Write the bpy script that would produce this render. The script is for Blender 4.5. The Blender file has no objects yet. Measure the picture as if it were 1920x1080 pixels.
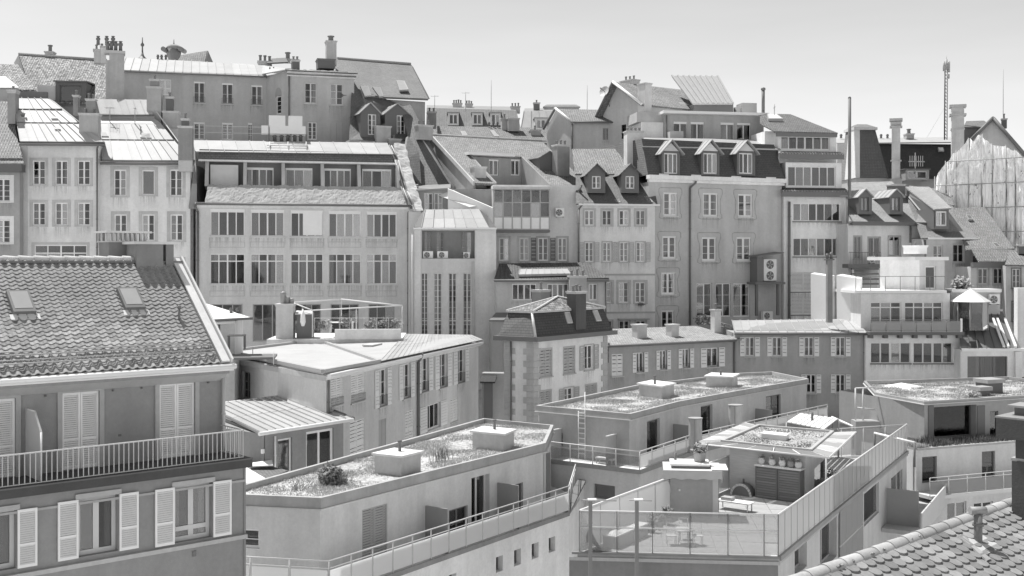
import bpy, math, random
from mathutils import Vector, noise
RND = random.Random(11)
scene = bpy.context.scene
# ------------------------------------------------------------------ camera, sky, sun, exposure
F, CX, HY, CH = 2100.0, 960.0, 490.0, 20.0      # focal length in photo pixels, principal column, horizon row, camera height
cd = bpy.data.cameras.new('camera'); cam = bpy.data.objects.new('camera', cd); scene.collection.objects.link(cam)
cam.location = (0, 0, CH); cam.rotation_euler = (math.radians(90), 0, 0)
cd.sensor_width = 36; cd.lens = 36*F/1920; cd.shift_y = -(540-HY)/1920; cd.clip_start = .5; cd.clip_end = 6000
scene.camera = cam
SUN_DIR = Vector((-.76, .65, 0)).normalized(); SUN_EL = math.radians(65)
to_sun = Vector((SUN_DIR.x*math.cos(SUN_EL), SUN_DIR.y*math.cos(SUN_EL), math.sin(SUN_EL)))
w = bpy.data.worlds.new('World'); scene.world = w; w.use_nodes = True
nt = w.node_tree; nt.nodes.clear()
sky = nt.nodes.new('ShaderNodeTexSky'); sky.sky_type = 'NISHITA'; sky.sun_disc = False
sky.sun_elevation = SUN_EL; sky.sun_rotation = math.atan2(to_sun.x, to_sun.y)
sky.altitude = 500; sky.air_density = 1.0; sky.dust_density = .25; sky.ozone_density = 1
bw = nt.nodes.new('ShaderNodeRGBToBW'); gm = nt.nodes.new('ShaderNodeMath'); gm.operation = 'POWER'; gm.inputs[1].default_value = .88
bg = nt.nodes.new('ShaderNodeBackground'); out = nt.nodes.new('ShaderNodeOutputWorld')
nt.links.new(sky.outputs[0], bw.inputs[0]); nt.links.new(bw.outputs[0], gm.inputs[0])
cn_ = nt.nodes.new('ShaderNodeTexCoord'); mp_ = nt.nodes.new('ShaderNodeMapping'); mp_.inputs['Scale'].default_value = (1.2, 1.2, 9); mp_.inputs['Rotation'].default_value = (.06, .1, 0)
ns_ = nt.nodes.new('ShaderNodeTexNoise'); ns_.inputs['Scale'].default_value = 2.2; ns_.inputs['Detail'].default_value = 6     # thin veil of high cloud
cm_ = nt.nodes.new('ShaderNodeMath'); cm_.operation = 'MULTIPLY_ADD'; cm_.inputs[1].default_value = .22; cm_.inputs[2].default_value = .89
ml_ = nt.nodes.new('ShaderNodeMath'); ml_.operation = 'MULTIPLY'
nt.links.new(cn_.outputs['Generated'], mp_.inputs[0]); nt.links.new(mp_.outputs[0], ns_.inputs['Vector']); nt.links.new(ns_.outputs[0], cm_.inputs[0])
nt.links.new(gm.outputs[0], ml_.inputs[0]); nt.links.new(cm_.outputs[0], ml_.inputs[1]); nt.links.new(ml_.outputs[0], bg.inputs[0]); nt.links.new(bg.outputs[0], out.inputs[0]); bg.inputs[1].default_value = .082
sd = bpy.data.lights.new('sun', 'SUN'); sd.energy = 2.1; sd.angle = math.radians(.5); sd.color = (1, .995, .985)
so = bpy.data.objects.new('sun', sd); scene.collection.objects.link(so)
so.rotation_euler = (-to_sun).to_track_quat('-Z', 'Y').to_euler(); so.location = (-60, 60, 120)
vs = scene.view_settings; vs.view_transform = 'Standard'; vs.look = 'None'; vs.gamma = 1; vs.exposure = 1.4; vs.use_curve_mapping = False
scene.cycles.max_bounces = 6; scene.cycles.transparent_max_bounces = 10; scene.cycles.use_denoising = True
scene.cycles.caustics_reflective = False; scene.cycles.caustics_refractive = False

# ------------------------------------------------------------------ materials (all grey: the photograph is black and white)
_mats = {}
def mat(kind, v, rough=None):
    key = (kind, round(v, 3), rough)
    if key in _mats: return _mats[key]
    if kind in ('plaster', 'paint', 'concrete', 'cloth', 'wood'): v = min(.88, v*1.27+.045)     # a bright, low-contrast print
    m = bpy.data.materials.new('%s_%03d' % (kind, round(v*100))); m.use_nodes = True
    t = m.node_tree; N = t.nodes; L = t.links; P = N['Principled BSDF']
    def nd(ty, **k):
        n = N.new(ty)
        for a, b in k.items():
            if a.startswith('i_'): n.inputs[a[2:].replace('_', ' ')].default_value = b
            else: setattr(n, a, b)
        return n
    tc = nd('ShaderNodeTexCoord'); oi = nd('ShaderNodeObjectInfo')
    def noi(scale, det=4, vec=None, rgh=.55):
        n = nd('ShaderNodeTexNoise'); n.inputs['Scale'].default_value = scale; n.inputs['Detail'].default_value = det
        n.inputs['Roughness'].default_value = rgh
        L.new(vec if vec is not None else tc.outputs['Object'], n.inputs['Vector']); return n.outputs[0]
    def math2(op, a, b):
        n = nd('ShaderNodeMath', operation=op)
        for i, x in ((0, a), (1, b)):
            if isinstance(x, (int, float)): n.inputs[i].default_value = x
            else: L.new(x, n.inputs[i])
        return n.outputs[0]
    def scaled(sx, sy, sz, src='Object'):
        n = nd('ShaderNodeMapping'); n.inputs['Scale'].default_value = (sx, sy, sz); L.new(tc.outputs[src], n.inputs[0]); return n.outputs[0]
    def vary(x, amp):   # 1 + amp*(2x-1)
        return math2('ADD', math2('MULTIPLY', x, 2*amp), 1-amp)
    def mul(*xs):
        r = xs[0]
        for x in xs[1:]: r = math2('MULTIPLY', r, x)
        return r
    def bump(h, dist, strength=1):
        b = nd('ShaderNodeBump'); b.inputs['Distance'].default_value = dist; b.inputs['Strength'].default_value = strength
        L.new(h, b.inputs['Height']); L.new(b.outputs[0], P.inputs['Normal'])
    rough_d = {'plaster': .92, 'metal': .5, 'zinc': .55, 'tile': .85, 'paint': .55, 'concrete': .9, 'gravel': .95, 'grass': .9, 'cloth': .95,
               'wood': .8, 'plastic': .5, 'sheet': .6, 'slate': .75, 'steel': .35, 'moss': .9}.get(kind, .8)
    P.inputs['Roughness'].default_value = rough if rough is not None else rough_d
    val = v
    if kind == 'plaster':
        st = noi(1.0, 5, scaled(1.3, 1.3, .12)); big = noi(.22, 4); fine = noi(9, 5)
        vo = nd('ShaderNodeTexVoronoi'); vo.inputs['Scale'].default_value = .45; L.new(tc.outputs['Object'], vo.inputs['Vector']); vb = nd('ShaderNodeRGBToBW'); L.new(vo.outputs['Color'], vb.inputs[0])
        val = mul(vary(st, .2), vary(big, .2), vary(fine, .1), vary(vb.outputs[0], .04), vary(noi(3.5, 6, None, .7), .12), v); bump(noi(38, 6), .012, .5)
    elif kind == 'concrete':
        val = mul(vary(noi(.9, 6), .28), vary(noi(7, 5), .12), vary(noi(1.5, 5, scaled(2, 2, .15)), .15), v); bump(noi(25, 6), .012, .6)
    elif kind in ('tile', 'slate', 'moss', 'speckle'):
        br = nd('ShaderNodeTexBrick'); br.offset = .5; L.new(tc.outputs['UV'], br.inputs['Vector'])
        rw, rh = (.22, .2) if kind != 'slate' else (.3, .18)
        for k_, v_ in (('Scale', 1), ('Brick Width', rw), ('Row Height', rh), ('Mortar Size', .022), ('Mortar Smooth', .5)): br.inputs[k_].default_value = v_
        br.inputs['Color1'].default_value = (1, 1, 1, 1); br.inputs['Color2'].default_value = {'speckle': (.3, .3, .3, 1), 'slate': (.84, .84, .84, 1)}.get(kind, (.68, .68, .68, 1))
        mo_ = {'speckle': .2, 'slate': .6}.get(kind, .3); br.inputs['Mortar'].default_value = (mo_, mo_, mo_, 1)
        sw = nd('ShaderNodeSeparateXYZ'); L.new(tc.outputs['UV'], sw.inputs[0])
        saw = math2('FRACT', math2('DIVIDE', sw.outputs[1], rh), 0)
        wav = math2('SINE', math2('MULTIPLY', sw.outputs[0], 2*math.pi/rw), 0)
        bwn = nd('ShaderNodeRGBToBW'); L.new(br.outputs[0], bwn.inputs[0])
        val = mul(bwn.outputs[0], vary(noi(.5, 5), .3), vary(noi(6, 5), .5 if kind == 'speckle' else .25), v*{'speckle': 1.1, 'moss': .72, 'tile': .8}.get(kind, 1.2))
        h = math2('ADD', math2('MULTIPLY', saw, -1.0), math2('MULTIPLY', wav, .3 if kind != 'slate' else .05)); bump(h, .09, 1)
    elif kind in ('metal', 'zinc'):
        P.inputs['Metallic'].default_value = .15 if kind == 'metal' else .0
        val = mul(vary(oi.outputs['Random'], .1), vary(noi(.8, 6), .2), vary(noi(3, 6, scaled(3, 3, .6), .7), .2), v)
    elif kind == 'gravel':
        vo = nd('ShaderNodeTexVoronoi'); vo.inputs['Scale'].default_value = 9; L.new(tc.outputs['Object'], vo.inputs['Vector'])
        bwn = nd('ShaderNodeRGBToBW'); L.new(vo.outputs['Color'], bwn.inputs[0])
        val = mul(vary(bwn.outputs[0], .5), vary(noi(1.2, 6), .35), vary(noi(.3, 5), .4), v); bump(noi(14, 6), .08, 1)
    elif kind == 'grass':
        val = mul(vary(noi(.7, 4), .35), vary(noi(9, 4), .4), v)
    elif kind == 'sheet':
        val = mul(vary(noi(1.6, 8, scaled(2.4, 2.4, .4), .75), .85), vary(noi(6, 6), .4), v); bump(noi(5, 8, scaled(2, 2, .5), .7), .06, 1)
    elif kind == 'wood':
        val = mul(vary(noi(2, 5, scaled(1, 1, 9)), .22), vary(oi.outputs['Random'], .15), v)
    elif kind in ('paint', 'plastic'):
        val = mul(vary(noi(.7, 4), .07), vary(noi(5, 5), .05), v)
    elif kind == 'pantile':
        ge = nd('ShaderNodeNewGeometry').outputs['Position']; val = mul(vary(oi.outputs['Random'], .24), vary(noi(.7, 5, ge), .4), vary(noi(3.2, 6, ge, .7), .4), vary(noi(22, 5, ge), .25), v)
    elif kind == 'plant':
        val = mul(vary(oi.outputs['Random'], .2), vary(noi(5, 3), .45), v)
    else:
        val = mul(vary(noi(2, 4), .12), v)
    if isinstance(val, (int, float)): P.inputs['Base Color'].default_value = (val, val, val, 1)
    else:
        cb = nd('ShaderNodeCombineColor')
        for i in range(3): L.new(val, cb.inputs[i])
        L.new(cb.outputs[0], P.inputs['Base Color'])
    if kind == 'glass':      # window pane: clear and reflecting
        tr = nd('ShaderNodeBsdfTransparent'); tr.inputs[0].default_value = (v, v, v, 1)
        gl = nd('ShaderNodeBsdfGlossy'); gl.inputs['Roughness'].default_value = .03; gl.inputs[0].default_value = (.95, .95, .95, 1)
        fz = nd('ShaderNodeFresnel'); fz.inputs[0].default_value = 1.5
        gn = nd('ShaderNodeTexNoise'); gn.inputs['Scale'].default_value = .9; L.new(tc.outputs['Object'], gn.inputs['Vector'])
        b = nd('ShaderNodeBump'); b.inputs['Distance'].default_value = .005; L.new(gn.outputs[0], b.inputs['Height']); L.new(b.outputs[0], gl.inputs['Normal'])
        mx = nd('ShaderNodeMixShader'); L.new(math2('ADD', math2('MULTIPLY', fz.outputs[0], 1.2), math2('MULTIPLY', math2('POWER', oi.outputs['Random'], 3), rough if rough else .17)), mx.inputs[0])
        L.new(tr.outputs[0], mx.inputs[1]); L.new(gl.outputs[0], mx.inputs[2]); L.new(mx.outputs[0], N['Material Output'].inputs[0])
    if kind == 'stain':      # rain streaks: thin film, mostly see-through
        g_ = nd('ShaderNodeSeparateXYZ'); L.new(tc.outputs['Generated'], g_.inputs[0])
        sn = noi(1.0, 5, scaled(9, 9, .5)); a_ = mul(math2('POWER', g_.outputs[2], 1.6), math2('MAXIMUM', math2('MULTIPLY', math2('SUBTRACT', sn, .4), 3.2), 0), .17)
        tr = nd('ShaderNodeBsdfTransparent'); mx = nd('ShaderNodeMixShader'); cl = nd('ShaderNodeClamp'); L.new(a_, cl.inputs[0]); L.new(cl.outputs[0], mx.inputs[0])
        L.new(tr.outputs[0], mx.inputs[1]); L.new(P.outputs[0], mx.inputs[2]); L.new(mx.outputs[0], N['Material Output'].inputs[0])
    if kind == 'sheet':      # torn: holes where the film has gone
        hn = noi(2.3, 8, scaled(1.3, 1.3, .6), .75); st = math2('GREATER_THAN', hn, .615)
        tr = nd('ShaderNodeBsdfTransparent'); mx = nd('ShaderNodeMixShader'); L.new(st, mx.inputs[0]); L.new(P.outputs[0], mx.inputs[1]); L.new(tr.outputs[0], mx.inputs[2]); L.new(mx.outputs[0], N['Material Output'].inputs[0])
    if kind == 'frosted':    # satin glass screen
        tl = nd('ShaderNodeBsdfTranslucent'); tl.inputs[0].default_value = (v, v, v, 1)
        df = nd('ShaderNodeBsdfDiffuse'); df.inputs[0].default_value = (v, v, v, 1)
        tr = nd('ShaderNodeBsdfTransparent'); tr.inputs[0].default_value = (.9, .9, .9, 1)
        m1 = nd('ShaderNodeMixShader'); m1.inputs[0].default_value = .5; L.new(df.outputs[0], m1.inputs[1]); L.new(tl.outputs[0], m1.inputs[2])
        m2 = nd('ShaderNodeMixShader'); m2.inputs[0].default_value = rough if rough else .3
        L.new(m1.outputs[0], m2.inputs[1]); L.new(tr.outputs[0], m2.inputs[2]); L.new(m2.outputs[0], N['Material Output'].inputs[0])
    _mats[key] = m
    return m
WHITE = mat('paint', .74); LGREY = mat('paint', .5); MGREY = mat('paint', .3); DGREY = mat('paint', .105); BLACK = mat('paint', .075)
GLASS = mat('glass', .72); CURT = mat('cloth', .6); ZINC = mat('zinc', .42); ZINCM = mat('zinc', .3); ZINCD = mat('zinc', .16)
STONE = mat('concrete', .42); DARKIN = mat('cloth', .1)

# ------------------------------------------------------------------ geometry helpers
def terr(Y):
    T = ((0, 0), (60, 0), (75, 3), (88, 8), (100, 13), (115, 22), (150, 27), (400, 28), (6000, 28))
    for (a, za), (b, zb) in zip(T, T[1:]):
        if Y <= b: return za+(zb-za)*max(0, Y-a)/(b-a)
    return 28
def atz(x, y, z):
    Y = (CH-z)*F/(y-HY); return Vector(((x-CX)/F*Y, Y, z))
def aty(x, y, Y): return Vector(((x-CX)/F*Y, Y, CH+(HY-y)/F*Y))
class Fr:
    """vertical frame: u along the facade, v behind it, z up; pixels of the photograph are turned into points on its planes"""
    def __init__(s, x=None, Y=None, ang=0, p=None):
        s.p = Vector(p) if p is not None else Vector(((x-CX)/F*Y, Y, 0)); s.p.z = 0; s.ang = ang
        a = math.radians(ang); s.d = Vector((math.cos(a), math.sin(a), 0)); s.n = Vector((-math.sin(a), math.cos(a), 0))
    def W(s, u, v, z): return s.p+s.d*u+s.n*v+Vector((0, 0, z))
    def P(s, x, y, v=0):
        r = Vector(((x-CX)/F, 1, (HY-y)/F)); t = (s.p.dot(s.n)+v)/r.dot(s.n); q = r*t
        return ((q-s.p).dot(s.d), v, q.z+CH)
    def U(s, x, v=0): return s.P(x, HY, v)[0]
    def Z(s, x, y, v=0): return s.P(x, y, v)[2]
    def Q(s, x, y, v=0): return s.W(*s.P(x, y, v))
    def off(s, v): return Fr(ang=s.ang, p=s.p+s.n*v)
    @staticmethod
    def pp(a, b): return Fr(ang=math.degrees(math.atan2(b[1]-a[1], b[0]-a[0])), p=a)
class MB:
    def __init__(s, fr=None): s.v = []; s.f = []; s.fr = fr; s.sm = set()
    def T(s, p): return s.fr.W(*p) if (s.fr and not isinstance(p, Vector)) else Vector(p)
    def hexa(s, ps):
        b = len(s.v); s.v += [s.T(p) for p in ps]
        s.f += [tuple(b+i for i in q) for q in ((0, 3, 2, 1), (4, 5, 6, 7), (0, 1, 5, 4), (1, 2, 6, 5), (2, 3, 7, 6), (3, 0, 4, 7))]; return s
    def box(s, u0, u1, v0, v1, z0, z1):
        s.hexa([(u0, v0, z0), (u1, v0, z0), (u1, v1, z0), (u0, v1, z0), (u0, v0, z1), (u1, v0, z1), (u1, v1, z1), (u0, v1, z1)]); return s
    def poly(s, ps):
        b = len(s.v); s.v += [s.T(p) for p in ps]; s.f.append(tuple(range(b, b+len(ps)))); return s
    def slab(s, ps, th):
        q = [s.T(p) for p in ps]; n = (q[1]-q[0]).cross(q[2]-q[0]).normalized()
        if n.z < -1e-6: n = -n
        s.prism([p-n*th for p in q], n*th); return s
    def prism(s, ps, vec):
        q = [s.T(p) for p in ps]; b = len(s.v); k = len(q); vec = Vector(vec)
        s.v += q+[p+vec for p in q]
        s.f.append(tuple(range(b+k-1, b-1, -1))); s.f.append(tuple(range(b+k, b+2*k)))
        for i in range(k): j = (i+1) % k; s.f.append((b+i, b+j, b+k+j, b+k+i))
        return s
    def tube(s, p, q, r, n=8, r2=None):
        p, q = s.T(p), s.T(q); a = (q-p)
        if a.length < 1e-6: return s
        a.normalize(); e = a.orthogonal().normalized(); g = a.cross(e); r2 = r if r2 is None else r2; b = len(s.v)
        for c, rr in ((p, r), (q, r2)):
            for i in range(n): t = 2*math.pi*i/n; s.v.append(c+(e*math.cos(t)+g*math.sin(t))*rr)
        for i in range(n): j = (i+1) % n; s.sm.add(len(s.f)); s.f.append((b+i, b+j, b+n+j, b+n+i))
        s.f.append(tuple(range(b+n-1, b-1, -1))); s.f.append(tuple(range(b+n, b+2*n))); return s
    def path(s, ps, r, n=6):
        for p, q in zip(ps, ps[1:]): s.tube(p, q, r, n)
        return s
    def lathe(s, c, prof, n=10):
        c = s.T(c); b = len(s.v); k = len(prof)
        for rr, z in prof:
            for i in range(n): t = 2*math.pi*i/n; s.v.append(c+Vector((rr*math.cos(t), rr*math.sin(t), z)))
        for a in range(k-1):
            for i in range(n): j = (i+1) % n; s.sm.add(len(s.f)); s.f.append((b+a*n+i, b+a*n+j, b+(a+1)*n+j, b+(a+1)*n+i))
        s.f.append(tuple(range(b+n-1, b-1, -1))); s.f.append(tuple(range(b+(k-1)*n, b+k*n))); return s
    def grid(s, fn, nu, nv, smooth=True):
        b = len(s.v)
        for j in range(nv+1):
            for i in range(nu+1): s.v.append(s.T(fn(i/nu, j/nv)))
        for j in range(nv):
            for i in range(nu):
                a = b+j*(nu+1)+i
                if smooth: s.sm.add(len(s.f))
                s.f.append((a, a+1, a+nu+2, a+nu+1))
        return s
    def mesh(s, org, name='m'):
        me = bpy.data.meshes.new(name); me.from_pydata([tuple(p-org) for p in s.v], [], s.f)
        uvl = me.uv_layers.new(name='UVMap'); uv = []; Z = Vector((0, 0, 1))
        for f in s.f:
            a, b_, c = s.v[f[0]], s.v[f[1]], s.v[f[2]]; n = (b_-a).cross(c-a)
            n = n.normalized() if n.length > 1e-12 else Z
            if n.z < 0: n = -n
            t = Z.cross(n)
            if t.length < .05: t, bt = Vector((1, 0, 0)), Vector((0, 1, 0))
            else: t.normalize(); bt = n.cross(t)
            for i in f: uv += (s.v[i].dot(t), s.v[i].dot(bt))
        uvl.data.foreach_set('uv', uv)
        if s.sm: me.polygons.foreach_set('use_smooth', [i in s.sm for i in range(len(s.f))])
        return me
def link(name, data, parent=None, loc=None):
    o = bpy.data.objects.new(name, data); scene.collection.objects.link(o)
    if parent is not None: o.parent = parent
    if loc is not None: o.location = loc
    return o
def tagit(o, label=None, cat=None, group=None, kind=None):
    if label: o['label'] = label
    if cat: o['category'] = cat
    if group: o['group'] = group
    if kind: o['kind'] = kind
    return o
class Thing:
    """an Empty at the thing's base; parts are meshes under it, sub-parts under those"""
    def __init__(s, name, label, cat, org, group=None):
        s.org = Vector(org); s.root = tagit(link(name, None, None, s.org), label, cat, group); s.root.empty_display_size = .2
    def add(s, name, mb, m, parent=None, kind=None, label=None):
        me = mb.mesh(s.org, name); me.materials.append(m)
        o = link(name, me, parent if parent is not None else s.root)
        if kind: o['kind'] = kind
        if label: o['label'] = label
        return o
def single(name, label, cat, mb, m, org, group=None, kind=None):
    me = mb.mesh(Vector(org), name); me.materials.append(m); return tagit(link(name, me, None, org), label, cat, group, kind)

class Bld(Thing):
    def __init__(s, name, label, x, Y, ang, cat='house', group=None, p=None):
        s.fr = Fr(x, Y, ang, p); q = s.fr.p
        super().__init__(name, label, cat, (q.x, q.y, terr(q.y)-.5), group); s.holes = {}; s.zb = s.org.z
    # front wall with real openings and reveals, plus the body behind it
    def wall(s, xL, xR, yT, m, yB=None, depth=8, fr=None, rev=.22, u=None, z=None, body=True, cap=True, name='wall', parent=None):
        fr = fr or s.fr
        if u: u0, u1 = u
        else: u0, u1 = fr.U(xL), fr.U(xR)
        if z: z0, z1 = z
        else:
            xm = (xL+xR)/2; z1 = fr.Z(xm, yT); z0 = s.zb if yB is None else fr.Z(xm, yB)
        hs = s.holes.pop(id(fr), [])
        hs = [h for h in hs if h[1] > u0 and h[0] < u1 and h[3] > z0 and h[2] < z1]
        us = sorted({u0, u1, *[min(max(h[i], u0), u1) for h in hs for i in (0, 1)]})
        zs = sorted({z0, z1, *[min(max(h[i], z0), z1) for h in hs for i in (2, 3)]})
        mb = MB(fr)
        for a, b in zip(us, us[1:]):
            run = None
            for c, d in zip(zs, zs[1:]):
                mu, mz = (a+b)/2, (c+d)/2
                solid = not any(h[0] < mu < h[1] and h[2] < mz < h[3] for h in hs)
                if solid: run = [run[0], d] if run else [c, d]
                if run and (not solid or d == zs[-1]):
                    mb.poly([(a, 0, run[0]), (b, 0, run[0]), (b, 0, run[1]), (a, 0, run[1])]); run = None
        for h in hs:
            a, b, c, d = h[:4]
            mb.poly([(a, 0, c), (a, rev, c), (a, rev, d), (a, 0, d)]); mb.poly([(b, 0, c), (b, 0, d), (b, rev, d), (b, rev, c)])
            mb.poly([(a, 0, c), (b, 0, c), (b, rev, c), (a, rev, c)]); mb.poly([(a, 0, d), (a, rev, d), (b, rev, d), (b, 0, d)])
        if body:
            mb.poly([(u0, 0, z0), (u0, 0, z1), (u0, depth, z1), (u0, depth, z0)]); mb.poly([(u1, 0, z0), (u1, depth, z0), (u1, depth, z1), (u1, 0, z1)])
            mb.poly([(u0, depth, z0), (u0, depth, z1), (u1, depth, z1), (u1, depth, z0)])
            if cap: mb.poly([(u0, 0, z1), (u1, 0, z1), (u1, depth, z1), (u0, depth, z1)])
        return s.add(name, mb, m, parent)
    def hole(s, fr, u0, u1, z0, z1): s.holes.setdefault(id(fr), []).append((u0, u1, z0, z1)); s.keep = getattr(s, 'keep', []); s.keep.append(fr)
    def win(s, x0, y0, x1, y1, cols=2, rows=1, frm=None, sur=0, surm=None, sill=.1, shut='', shm=None, ns=10, blind=0, cur=0, rec=.15, fw=.09, mw=.085,
            transom=0, fr=None, parent=None, name='window', hole=True, dark=False, uz=None, glass=None, bars=0, mid=0):
        fr = fr or s.fr; frm = frm or WHITE
        if uz: u0, u1, z0, z1 = uz
        else:
            ym, xm = (y0+y1)/2, (x0+x1)/2
            u0, u1, z0, z1 = fr.P(x0, ym)[0], fr.P(x1, ym)[0], fr.P(xm, y1)[2], fr.P(xm, y0)[2]
        if hole: s.hole(fr, u0, u1, z0, z1)
        if not cur and not dark and shut != 'closed' and name == 'window': cur = RND.choice((0, 0, 0, 1, 1, 3))
        W_, H_ = u1-u0, z1-z0; fw = min(fw, W_*.11); mw = min(mw, W_*.1)
        mb = MB(fr); a, b = rec-.035, rec+.035
        mb.box(u0, u0+fw, a, b, z0, z1).box(u1-fw, u1, a, b, z0, z1).box(u0+fw, u1-fw, a, b, z0, z0+fw*1.2).box(u0+fw, u1-fw, a, b, z1-fw, z1)
        for i in range(1, cols):
            c = u0+W_*i/cols; ww = mw*(1 if (cols % 2 or i*2 != cols) else 1.5); mb.box(c-ww/2, c+ww/2, a+.008, b-.008, z0+fw*1.2, z1-fw)
        zt = z1-fw
        if transom: zt = z1-H_*transom; mb.box(u0+fw, u1-fw, a-.01, b+.01, zt-mw/2, zt+mw/2)
        for j in range(1, rows):
            c = z0+(zt-z0)*j/rows; mb.box(u0+fw, u1-fw, a+.02, b-.02, c-.016, c+.016)
        if mid: c = z0+H_*mid; mb.box(u0+fw, u1-fw, a-.006, b+.006, c-mw*.6, c+mw*.6)
        lvl2 = parent is not None
        wo = s.add('window_frame' if lvl2 else name, mb, frm, parent); sp = parent if lvl2 else wo
        for i in range(cols):
            c0, c1 = u0+W_*i/cols+mw/2, u0+W_*(i+1)/cols-mw/2
            for (q0, q1) in (((z0+fw, z1-fw),) if not transom else ((z0+fw, zt-mw/2), (zt+mw/2, z1-fw))):
                s.add('pane', MB(fr).box(c0, c1, rec-.006, rec+.006, q0, q1), glass or GLASS, sp)
        if dark: s.add('blind', MB(fr).box(u0, u1, rec+.05, rec+.07, z0, z1), mat('cloth', dark if isinstance(dark, float) else .2), sp)  # low tones are dark sheets standing in for unlit rooms, others real blinds
        if cur:
            def drape(c0, c1, zz0, zz1, amp=.03):
                m_ = MB(fr); k = max(4, int((c1-c0)*22)); ph = RND.random()*6
                m_.grid(lambda i, j: (c0+(c1-c0)*i, rec+.075+amp*math.sin(i*k*1.7+ph)+.015*math.sin(i*k*.6), zz0+(zz1-zz0)*j), k*2, 1); return m_
            cm = mat('cloth', RND.choice((.3, .5, .65)))
            if cur == 1:
                f1, f2 = RND.uniform(.15, .4), RND.uniform(.15, .4)
                s.add('curtain', drape(u0, u0+W_*f1, z0, z1), cm, sp); s.add('curtain', drape(u1-W_*f2, u1, z0, z1), cm, sp)
            elif cur == 2: s.add('curtain', drape(u0, u1, z0+H_*RND.choice((0, 0, .35)), z1), cm, sp)
            elif cur == 3: k0 = RND.random()*.5; s.add('curtain', drape(u0+W_*k0, u0+W_*(k0+.5), z0, z1), cm, sp)
        if blind: s.add('roller_blind', MB(fr).box(u0+.01, u1-.01, rec-.12, rec-.05, z1-H_*blind, z1-.005), WHITE, sp)
        if sill: s.add('sill', MB(fr).box(u0-.07-sur*.6, u1+.07+sur*.6, -sill, rec-.04, z0-.09, z0-.004), surm or STONE, sp)
        if sill and not lvl2 and H_ > 1: s.add('rain_stain', MB(fr).box(u0-.1, u1+.1, -.008, -.005, z0-.1-H_*RND.uniform(.4, .7), z0-.1), mat('stain', .13), sp)
        if sur:
            m_ = MB(fr); k = .035
            m_.box(u0-sur, u0-.003, -k, .05, z0-.09 if sill else z0-sur, z1+sur).box(u1+.003, u1+sur, -k, .05, z0-.09 if sill else z0-sur, z1+sur).box(u0-.003, u1+.003, -k, .05, z1+.003, z1+sur)
            if not sill: m_.box(u0-.003, u1+.003, -k, .05, z0-sur, z0-.003)
            s.add('surround', m_, surm or STONE, sp)
        if bars:
            m_ = MB(fr); hz = z0+H_*bars
            m_.box(u0-.02, u1+.02, -.06, -.035, hz-.02, hz).box(u0-.02, u1+.02, -.06, -.035, z0+.04, z0+.06)
            n_ = max(3, int(W_/.14))
            for i in range(n_+1): c = u0+W_*i/n_; m_.box(c-.008, c+.008, -.055, -.04, z0+.05, hz)
            s.add('guard_rail', m_, BLACK, sp)
        if shut:
            sw = W_/2
            def one(c0, c1, v0):
                m_ = MB(fr); t = .05; m_.box(c0, c0+t, v0, v0+.045, z0, z1).box(c1-t, c1, v0, v0+.045, z0, z1)
                m_.box(c0+t, c1-t, v0, v0+.045, z0, z0+.07).box(c0+t, c1-t, v0, v0+.045, z1-.07, z1)
                if ns > 2:
                    if H_ > 1: m_.box(c0+t, c1-t, v0+.002, v0+.043, z0+H_*.38, z0+H_*.38+.05)
                    pz = (H_-.14)/ns
                    for i in range(ns):
                        q = z0+.07+pz*i
                        m_.hexa([(c0+t, v0+.0, q), (c1-t, v0+.0, q), (c1-t, v0+.01, q-pz*.06), (c0+t, v0+.01, q-pz*.06),
                                 (c0+t, v0+.034, q+pz*.74), (c1-t, v0+.034, q+pz*.74), (c1-t, v0+.044, q+pz*.68), (c0+t, v0+.044, q+pz*.68)])
                else: m_.box(c0+t, c1-t, v0+.012, v0+.03, z0+.07, z1-.07)
                s.add('shutter', m_, shm or WHITE, sp)
            g = .02+sur
            if shut in ('open', 'L'): one(u0-sw-g, u0-g, -.075)
            if shut in ('open', 'R'): one(u1+g, u1+sw+g, -.075)
            if shut == 'closed': one(u0+.01, u0+W_/2-.005, .02); one(u0+W_/2+.005, u1-.01, .02)
        return wo
    def roof(s, pts, m, th=.14, name='roof', parent=None, fr=None):
        fr = fr or s.fr; mb = MB(); mb.slab([fr.Q(*p) if not isinstance(p, Vector) else p for p in pts], th); return s.add(name, mb, m, parent)
    def sheets(s, pts, n, m, rows=1, base=None, fr=None, lift=.012, seam=.075, name='metal_sheet', ubase=True, tb=.06):
        """standing-seam roof: bl, br, tr, tl; every sheet is an object"""
        fr = fr or s.fr; q = [fr.Q(*p) if not isinstance(p, Vector) else p for p in pts]
        if base is None: base = s.add('roof', MB().slab(q, tb), ZINCM)
        nrm = (q[1]-q[0]).cross(q[3]-q[0]).normalized()
        if nrm.z < 0: nrm = -nrm
        def at(i, j): return (q[0].lerp(q[1], i)).lerp(q[3].lerp(q[2], i), j)
        for j in range(rows):
            for i in range(n):
                g = .0; j0, j1 = j/rows+(.004 if rows > 1 else 0), (j+1)/rows-(.004 if rows > 1 else 0)
                a, b, c, d = at(i/n, j0), at((i+1)/n, j0), at((i+1)/n, j1), at(i/n, j1)
                mb = MB(); up = nrm*(lift+RND.random()*.004); lo = nrm*.004
                mb.hexa([a+lo, b+lo, c+lo, d+lo, a+up, b+up, c+up, d+up])
                e = (b-a).normalized()*.026; hs = nrm*(seam+lift)
                mb.hexa([a+up*.9-e*.5, a+up*.9+e, d+up*.9+e, d+up*.9-e*.5, a+hs-e*.5, a+hs+e, d+hs+e, d+hs-e*.5])
                s.add(name, mb, m, base)
        return base
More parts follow.
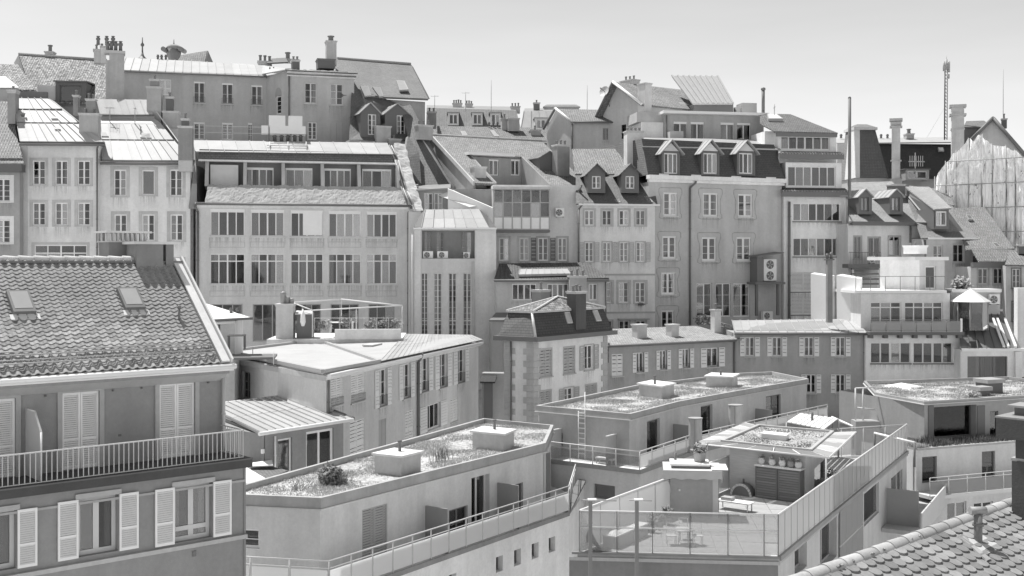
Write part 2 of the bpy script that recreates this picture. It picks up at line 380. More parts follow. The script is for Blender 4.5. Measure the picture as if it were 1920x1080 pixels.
    def gutter(s, xL, xR, y, v=-.35, r=.075, m=None, fr=None, parent=None):
        fr = fr or s.fr; z = fr.Z((xL+xR)/2, y, v); m_ = MB(fr)
        m_.tube((fr.U(xL, v), v, z), (fr.U(xR, v), v, z), r, 8); return s.add('gutter', m_, m or DGREY, parent)
    def pipe(s, x, y0, y1, v=-.1, r=.055, m=None, fr=None, kink=None):
        fr = fr or s.fr; u = fr.U(x, v); z0, z1 = fr.Z(x, y0, v), fr.Z(x, y1, v); m_ = MB(fr)
        if kink: m_.path([(u+kink[0], v-kink[1], z0+.25), (u+kink[0], v-kink[1], z0+.1), (u, v, z0-.3)], r, 7); z0 -= .3
        m_.tube((u, v, z0), (u, v, z1), r, 7)
        k = max(1, int((z0-z1)/2.2))
        for i in range(k): zz = z1+(z0-z1)*(i+.5)/k; m_.tube((u, v, zz-.03), (u, v, zz+.03), r*1.35, 7)
        return s.add('downpipe', m_, m or DGREY)
    def chim(s, x0, x1, yt, yb, v, d, m, pots=2, cap=.09, fr=None, capm=None, potm=None, parent=None, poth=.42, potr=.11, flare=.08):
        fr = fr or s.fr; u0, u1 = fr.U(x0, v), fr.U(x1, v); z1, z0 = fr.Z((x0+x1)/2, yt, v), fr.Z((x0+x1)/2, yb, v)
        co = s.add('chimney', MB(fr).box(u0, u1, v, v+d, z0, z1-(cap or 0)), m, parent); sp = parent or co
        if cap:
            s.add('chimney_cap', MB(fr).box(u0-flare, u1+flare, v-flare, v+d+flare, z1-cap, z1).box(u0-flare*.4, u1+flare*.4, v-flare*.4, v+d+flare*.4, z1-cap*2, z1-cap), capm or STONE, sp)
        for i in range(pots):
            c = u0+(u1-u0)*(i+.5)/pots; h = poth*RND.uniform(.8, 1.2)
            s.add('chimney_pot', MB(fr).lathe((c, v+d/2, z1), [(potr*1.1, 0), (potr*.85, h*.2), (potr*.8, h*.75), (potr*1.15, h*.8), (potr*1.15, h*.95), (potr*.5, h)], 9), potm or DGREY, sp)
        return co
    def skylight(s, pts, th=.1, m=None, gm=None, fr=None, parent=None):
        """pts bl,br,tr,tl on the roof plane"""
        fr = fr or s.fr; q = [fr.Q(*p) if not isinstance(p, Vector) else p for p in pts]
        n = (q[1]-q[0]).cross(q[3]-q[0]).normalized(); n = n if n.z > 0 else -n; c = sum(q, Vector())/4
        qq = [p+n*th for p in q]; i_ = [c+(p-c)*.8+n*(th+.004) for p in q]
        o = s.add('skylight', MB().slab(qq, th+.1), m or MGREY, parent); s.add('pane', MB().slab(i_, .01), gm or mat('steel', .45, .15), parent or o); return o
    def dormer(s, x0, x1, yt, yb, v, wins, dep=2.2, roofh=None, front=None, m_roof=None, over=.15, pitch='gable', fr=None, cheek=None, wk=None, nsh=5, dz=0):
        """gabled dormer: front plane at v, reaching dep back into the roof; wins = pixel rect(s) on the front"""
        fr = (fr or s.fr).off(v); u0, u1 = fr.U(x0), fr.U(x1); xm = (x0+x1)/2; z1, z0 = fr.Z(xm, yt), fr.Z(xm, yb); um = (u0+u1)/2
        zr = z1+(roofh if roofh is not None else (u1-u0)*.4)
        b0 = link('dormer', None, s.root)
        for wv in wins:
            s.win(*wv, fr=fr, parent=b0, sill=0, **(wk or {}))
        s.wall(x0, x1, yt, front or DGREY, fr=fr, depth=dep, u=(u0, u1), z=(z0, z1), rev=.15, parent=b0, name='dormer_wall', cap=False)
        mr = m_roof or ZINC
        if pitch == 'gable':
            s.add('gable', MB(fr).prism([(u0, 0, z1), (u1, 0, z1), (um, 0, zr)], fr.n*.08), front or DGREY, b0)
            for sgn, ue in ((-1, u0-over), (1, u1+over)):
                zz = z1-over*(zr-z1)/((u1-u0)/2)
                q = [fr.W(ue, -over, zz), fr.W(um, -over, zr), fr.W(um, dep, zr), fr.W(ue, dep, zz)]
                s.add('dormer_roof', MB().prism(q, (0, 0, .06)), mr, b0)
                n = (q[1]-q[0]).cross(q[2]-q[0]).normalized(); n = n if n.z > 0 else -n
                if nsh:
                    ms = MB()
                    for i in range(nsh+1):
                        t = i/nsh; a, b = q[0].lerp(q[3], t)+Vector((0, 0, .06)), q[1].lerp(q[2], t)+Vector((0, 0, .06)); e = fr.n*.022
                        ms.hexa([a-e, a+e, b+e, b-e, a-e+n*.035, a+e+n*.035, b+e+n*.035, b-e+n*.035])
                    s.add('standing_seams', ms, mr, b0, kind='stuff')
        else:
            s.add('dormer_roof', MB(fr).hexa([(u0-over, -over, z1), (u1+over, -over, z1), (u1+over, dep, z1+dz), (u0-over, dep, z1+dz), (u0-over, -over, z1+.12), (u1+over, -over, z1+.12), (u1+over, dep, z1+.12+dz), (u0-over, dep, z1+.12+dz)]), mr, b0)
        return b0
def rail(t, pts, h, posts=1.5, m=None, r=.025, bars=(1.0,), parent=None, name='railing', panel=None, pw=.02, gap=.08, prect=False):
    """railing along a polyline of world points; returns the part"""
    m = m or DGREY; mb = MB(); pan = []
    for a, b in zip(pts, pts[1:]):
        L_ = (b-a).length; n = max(1, round(L_/posts)); up = Vector((0, 0, h))
        for f in bars: mb.tube(a+up*f, b+up*f, r if f == 1 else r*.7, 6)
        for i in range(n+1):
            c = a.lerp(b, i/n); mb.tube(c, c+up, r*.9, 6)
            if panel and i < n: pan.append((a.lerp(b, (i+.04)/n), a.lerp(b, (i+.96)/n)))
    o = t.add(name, mb, m, parent)
    for a, b in pan:
        d = (b-a).normalized(); nn = Vector((-d.y, d.x, 0))*pw*.5
        t.add('screen_panel', MB().prism([a+Vector((0, 0, gap))-nn, b+Vector((0, 0, gap))-nn, b+Vector((0, 0, h*panel[1]))-nn, a+Vector((0, 0, h*panel[1]))-nn], nn*2), panel[0], parent or o)
    return o
def inpoly(x, y, P):
    c = False; j = len(P)-1
    for i in range(len(P)):
        if (P[i].y > y) != (P[j].y > y) and x < (P[j].x-P[i].x)*(y-P[i].y)/(P[j].y-P[i].y)+P[i].x: c = not c
        j = i
    return c
def grassy(t, poly, z, n, h=.22, m=None, name='grass', parent=None, wid=.02, seed=1):
    r = random.Random(seed); mb = MB(); xs = [p.x for p in poly]; ys = [p.y for p in poly]; k = 0
    while k < n:
        x, y = r.uniform(min(xs), max(xs)), r.uniform(min(ys), max(ys))
        if not inpoly(x, y, poly): continue
        cl = noise.noise(Vector((x*.6, y*.6, seed)))
        if cl+r.uniform(-.25, .25) < -.12: k += .2; continue
        k += 1; hh = h*max(.15, (.6+cl))*r.uniform(.4, 1.2); a = r.uniform(0, 6.28); l = r.uniform(-.6, .6)*hh
        dx, dy = math.cos(a)*wid, math.sin(a)*wid; b = len(mb.v)
        mb.v += [Vector((x-dx, y-dy, z)), Vector((x+dx, y+dy, z)), Vector((x+l*dy/wid, y-l*dx/wid, z+hh))]; mb.f.append((b, b+1, b+2))
    return t.add(name, mb, m or mat('grass', .3), parent, kind='stuff')
def leafball(t, name, c, r, n, m, parent=None, leaf=.07, squash=.8, seed=0):
    rr = random.Random(seed); mb = MB()
    for i in range(n):
        d = Vector((rr.gauss(0, 1), rr.gauss(0, 1), rr.gauss(0, 1))).normalized(); d *= r*(rr.random()**.4)*(1+.55*noise.noise(d*1.8+Vector((seed, 0, 0)))); d.z *= squash
        p = c+d; a = Vector((rr.gauss(0, 1), rr.gauss(0, 1), rr.gauss(0, 1))).normalized(); b = a.orthogonal().normalized()*leaf*.4; a *= leaf*rr.uniform(.6, 1.4)
        k = len(mb.v); mb.v += [p-a, p+b, p+a, p-b]; mb.f.append((k, k+1, k+2, k+3))
    return t.add(name, mb, m, parent)
# ------------------------------------------------------------------ ground
gm_ = MB(); ys_ = [-200, 0, 40, 60, 68, 75, 82, 88, 94, 100, 108, 115, 130, 150, 250, 400, 1000, 5000]
gm_.grid(lambda i, j: Vector((-3000+6000*i, ys_[round(j*(len(ys_)-1))], terr(ys_[round(j*(len(ys_)-1))]))), 8, len(ys_)-1, smooth=False)
single('ground', None, None, gm_, mat('concrete', .36), (0, 0, 0), kind='structure')
# ================================================================== small things used by many houses
def ac_unit(label, fr, x0, x1, y0, y1, v, fans=1, group='air conditioning units', dep=.35, stack=False):
    u0, u1 = fr.U(x0, v), fr.U(x1, v); xm = (x0+x1)/2; z1, z0 = fr.Z(xm, y0, v), fr.Z(xm, y1, v)
    t = Thing('air_conditioner', label, 'air conditioner', fr.W((u0+u1)/2, v, z0), group)
    t.add('casing', MB(fr).box(u0, u1, v, v+dep, z0+.04, z1), mat('paint', .66))
    t.add('foot', MB(fr).box(u0+.05, u0+.1, v, v+dep, z0-.02, z0+.04), DGREY); t.add('foot', MB(fr).box(u1-.1, u1-.05, v, v+dep, z0-.02, z0+.04), DGREY)
    for i in range(fans):
        if stack: cu, cz, r = (u0+u1)/2, z0+(z1-z0)*(i+.5)/fans, min(u1-u0, (z1-z0)/fans)*.4
        else: cu, cz, r = u0+(u1-u0)*(.4 if fans == 1 else (i+.5)/fans), (z0+z1)/2, min((u1-u0)/fans, z1-z0)*.38
        m = MB(fr); k = 14
        m.prism([(cu+r*math.cos(6.283*a/k), v-.012, cz+r*math.sin(6.283*a/k)) for a in range(k)], fr.n*.012); fo = t.add('fan_grille', m, BLACK)
        m = MB(fr)
        for a in range(5): an = a*1.2566; m.hexa([(cu+q*math.cos(an+e)*r, v-.02-d, cz+q*math.sin(an+e)*r) for d in (0, .006) for q, e in ((.15, 0), (.15, .9), (.9, .35), (.9, -.1))])
        t.add('fan_blade', m, MGREY, fo, kind='stuff')
    return t
def antenna(label, x, ybase, ytop, Y, kind='yagi', w=14, group='roof antennas'):
    a, b = aty(x, ybase, Y), aty(x, ytop, Y); t = Thing('antenna', label, 'antenna', a, group)
    t.add('mast', MB().tube(a-Vector((0, 0, .6)), b, .035, 6), MGREY); s = Y/F
    if kind == 'yagi':
        m = MB(); z = b.z-.15; m.tube(Vector((b.x-w*s*.5, b.y, z)), Vector((b.x+w*s*.5, b.y, z)), .02, 5)
        for i in range(7): xx = b.x-w*s*.5+w*s*i/6; m.tube(Vector((xx, b.y-.3, z)), Vector((xx, b.y+.3, z)), .012, 4)
        t.add('crossbar', m, MGREY)
    return t
def pots(b, fr, xs, y, v, h=.5, r=.12, m=None, parent=None):
    for x in xs:
        u, _, z = fr.P(x, y, v)
        b.add('chimney_pot', MB(fr).lathe((u, v, z), [(r, 0), (r*.85, h*.5), (r*1.2, h*.55), (r*1.2, h*.75), (r*.6, h*.8), (r*1.1, h*.95), (r*.2, h)], 8), m or DGREY, parent)

# ================================================================== far skyline
b = Bld('mansard_house', 'long pale mansard roof with three dormer windows on the central skyline', 800, 135, 3)
b.wall(800, 975, 246, mat('plaster', .4), depth=10)
rf = b.roof([(798, 246, -.3), (978, 246, -.3), (968, 207, 1.6), (800, 202, 1.6)], mat('slate', .2), name='roof')
b.roof([(800, 202, 1.6), (968, 207, 1.6), (965, 200, 9), (800, 197, 9)], ZINCM, name='upper_roof')
for x in (850, 895, 929): b.dormer(x-10, x+10, 212, 235, -.1, [(x-8, 214, x+8, 233)], dep=2, pitch='flat', front=LGREY, m_roof=ZINCM, wk=dict(dark=.25))
b.chim(849, 866, 193, 204, 4, .8, STONE, pots=4); b.chim(873, 886, 194, 204, 4, .8, STONE, pots=3)
b.chim(958, 975, 199, 212, 3, .8, STONE, pots=3)
b = Bld('zinc_roof_house', 'small zinc mansard house with one dormer on the central skyline', 975, 132, 4)
b.wall(978, 1075, 243, mat('plaster', .5), depth=9)
b.sheets([(976, 243, -.2), (1072, 243, -.2), (1050, 208, 2), (982, 208, 2)], 5, ZINC)
b.roof([(982, 208, 2), (1050, 208, 2), (1040, 203, 8), (984, 203, 8)], ZINCM)
b.dormer(1003, 1026, 222, 243, -.1, [(1006, 224, 1023, 241)], dep=2, pitch='flat', front=LGREY, wk=dict(dark=.2))
b.chim(1001, 1012, 192, 206, 3, .7, DGREY, pots=1); b.roof([(1018, 200, 5), (1088, 200, 5), (1080, 196, 8), (1025, 196, 8)], mat('slate', .2), name='back_roof')
b.wall(1020, 1086, 200, mat('plaster', .3), depth=3, fr=b.fr.off(5))
for lb, x, yb, yt, k in (('yagi antenna standing right of the big dark gable roof', 815, 203, 178, 'yagi'), ('bent aerial between the two pale chimneys of the skyline', 873, 200, 172, 'yagi'),
                          ('tall bare pole above the central skyline roofs', 921, 205, 150, 'rod'), ('thin bare pole left of the satellite dish', 1101, 205, 160, 'rod'),
                          ('tall thin whip pole at the right edge of the skyline', 1881, 228, 130, 'rod')):
    antenna(lb, x, yb, yt, 134 if x < 1500 else 128, k)
# tiled roof in front of the mansard, with pots and two stacks
b = Bld('tiled_house', 'long low tiled roof with two chimney stacks below the central skyline', 812, 118, 10)
b.wall(815, 1085, 262, mat('plaster', .4), depth=12)
b.roof([(808, 262, -.4), (1092, 270, -.4), (1040, 240, 4), (815, 236, 4)], mat('moss', .4)); b.roof([(815, 236, 4), (1040, 240, 4), (1060, 250, 9), (820, 250, 9)], mat('moss', .4), name='back_roof')
b.chim(953, 974, 221, 246, 2.2, 1, mat('concrete', .3), pots=0); b.chim(941, 953, 221, 246, 3, .8, mat('concrete', .35), pots=1)
b.chim(995, 1014, 243, 258, 1.6, .9, mat('concrete', .3), pots=1); pots(b, b.fr, (917, 925, 933), 237, 3.8)
b.skylight([(867, 255, .6), (877, 255, .6), (872, 247, 2.2), (863, 247, 2.2)]); b.skylight([(927, 257, .6), (936, 257, .6), (926, 246, 2.4), (919, 246, 2.4)])
b.chim(802, 818, 209, 240, -.2, .8, mat('concrete', .22), pots=2)

# ================================================================== top left: old tile roofs behind the party wall
b = Bld('old_tiled_house', 'weathered speckled tile roof with ridge chimney at the top left', 62, 100, 6)
b.wall(62, 215, 190, mat('plaster', .3), depth=13)
b.roof([(66, 192, -.4), (222, 192, -.4), (200, 113, 6), (35, 101, 6)], mat('speckle', .42), th=.2)
b.roof([(35, 101, 6), (200, 113, 6), (205, 140, 12), (40, 140, 12)], mat('speckle', .42), name='back_roof')
mb = MB(); mb.tube(b.fr.Q(35, 101, 5.95), b.fr.Q(200, 113, 5.95), .14, 8); b.add('ridge_cap', mb, mat('concrete', .25))
q = b.fr.Q(34, 100, 6); b.add('gable', MB().poly([b.fr.Q(35, 102, 6), b.fr.Q(26, 118, 9), b.fr.Q(62, 190, 0)]), mat('plaster', .25))
b.chim(84, 99, 96, 112, 6, .9, STONE, pots=1, poth=.8, potr=.2)
b.dormer(104, 161, 154, 197, -.3, [(112, 160, 153, 192)], dep=3.2, pitch='flat', front=BLACK, m_roof=ZINCD, wk=dict(dark=.05, cols=1, frm=BLACK), dz=.2)
b.wall(70, 104, 160, LGREY, yB=195, fr=b.fr.off(-.1), depth=2, name='cheek_wall')
b = Bld('low_tiled_house', 'lower speckled tile roof at the left edge behind the metal roofs', -20, 98, 4)
b.wall(-30, 62, 168, mat('plaster', .3), depth=9)
b.roof([(-30, 168, -.3), (68, 168, -.3), (34, 121, 4.5), (-30, 119, 4.5)], mat('speckle', .42)); b.roof([(-30, 119, 4.5), (34, 121, 4.5), (40, 140, 8), (-30, 140, 8)], mat('speckle', .42), name='back_roof')
b.roof([(-20, 164, -1.2), (36, 164, -1.2), (10, 143, .3), (-20, 143, .3)], ZINC, th=.08, name='porch_roof'); b.wall(-20, 30, 164, mat('plaster', .4), fr=b.fr.off(-.9), depth=1.2, name='porch_wall')
b = Bld('party_wall', 'tall rough party wall crowned by a cluster of chimney pots', 199, 97, 20, cat='wall')
b.add('wall', MB(b.fr).box(b.fr.U(205), b.fr.U(233), 0, 1.1, b.zb, b.fr.Z(215, 100)).box(b.fr.U(198), b.fr.U(206), .1, .9, b.zb, b.fr.Z(200, 112)), mat('concrete', .34))
b.add('coping', MB(b.fr).box(b.fr.U(196), b.fr.U(235), -.15, 1.2, b.fr.Z(215, 100), b.fr.Z(215, 95)), STONE)
pots(b, b.fr, (202, 209, 217, 226), 96, .4, .9, .17); b.chim(176, 196, 92, 118, 3, 1, mat('concrete', .4), pots=2, poth=.6); pots(b, b.fr, (184, 200, 212), 84, 2.2, .8, .16)
b.chim(189, 199, 86, 118, 2.2, .9, mat('concrete', .55), pots=0)

# spires of buildings farther back
t = Thing('roof_finial', 'slender dark finial on a flared roof tip at top left', 'finial', aty(267, 112, 122)); s_ = 122/F; c = aty(267, 112, 122)
t.add('flared_base', MB().lathe(c, [(14*s_, 0), (7*s_, 3*s_), (3*s_, 8*s_), (1.6*s_, 14*s_)], 10), DGREY); t.add('spike', MB().lathe(c, [(1.6*s_, 14*s_), (1.3*s_, 24*s_), (3.6*s_, 27*s_), (3.4*s_, 29*s_), (1.2*s_, 32*s_), (.9*s_, 42*s_)], 8), DGREY)
t = Thing('turret', 'ornate dark roof turret with round scroll ears and finial', 'turret', aty(326, 118, 122)); c = aty(326, 118, 122)
t.add('shaft', MB().lathe(c, [(10*s_, -30*s_), (10*s_, 6*s_), (13*s_, 14*s_), (15*s_, 26*s_)], 4), mat('concrete', .2))
t.add('cap', MB().lathe(c, [(14*s_, 26*s_), (15*s_, 28*s_), (10*s_, 33*s_), (3*s_, 35*s_)], 8), mat('concrete', .25)); t.add('finial', MB().lathe(c, [(2*s_, 34*s_), (.8*s_, 38*s_), (.6*s_, 44*s_)], 6), DGREY)
for sx in (-16, 16): t.add('scroll', MB().tube(c+Vector((sx*s_, -.8, 24*s_)), c+Vector((sx*s_, .8, 24*s_)), 4.5*s_, 10), mat('concrete', .2))
b = Bld('gabled_attic', 'small dark gable rising behind the long pale metal roof', 335, 118, 20)
b.wall(338, 396, 118, mat('plaster', .3), depth=5); b.roof([(330, 119, -.3), (384, 117, -.3), (388, 95, 2.5), (340, 103, 2.5)], mat('moss', .4))
b.add('gable', MB().prism([b.fr.Q(384, 118, 0), b.fr.Q(398, 118, 3.5), b.fr.Q(388, 95, 2.5)], (.1, .1, 0)), DGREY)

# ================================================================== long plastered house with the corner wing (top left)
b = Bld('plastered_house', 'long grey plastered house with projecting wing and pale metal roof at top left', 235, 103, 14)
pm = mat('plaster', .36); fr = b.fr
for x0, y0, x1, y1 in ((361, 153, 386, 193), (414, 156, 439, 195), (469, 160, 494, 197)):
    b.win(x0+2, y0, x1-2, y1, rows=2, blind=.08, bars=.28, cur=RND.choice((0, 1)), frm=LGREY)
b.win(298, 149, 321, 178, shut='closed', ns=12, cols=1)
for x0, y0, x1, y1 in ((361, 229, 386, 262), (414, 230, 439, 262), (463, 230, 475, 265)): b.win(x0+2, y0, x1-2, y1, rows=3, blind=.12, cur=1)
b.wall(232, 500, 135, pm, depth=11)
C1 = fr.Q(499, 142, 0); C1.z = 0; wing = Fr(ang=-42, p=C1); u1 = wing.U(540); C2 = wing.W(u1, 0, 0); wf = Fr(ang=16, p=C2); uw = wf.U(664)
ztop = fr.Z(499, 142)
uA = wing.U(522); zz = wing.Z(522, 215), wing.Z(522, 176); b.win(517, 180, 527, 214, rows=4, fr=wing, sill=0, cols=1, dark=.3)
ap = MB(wing); r_ = (wing.U(528)-wing.U(516))/2
ap.prism([(uA+r_*math.cos(a*math.pi/8), -.03, wing.Z(522, 180)+r_*math.sin(a*math.pi/8)*1.6) for a in range(9)], wing.n*.06); b.add('window_arch', ap, mat('plaster', .26))
b.wall(0, 0, 0, pm, fr=wing, u=(0, u1), z=(b.zb, ztop), depth=.5, name='wing_side_wall', body=False)
for x0, y0, x1, y1, k in ((571, 155, 594, 194, 1), (619, 157, 643, 197, 3)): b.win(x0, y0, x1, y1, rows=3, fr=wf, cur=k, frm=LGREY)
b.win(577, 229, 594, 262, rows=4, fr=wf, frm=WHITE, fw=.12); b.win(620, 228, 642, 266, fr=wf, cols=1, shut='closed', ns=2, shm=mat('paint', .36), name='door', sill=0)
b.wall(0, 0, 0, pm, fr=wf, u=(0, uw), z=(b.zb, ztop), depth=9, name='wing_wall')
b.sheets([(228, 131, -.5), (500, 143, -.5), (492, 122, 4.5), (236, 108, 4.5)], 17, ZINC)
A_ = wf.W(-.3, -.5, ztop+.1); B_ = wf.W(uw+.3, -.5, ztop+.1); Cc = wf.W(uw*.8, 4.5, ztop+1); D_ = wf.W(uw*.1, 4.5, ztop+1.0)
b.sheets([A_, B_, Cc, D_], 7, ZINC); E_ = fr.Q(492, 122, 4.5); b.roof([Vector((C1.x-.3, C1.y-.4, ztop+.12)), A_, D_, E_], ZINC, th=.1)
b.roof([B_, wf.W(uw+.3, 9, ztop+.1), wf.W(uw*.8, 8, ztop+1), Cc], ZINCM, th=.1); b.roof([D_, Cc, wf.W(uw*.8, 9, ztop+.9), E_+Vector((0, 4, 0))], ZINCM, th=.1)
b.roof([(236, 108, 4.5), (492, 122, 4.5), (490, 125, 11), (236, 112, 11)], ZINCM, th=.1, name='back_roof')
b.add('cornice', MB(wf).box(-.1, uw+.2, -.35, .05, ztop-.25, ztop).box(-.1, uw+.2, -.2, .05, ztop-.42, ztop-.25), mat('plaster', .6)); b.add('cornice', MB(fr).box(0, fr.U(499), -.3, .05, ztop-.25, ztop+.02), mat('plaster', .5))
b.gutter(228, 500, 139, -.55); b.gutter(538, 668, 141, -.6, fr=wf); b.pipe(542, 142, 222, fr=wf, r=.09)
b.chim(548, 562, 112, 134, 1.2, 1.4, BLACK, pots=2, fr=wf, poth=.5); b.chim(596, 628, 110, 128, 2.5, 1.6, BLACK, pots=0, fr=wf, capm=DGREY)
b.chim(612, 631, 76, 122, 4, 1, mat('concrete', .38), pots=1, fr=wf, poth=.5, potr=.3)
b.chim(484, 510, 114, 124, 4.6, 1, mat('concrete', .45), pots=3, poth=.7, potr=.15); b.chim(520, 560, 110, 116, 6, 1, mat('concrete', .4), pots=1, poth=.9, potr=.25)
pots(b, fr, (296, 303, 311), 112, 4.6, .5, .12); pots(b, fr, (506, 513), 136, 1.2, .55, .07)
b.roof([(500, 118, 4), (540, 116, 4), (536, 108, 6), (505, 110, 6)], mat('slate', .14), name='attic_roof')

# big dark roof with hip, behind the wing
b = Bld('hipped_roof_house', 'big grey slate roof with skylights and two zinc dormers right of the wing', 655, 106, 25)
b.wall(640, 797, 186, mat('plaster', .3), depth=14); fr = b.fr
b.roof([(640, 178, -.6), (803, 185, -.6), (770, 120, 6.5), (625, 108, 6.5)], mat('slate', .17), th=.2)
b.roof([(803, 185, -.6), (806, 185, 13), (775, 126, 10), (770, 120, 6.5)], mat('slate', .14), th=.2, name='hip_roof'); b.roof([(625, 108, 6.5), (770, 120, 6.5), (770, 130, 12), (630, 130, 12)], mat('slate', .14), name='back_roof')
mb = MB(); mb.tube(fr.Q(632, 109, 6.4), fr.Q(770, 120, 6.4), .15, 8); b.add('ridge_cap', mb, mat('concrete', .25))
b.skylight([(749, 170, .3), (766, 169, .3), (758, 153, 1.9), (743, 152, 1.9)])
f2 = fr.off(-4.5); b.roof([(655, 262, -4.2), (775, 262, -4.2), (752, 196, -.4), (660, 162, -.2)], mat('slate', .17), th=.2, name='lower_roof')
b.wall(655, 770, 265, mat('plaster', .25), fr=f2, depth=5, name='lower_wall')
for pts_ in ([(684, 181, -1.1), (696, 180, -1.1), (690, 162, -.2), (675, 162, -.2)], [(711, 182, -1.1), (719, 181, -1.1), (713, 165, -.2), (698, 164, -.2)]): b.skylight(pts_)
b.dormer(676, 713, 212, 262, -3.9, [(690, 214, 706, 253)], dep=3.2, roofh=.9, front=BLACK, wk=dict(rows=4, fw=.1), nsh=4)
b.dormer(722, 768, 214, 258, -3.7, [(744, 216, 760, 255)], dep=3.2, roofh=.95, front=BLACK, wk=dict(rows=4, fw=.1), nsh=4)
b.chim(706, 733, 236, 268, -4.6, .8, mat('concrete', .35), pots=0); b.chim(730, 752, 260, 300, -5.2, .8, mat('concrete', .3), pots=1)
# stepped roofs falling right of it
b = Bld('sloping_roof_house', 'narrow steep roof running down between the big slate roof and the tile roofs', 770, 101, 30)
fr = b.fr; b.roof([(790, 352, -1.5), (846, 346, -1.5), (770, 196, 4), (752, 200, 4)], mat('slate', .17), th=.2); b.wall(785, 838, 350, mat('plaster', .4), depth=6)
b.add('verge', MB().tube(fr.Q(760, 215, 3.6), fr.Q(850, 352, -1.7), .16, 6), STONE); b.roof([(757, 300, -1), (790, 345, -1.6), (786, 285, .4), (765, 255, 1)], mat('slate', .2), th=.3, name='shed_roof')
b.chim(785, 812, 234, 262, 1.0, .9, mat('concrete', .3), pots=3)
# ================================================================== left row: three narrow houses
b = Bld('narrow_house', 'dark grey plastered house with tiled eave cut by the left edge', -30, 89, 4)
fr = b.fr
for y0, y1 in ((335, 378), (412, 456)): b.win(-8, y0, 19, y1, rows=4, sur=.3, surm=mat('plaster', .6), sill=.05)
b.wall(-260, 37, 318, mat('plaster', .27), depth=10); b.roof([(-260, 306, -.8), (45, 306, -.8), (16, 190, 5), (-260, 176, 5)], mat('tile', .45), th=.16)
b.add('fascia', MB(fr).box(fr.U(-260), fr.U(47), -.75, .1, fr.Z(0, 323), fr.Z(0, 308)), BLACK); b.roof([(-260, 176, 5), (16, 190, 5), (20, 200, 10), (-260, 200, 10)], mat('tile', .45), name='back_roof')
for i in range(3): b.add('snow_guard', MB().tube(fr.Q(-260, 290+i*5, -.4+i*.02), fr.Q(42, 291+i*5, -.4), .04, 5), LGREY)
b.chim(14, 29, 168, 232, 2.6, .8, mat('concrete', .24), pots=1, cap=.15)

b = Bld('narrow_house', 'cream plastered narrow house with tiered pale metal roof and three window columns', 37, 90, 3)
fr = b.fr; pm = mat('plaster', .56); sm = mat('concrete', .4)
for x in (73, 115, 157):
    b.win(x-12, 301, x+12, 347, rows=3, sur=.22, surm=sm, sill=.06, cur=RND.choice((0, 1, 0)), frm=WHITE)
    b.win(x-12, 380, x+12, 423, rows=3, sur=.22, surm=sm, sill=.06, cur=RND.choice((0, 1, 3)))
b.win(64, 459, 163, 500, cols=4, transom=.38, sur=.2, surm=sm, cur=2)
b.wall(37, 183, 272, pm, depth=10); b.add('corner_strip', MB(fr).box(fr.U(37.5), fr.U(52), -.04, .02, b.zb, fr.Z(45, 275)), mat('plaster', .42))
T3 = [((38, 266, -.6), (196, 267, -.6), (150, 232, 1.1), (32, 231, 1.1)), ((32, 230, 1.15), (149, 231, 1.15), (117, 207, 2.4), (30, 206, 2.4)), ((30, 205, 2.45), (116, 205, 2.45), (88, 184, 3.6), (29, 183, 3.6))]
for i, T in enumerate(T3):
    rb = b.sheets(list(T), 9-i*2, ZINC); p_, q_ = fr.Q(*T[0]), fr.Q(*T[1]); b.add('roof_step', MB().tube(p_, q_, .07, 6), DGREY, rb)
b.roof([(29, 183, 3.6), (88, 184, 3.6), (90, 190, 9), (29, 190, 9)], ZINCM, name='back_roof'); b.add('back_wall', MB(fr).box(fr.U(29, 3.7), fr.U(88, 3.7), 3.7, 4, b.zb, fr.Z(50, 172, 3.7)), ZINCD)
sw = MB(); sw.prism([fr.Q(196, 268, -.5), fr.Q(88, 184, 3.6), fr.W(fr.U(100, 9), 9, fr.Z(90, 190, 9)), fr.W(fr.U(190, 9), 9, fr.Z(190, 268, 9))], fr.d*.1); b.add('verge_wall', sw, mat('plaster', .4))
b.gutter(36, 197, 271, -.62, .11); b.pipe(182, 272, 490, kink=(.25, .4), r=.07)
for x, y, v in ((40, 218, 1.7), (97, 220, 1.7), (103, 240, .7)): b.skylight([(x, y+3, v-.25), (x+11, y+3, v-.25), (x+8, y-3, v+.25), (x-3, y-3, v+.25)], th=.06, gm=DGREY)
mb = MB(); mb.tube(fr.Q(40, 258, -.2), fr.Q(186, 259, -.2), .03, 5); b.add('snow_guard', mb, MGREY)

b = Bld('narrow_house', 'white plastered narrow house with metal roof, antennas and an open dark window', 185, 91, 6)
fr = b.fr; pm = mat('plaster', .6)
for i, x in enumerate((226, 278, 331)):
    if i == 1:
        b.win(x-12, 319, x+12, 366, rows=1, cols=1, sur=.25, surm=sm, sill=.06, glass=mat('glass', .3), name='open_window')
    else: b.win(x-13, 318, x+11, 368, rows=3, sur=.25, surm=sm, sill=.06, cur=i and 3, frm=WHITE, fw=.1)
    b.win(x-12, 402, x+12, 452, rows=3, sur=.25, surm=sm, sill=.06, frm=WHITE, fw=.1)
b.win(320, 487, 343, 520, rows=2, sur=.2, surm=sm)
b.wall(183, 357, 303, pm, depth=10)
for i, T in enumerate([((192, 301, -.6), (361, 302, -.6), (327, 264, 1.3), (191, 263, 1.3)), ((191, 262, 1.35), (326, 263, 1.35), (303, 233, 2.8), (188, 232, 2.8)), ((188, 216, 3.4), (288, 216, 3.4), (276, 187, 4.6), (181, 186, 4.6))]):
    rb = b.sheets(list(T), 9-i, ZINC); b.add('roof_step', MB().tube(fr.Q(*T[0]), fr.Q(*T[1]), .07, 6), DGREY, rb)
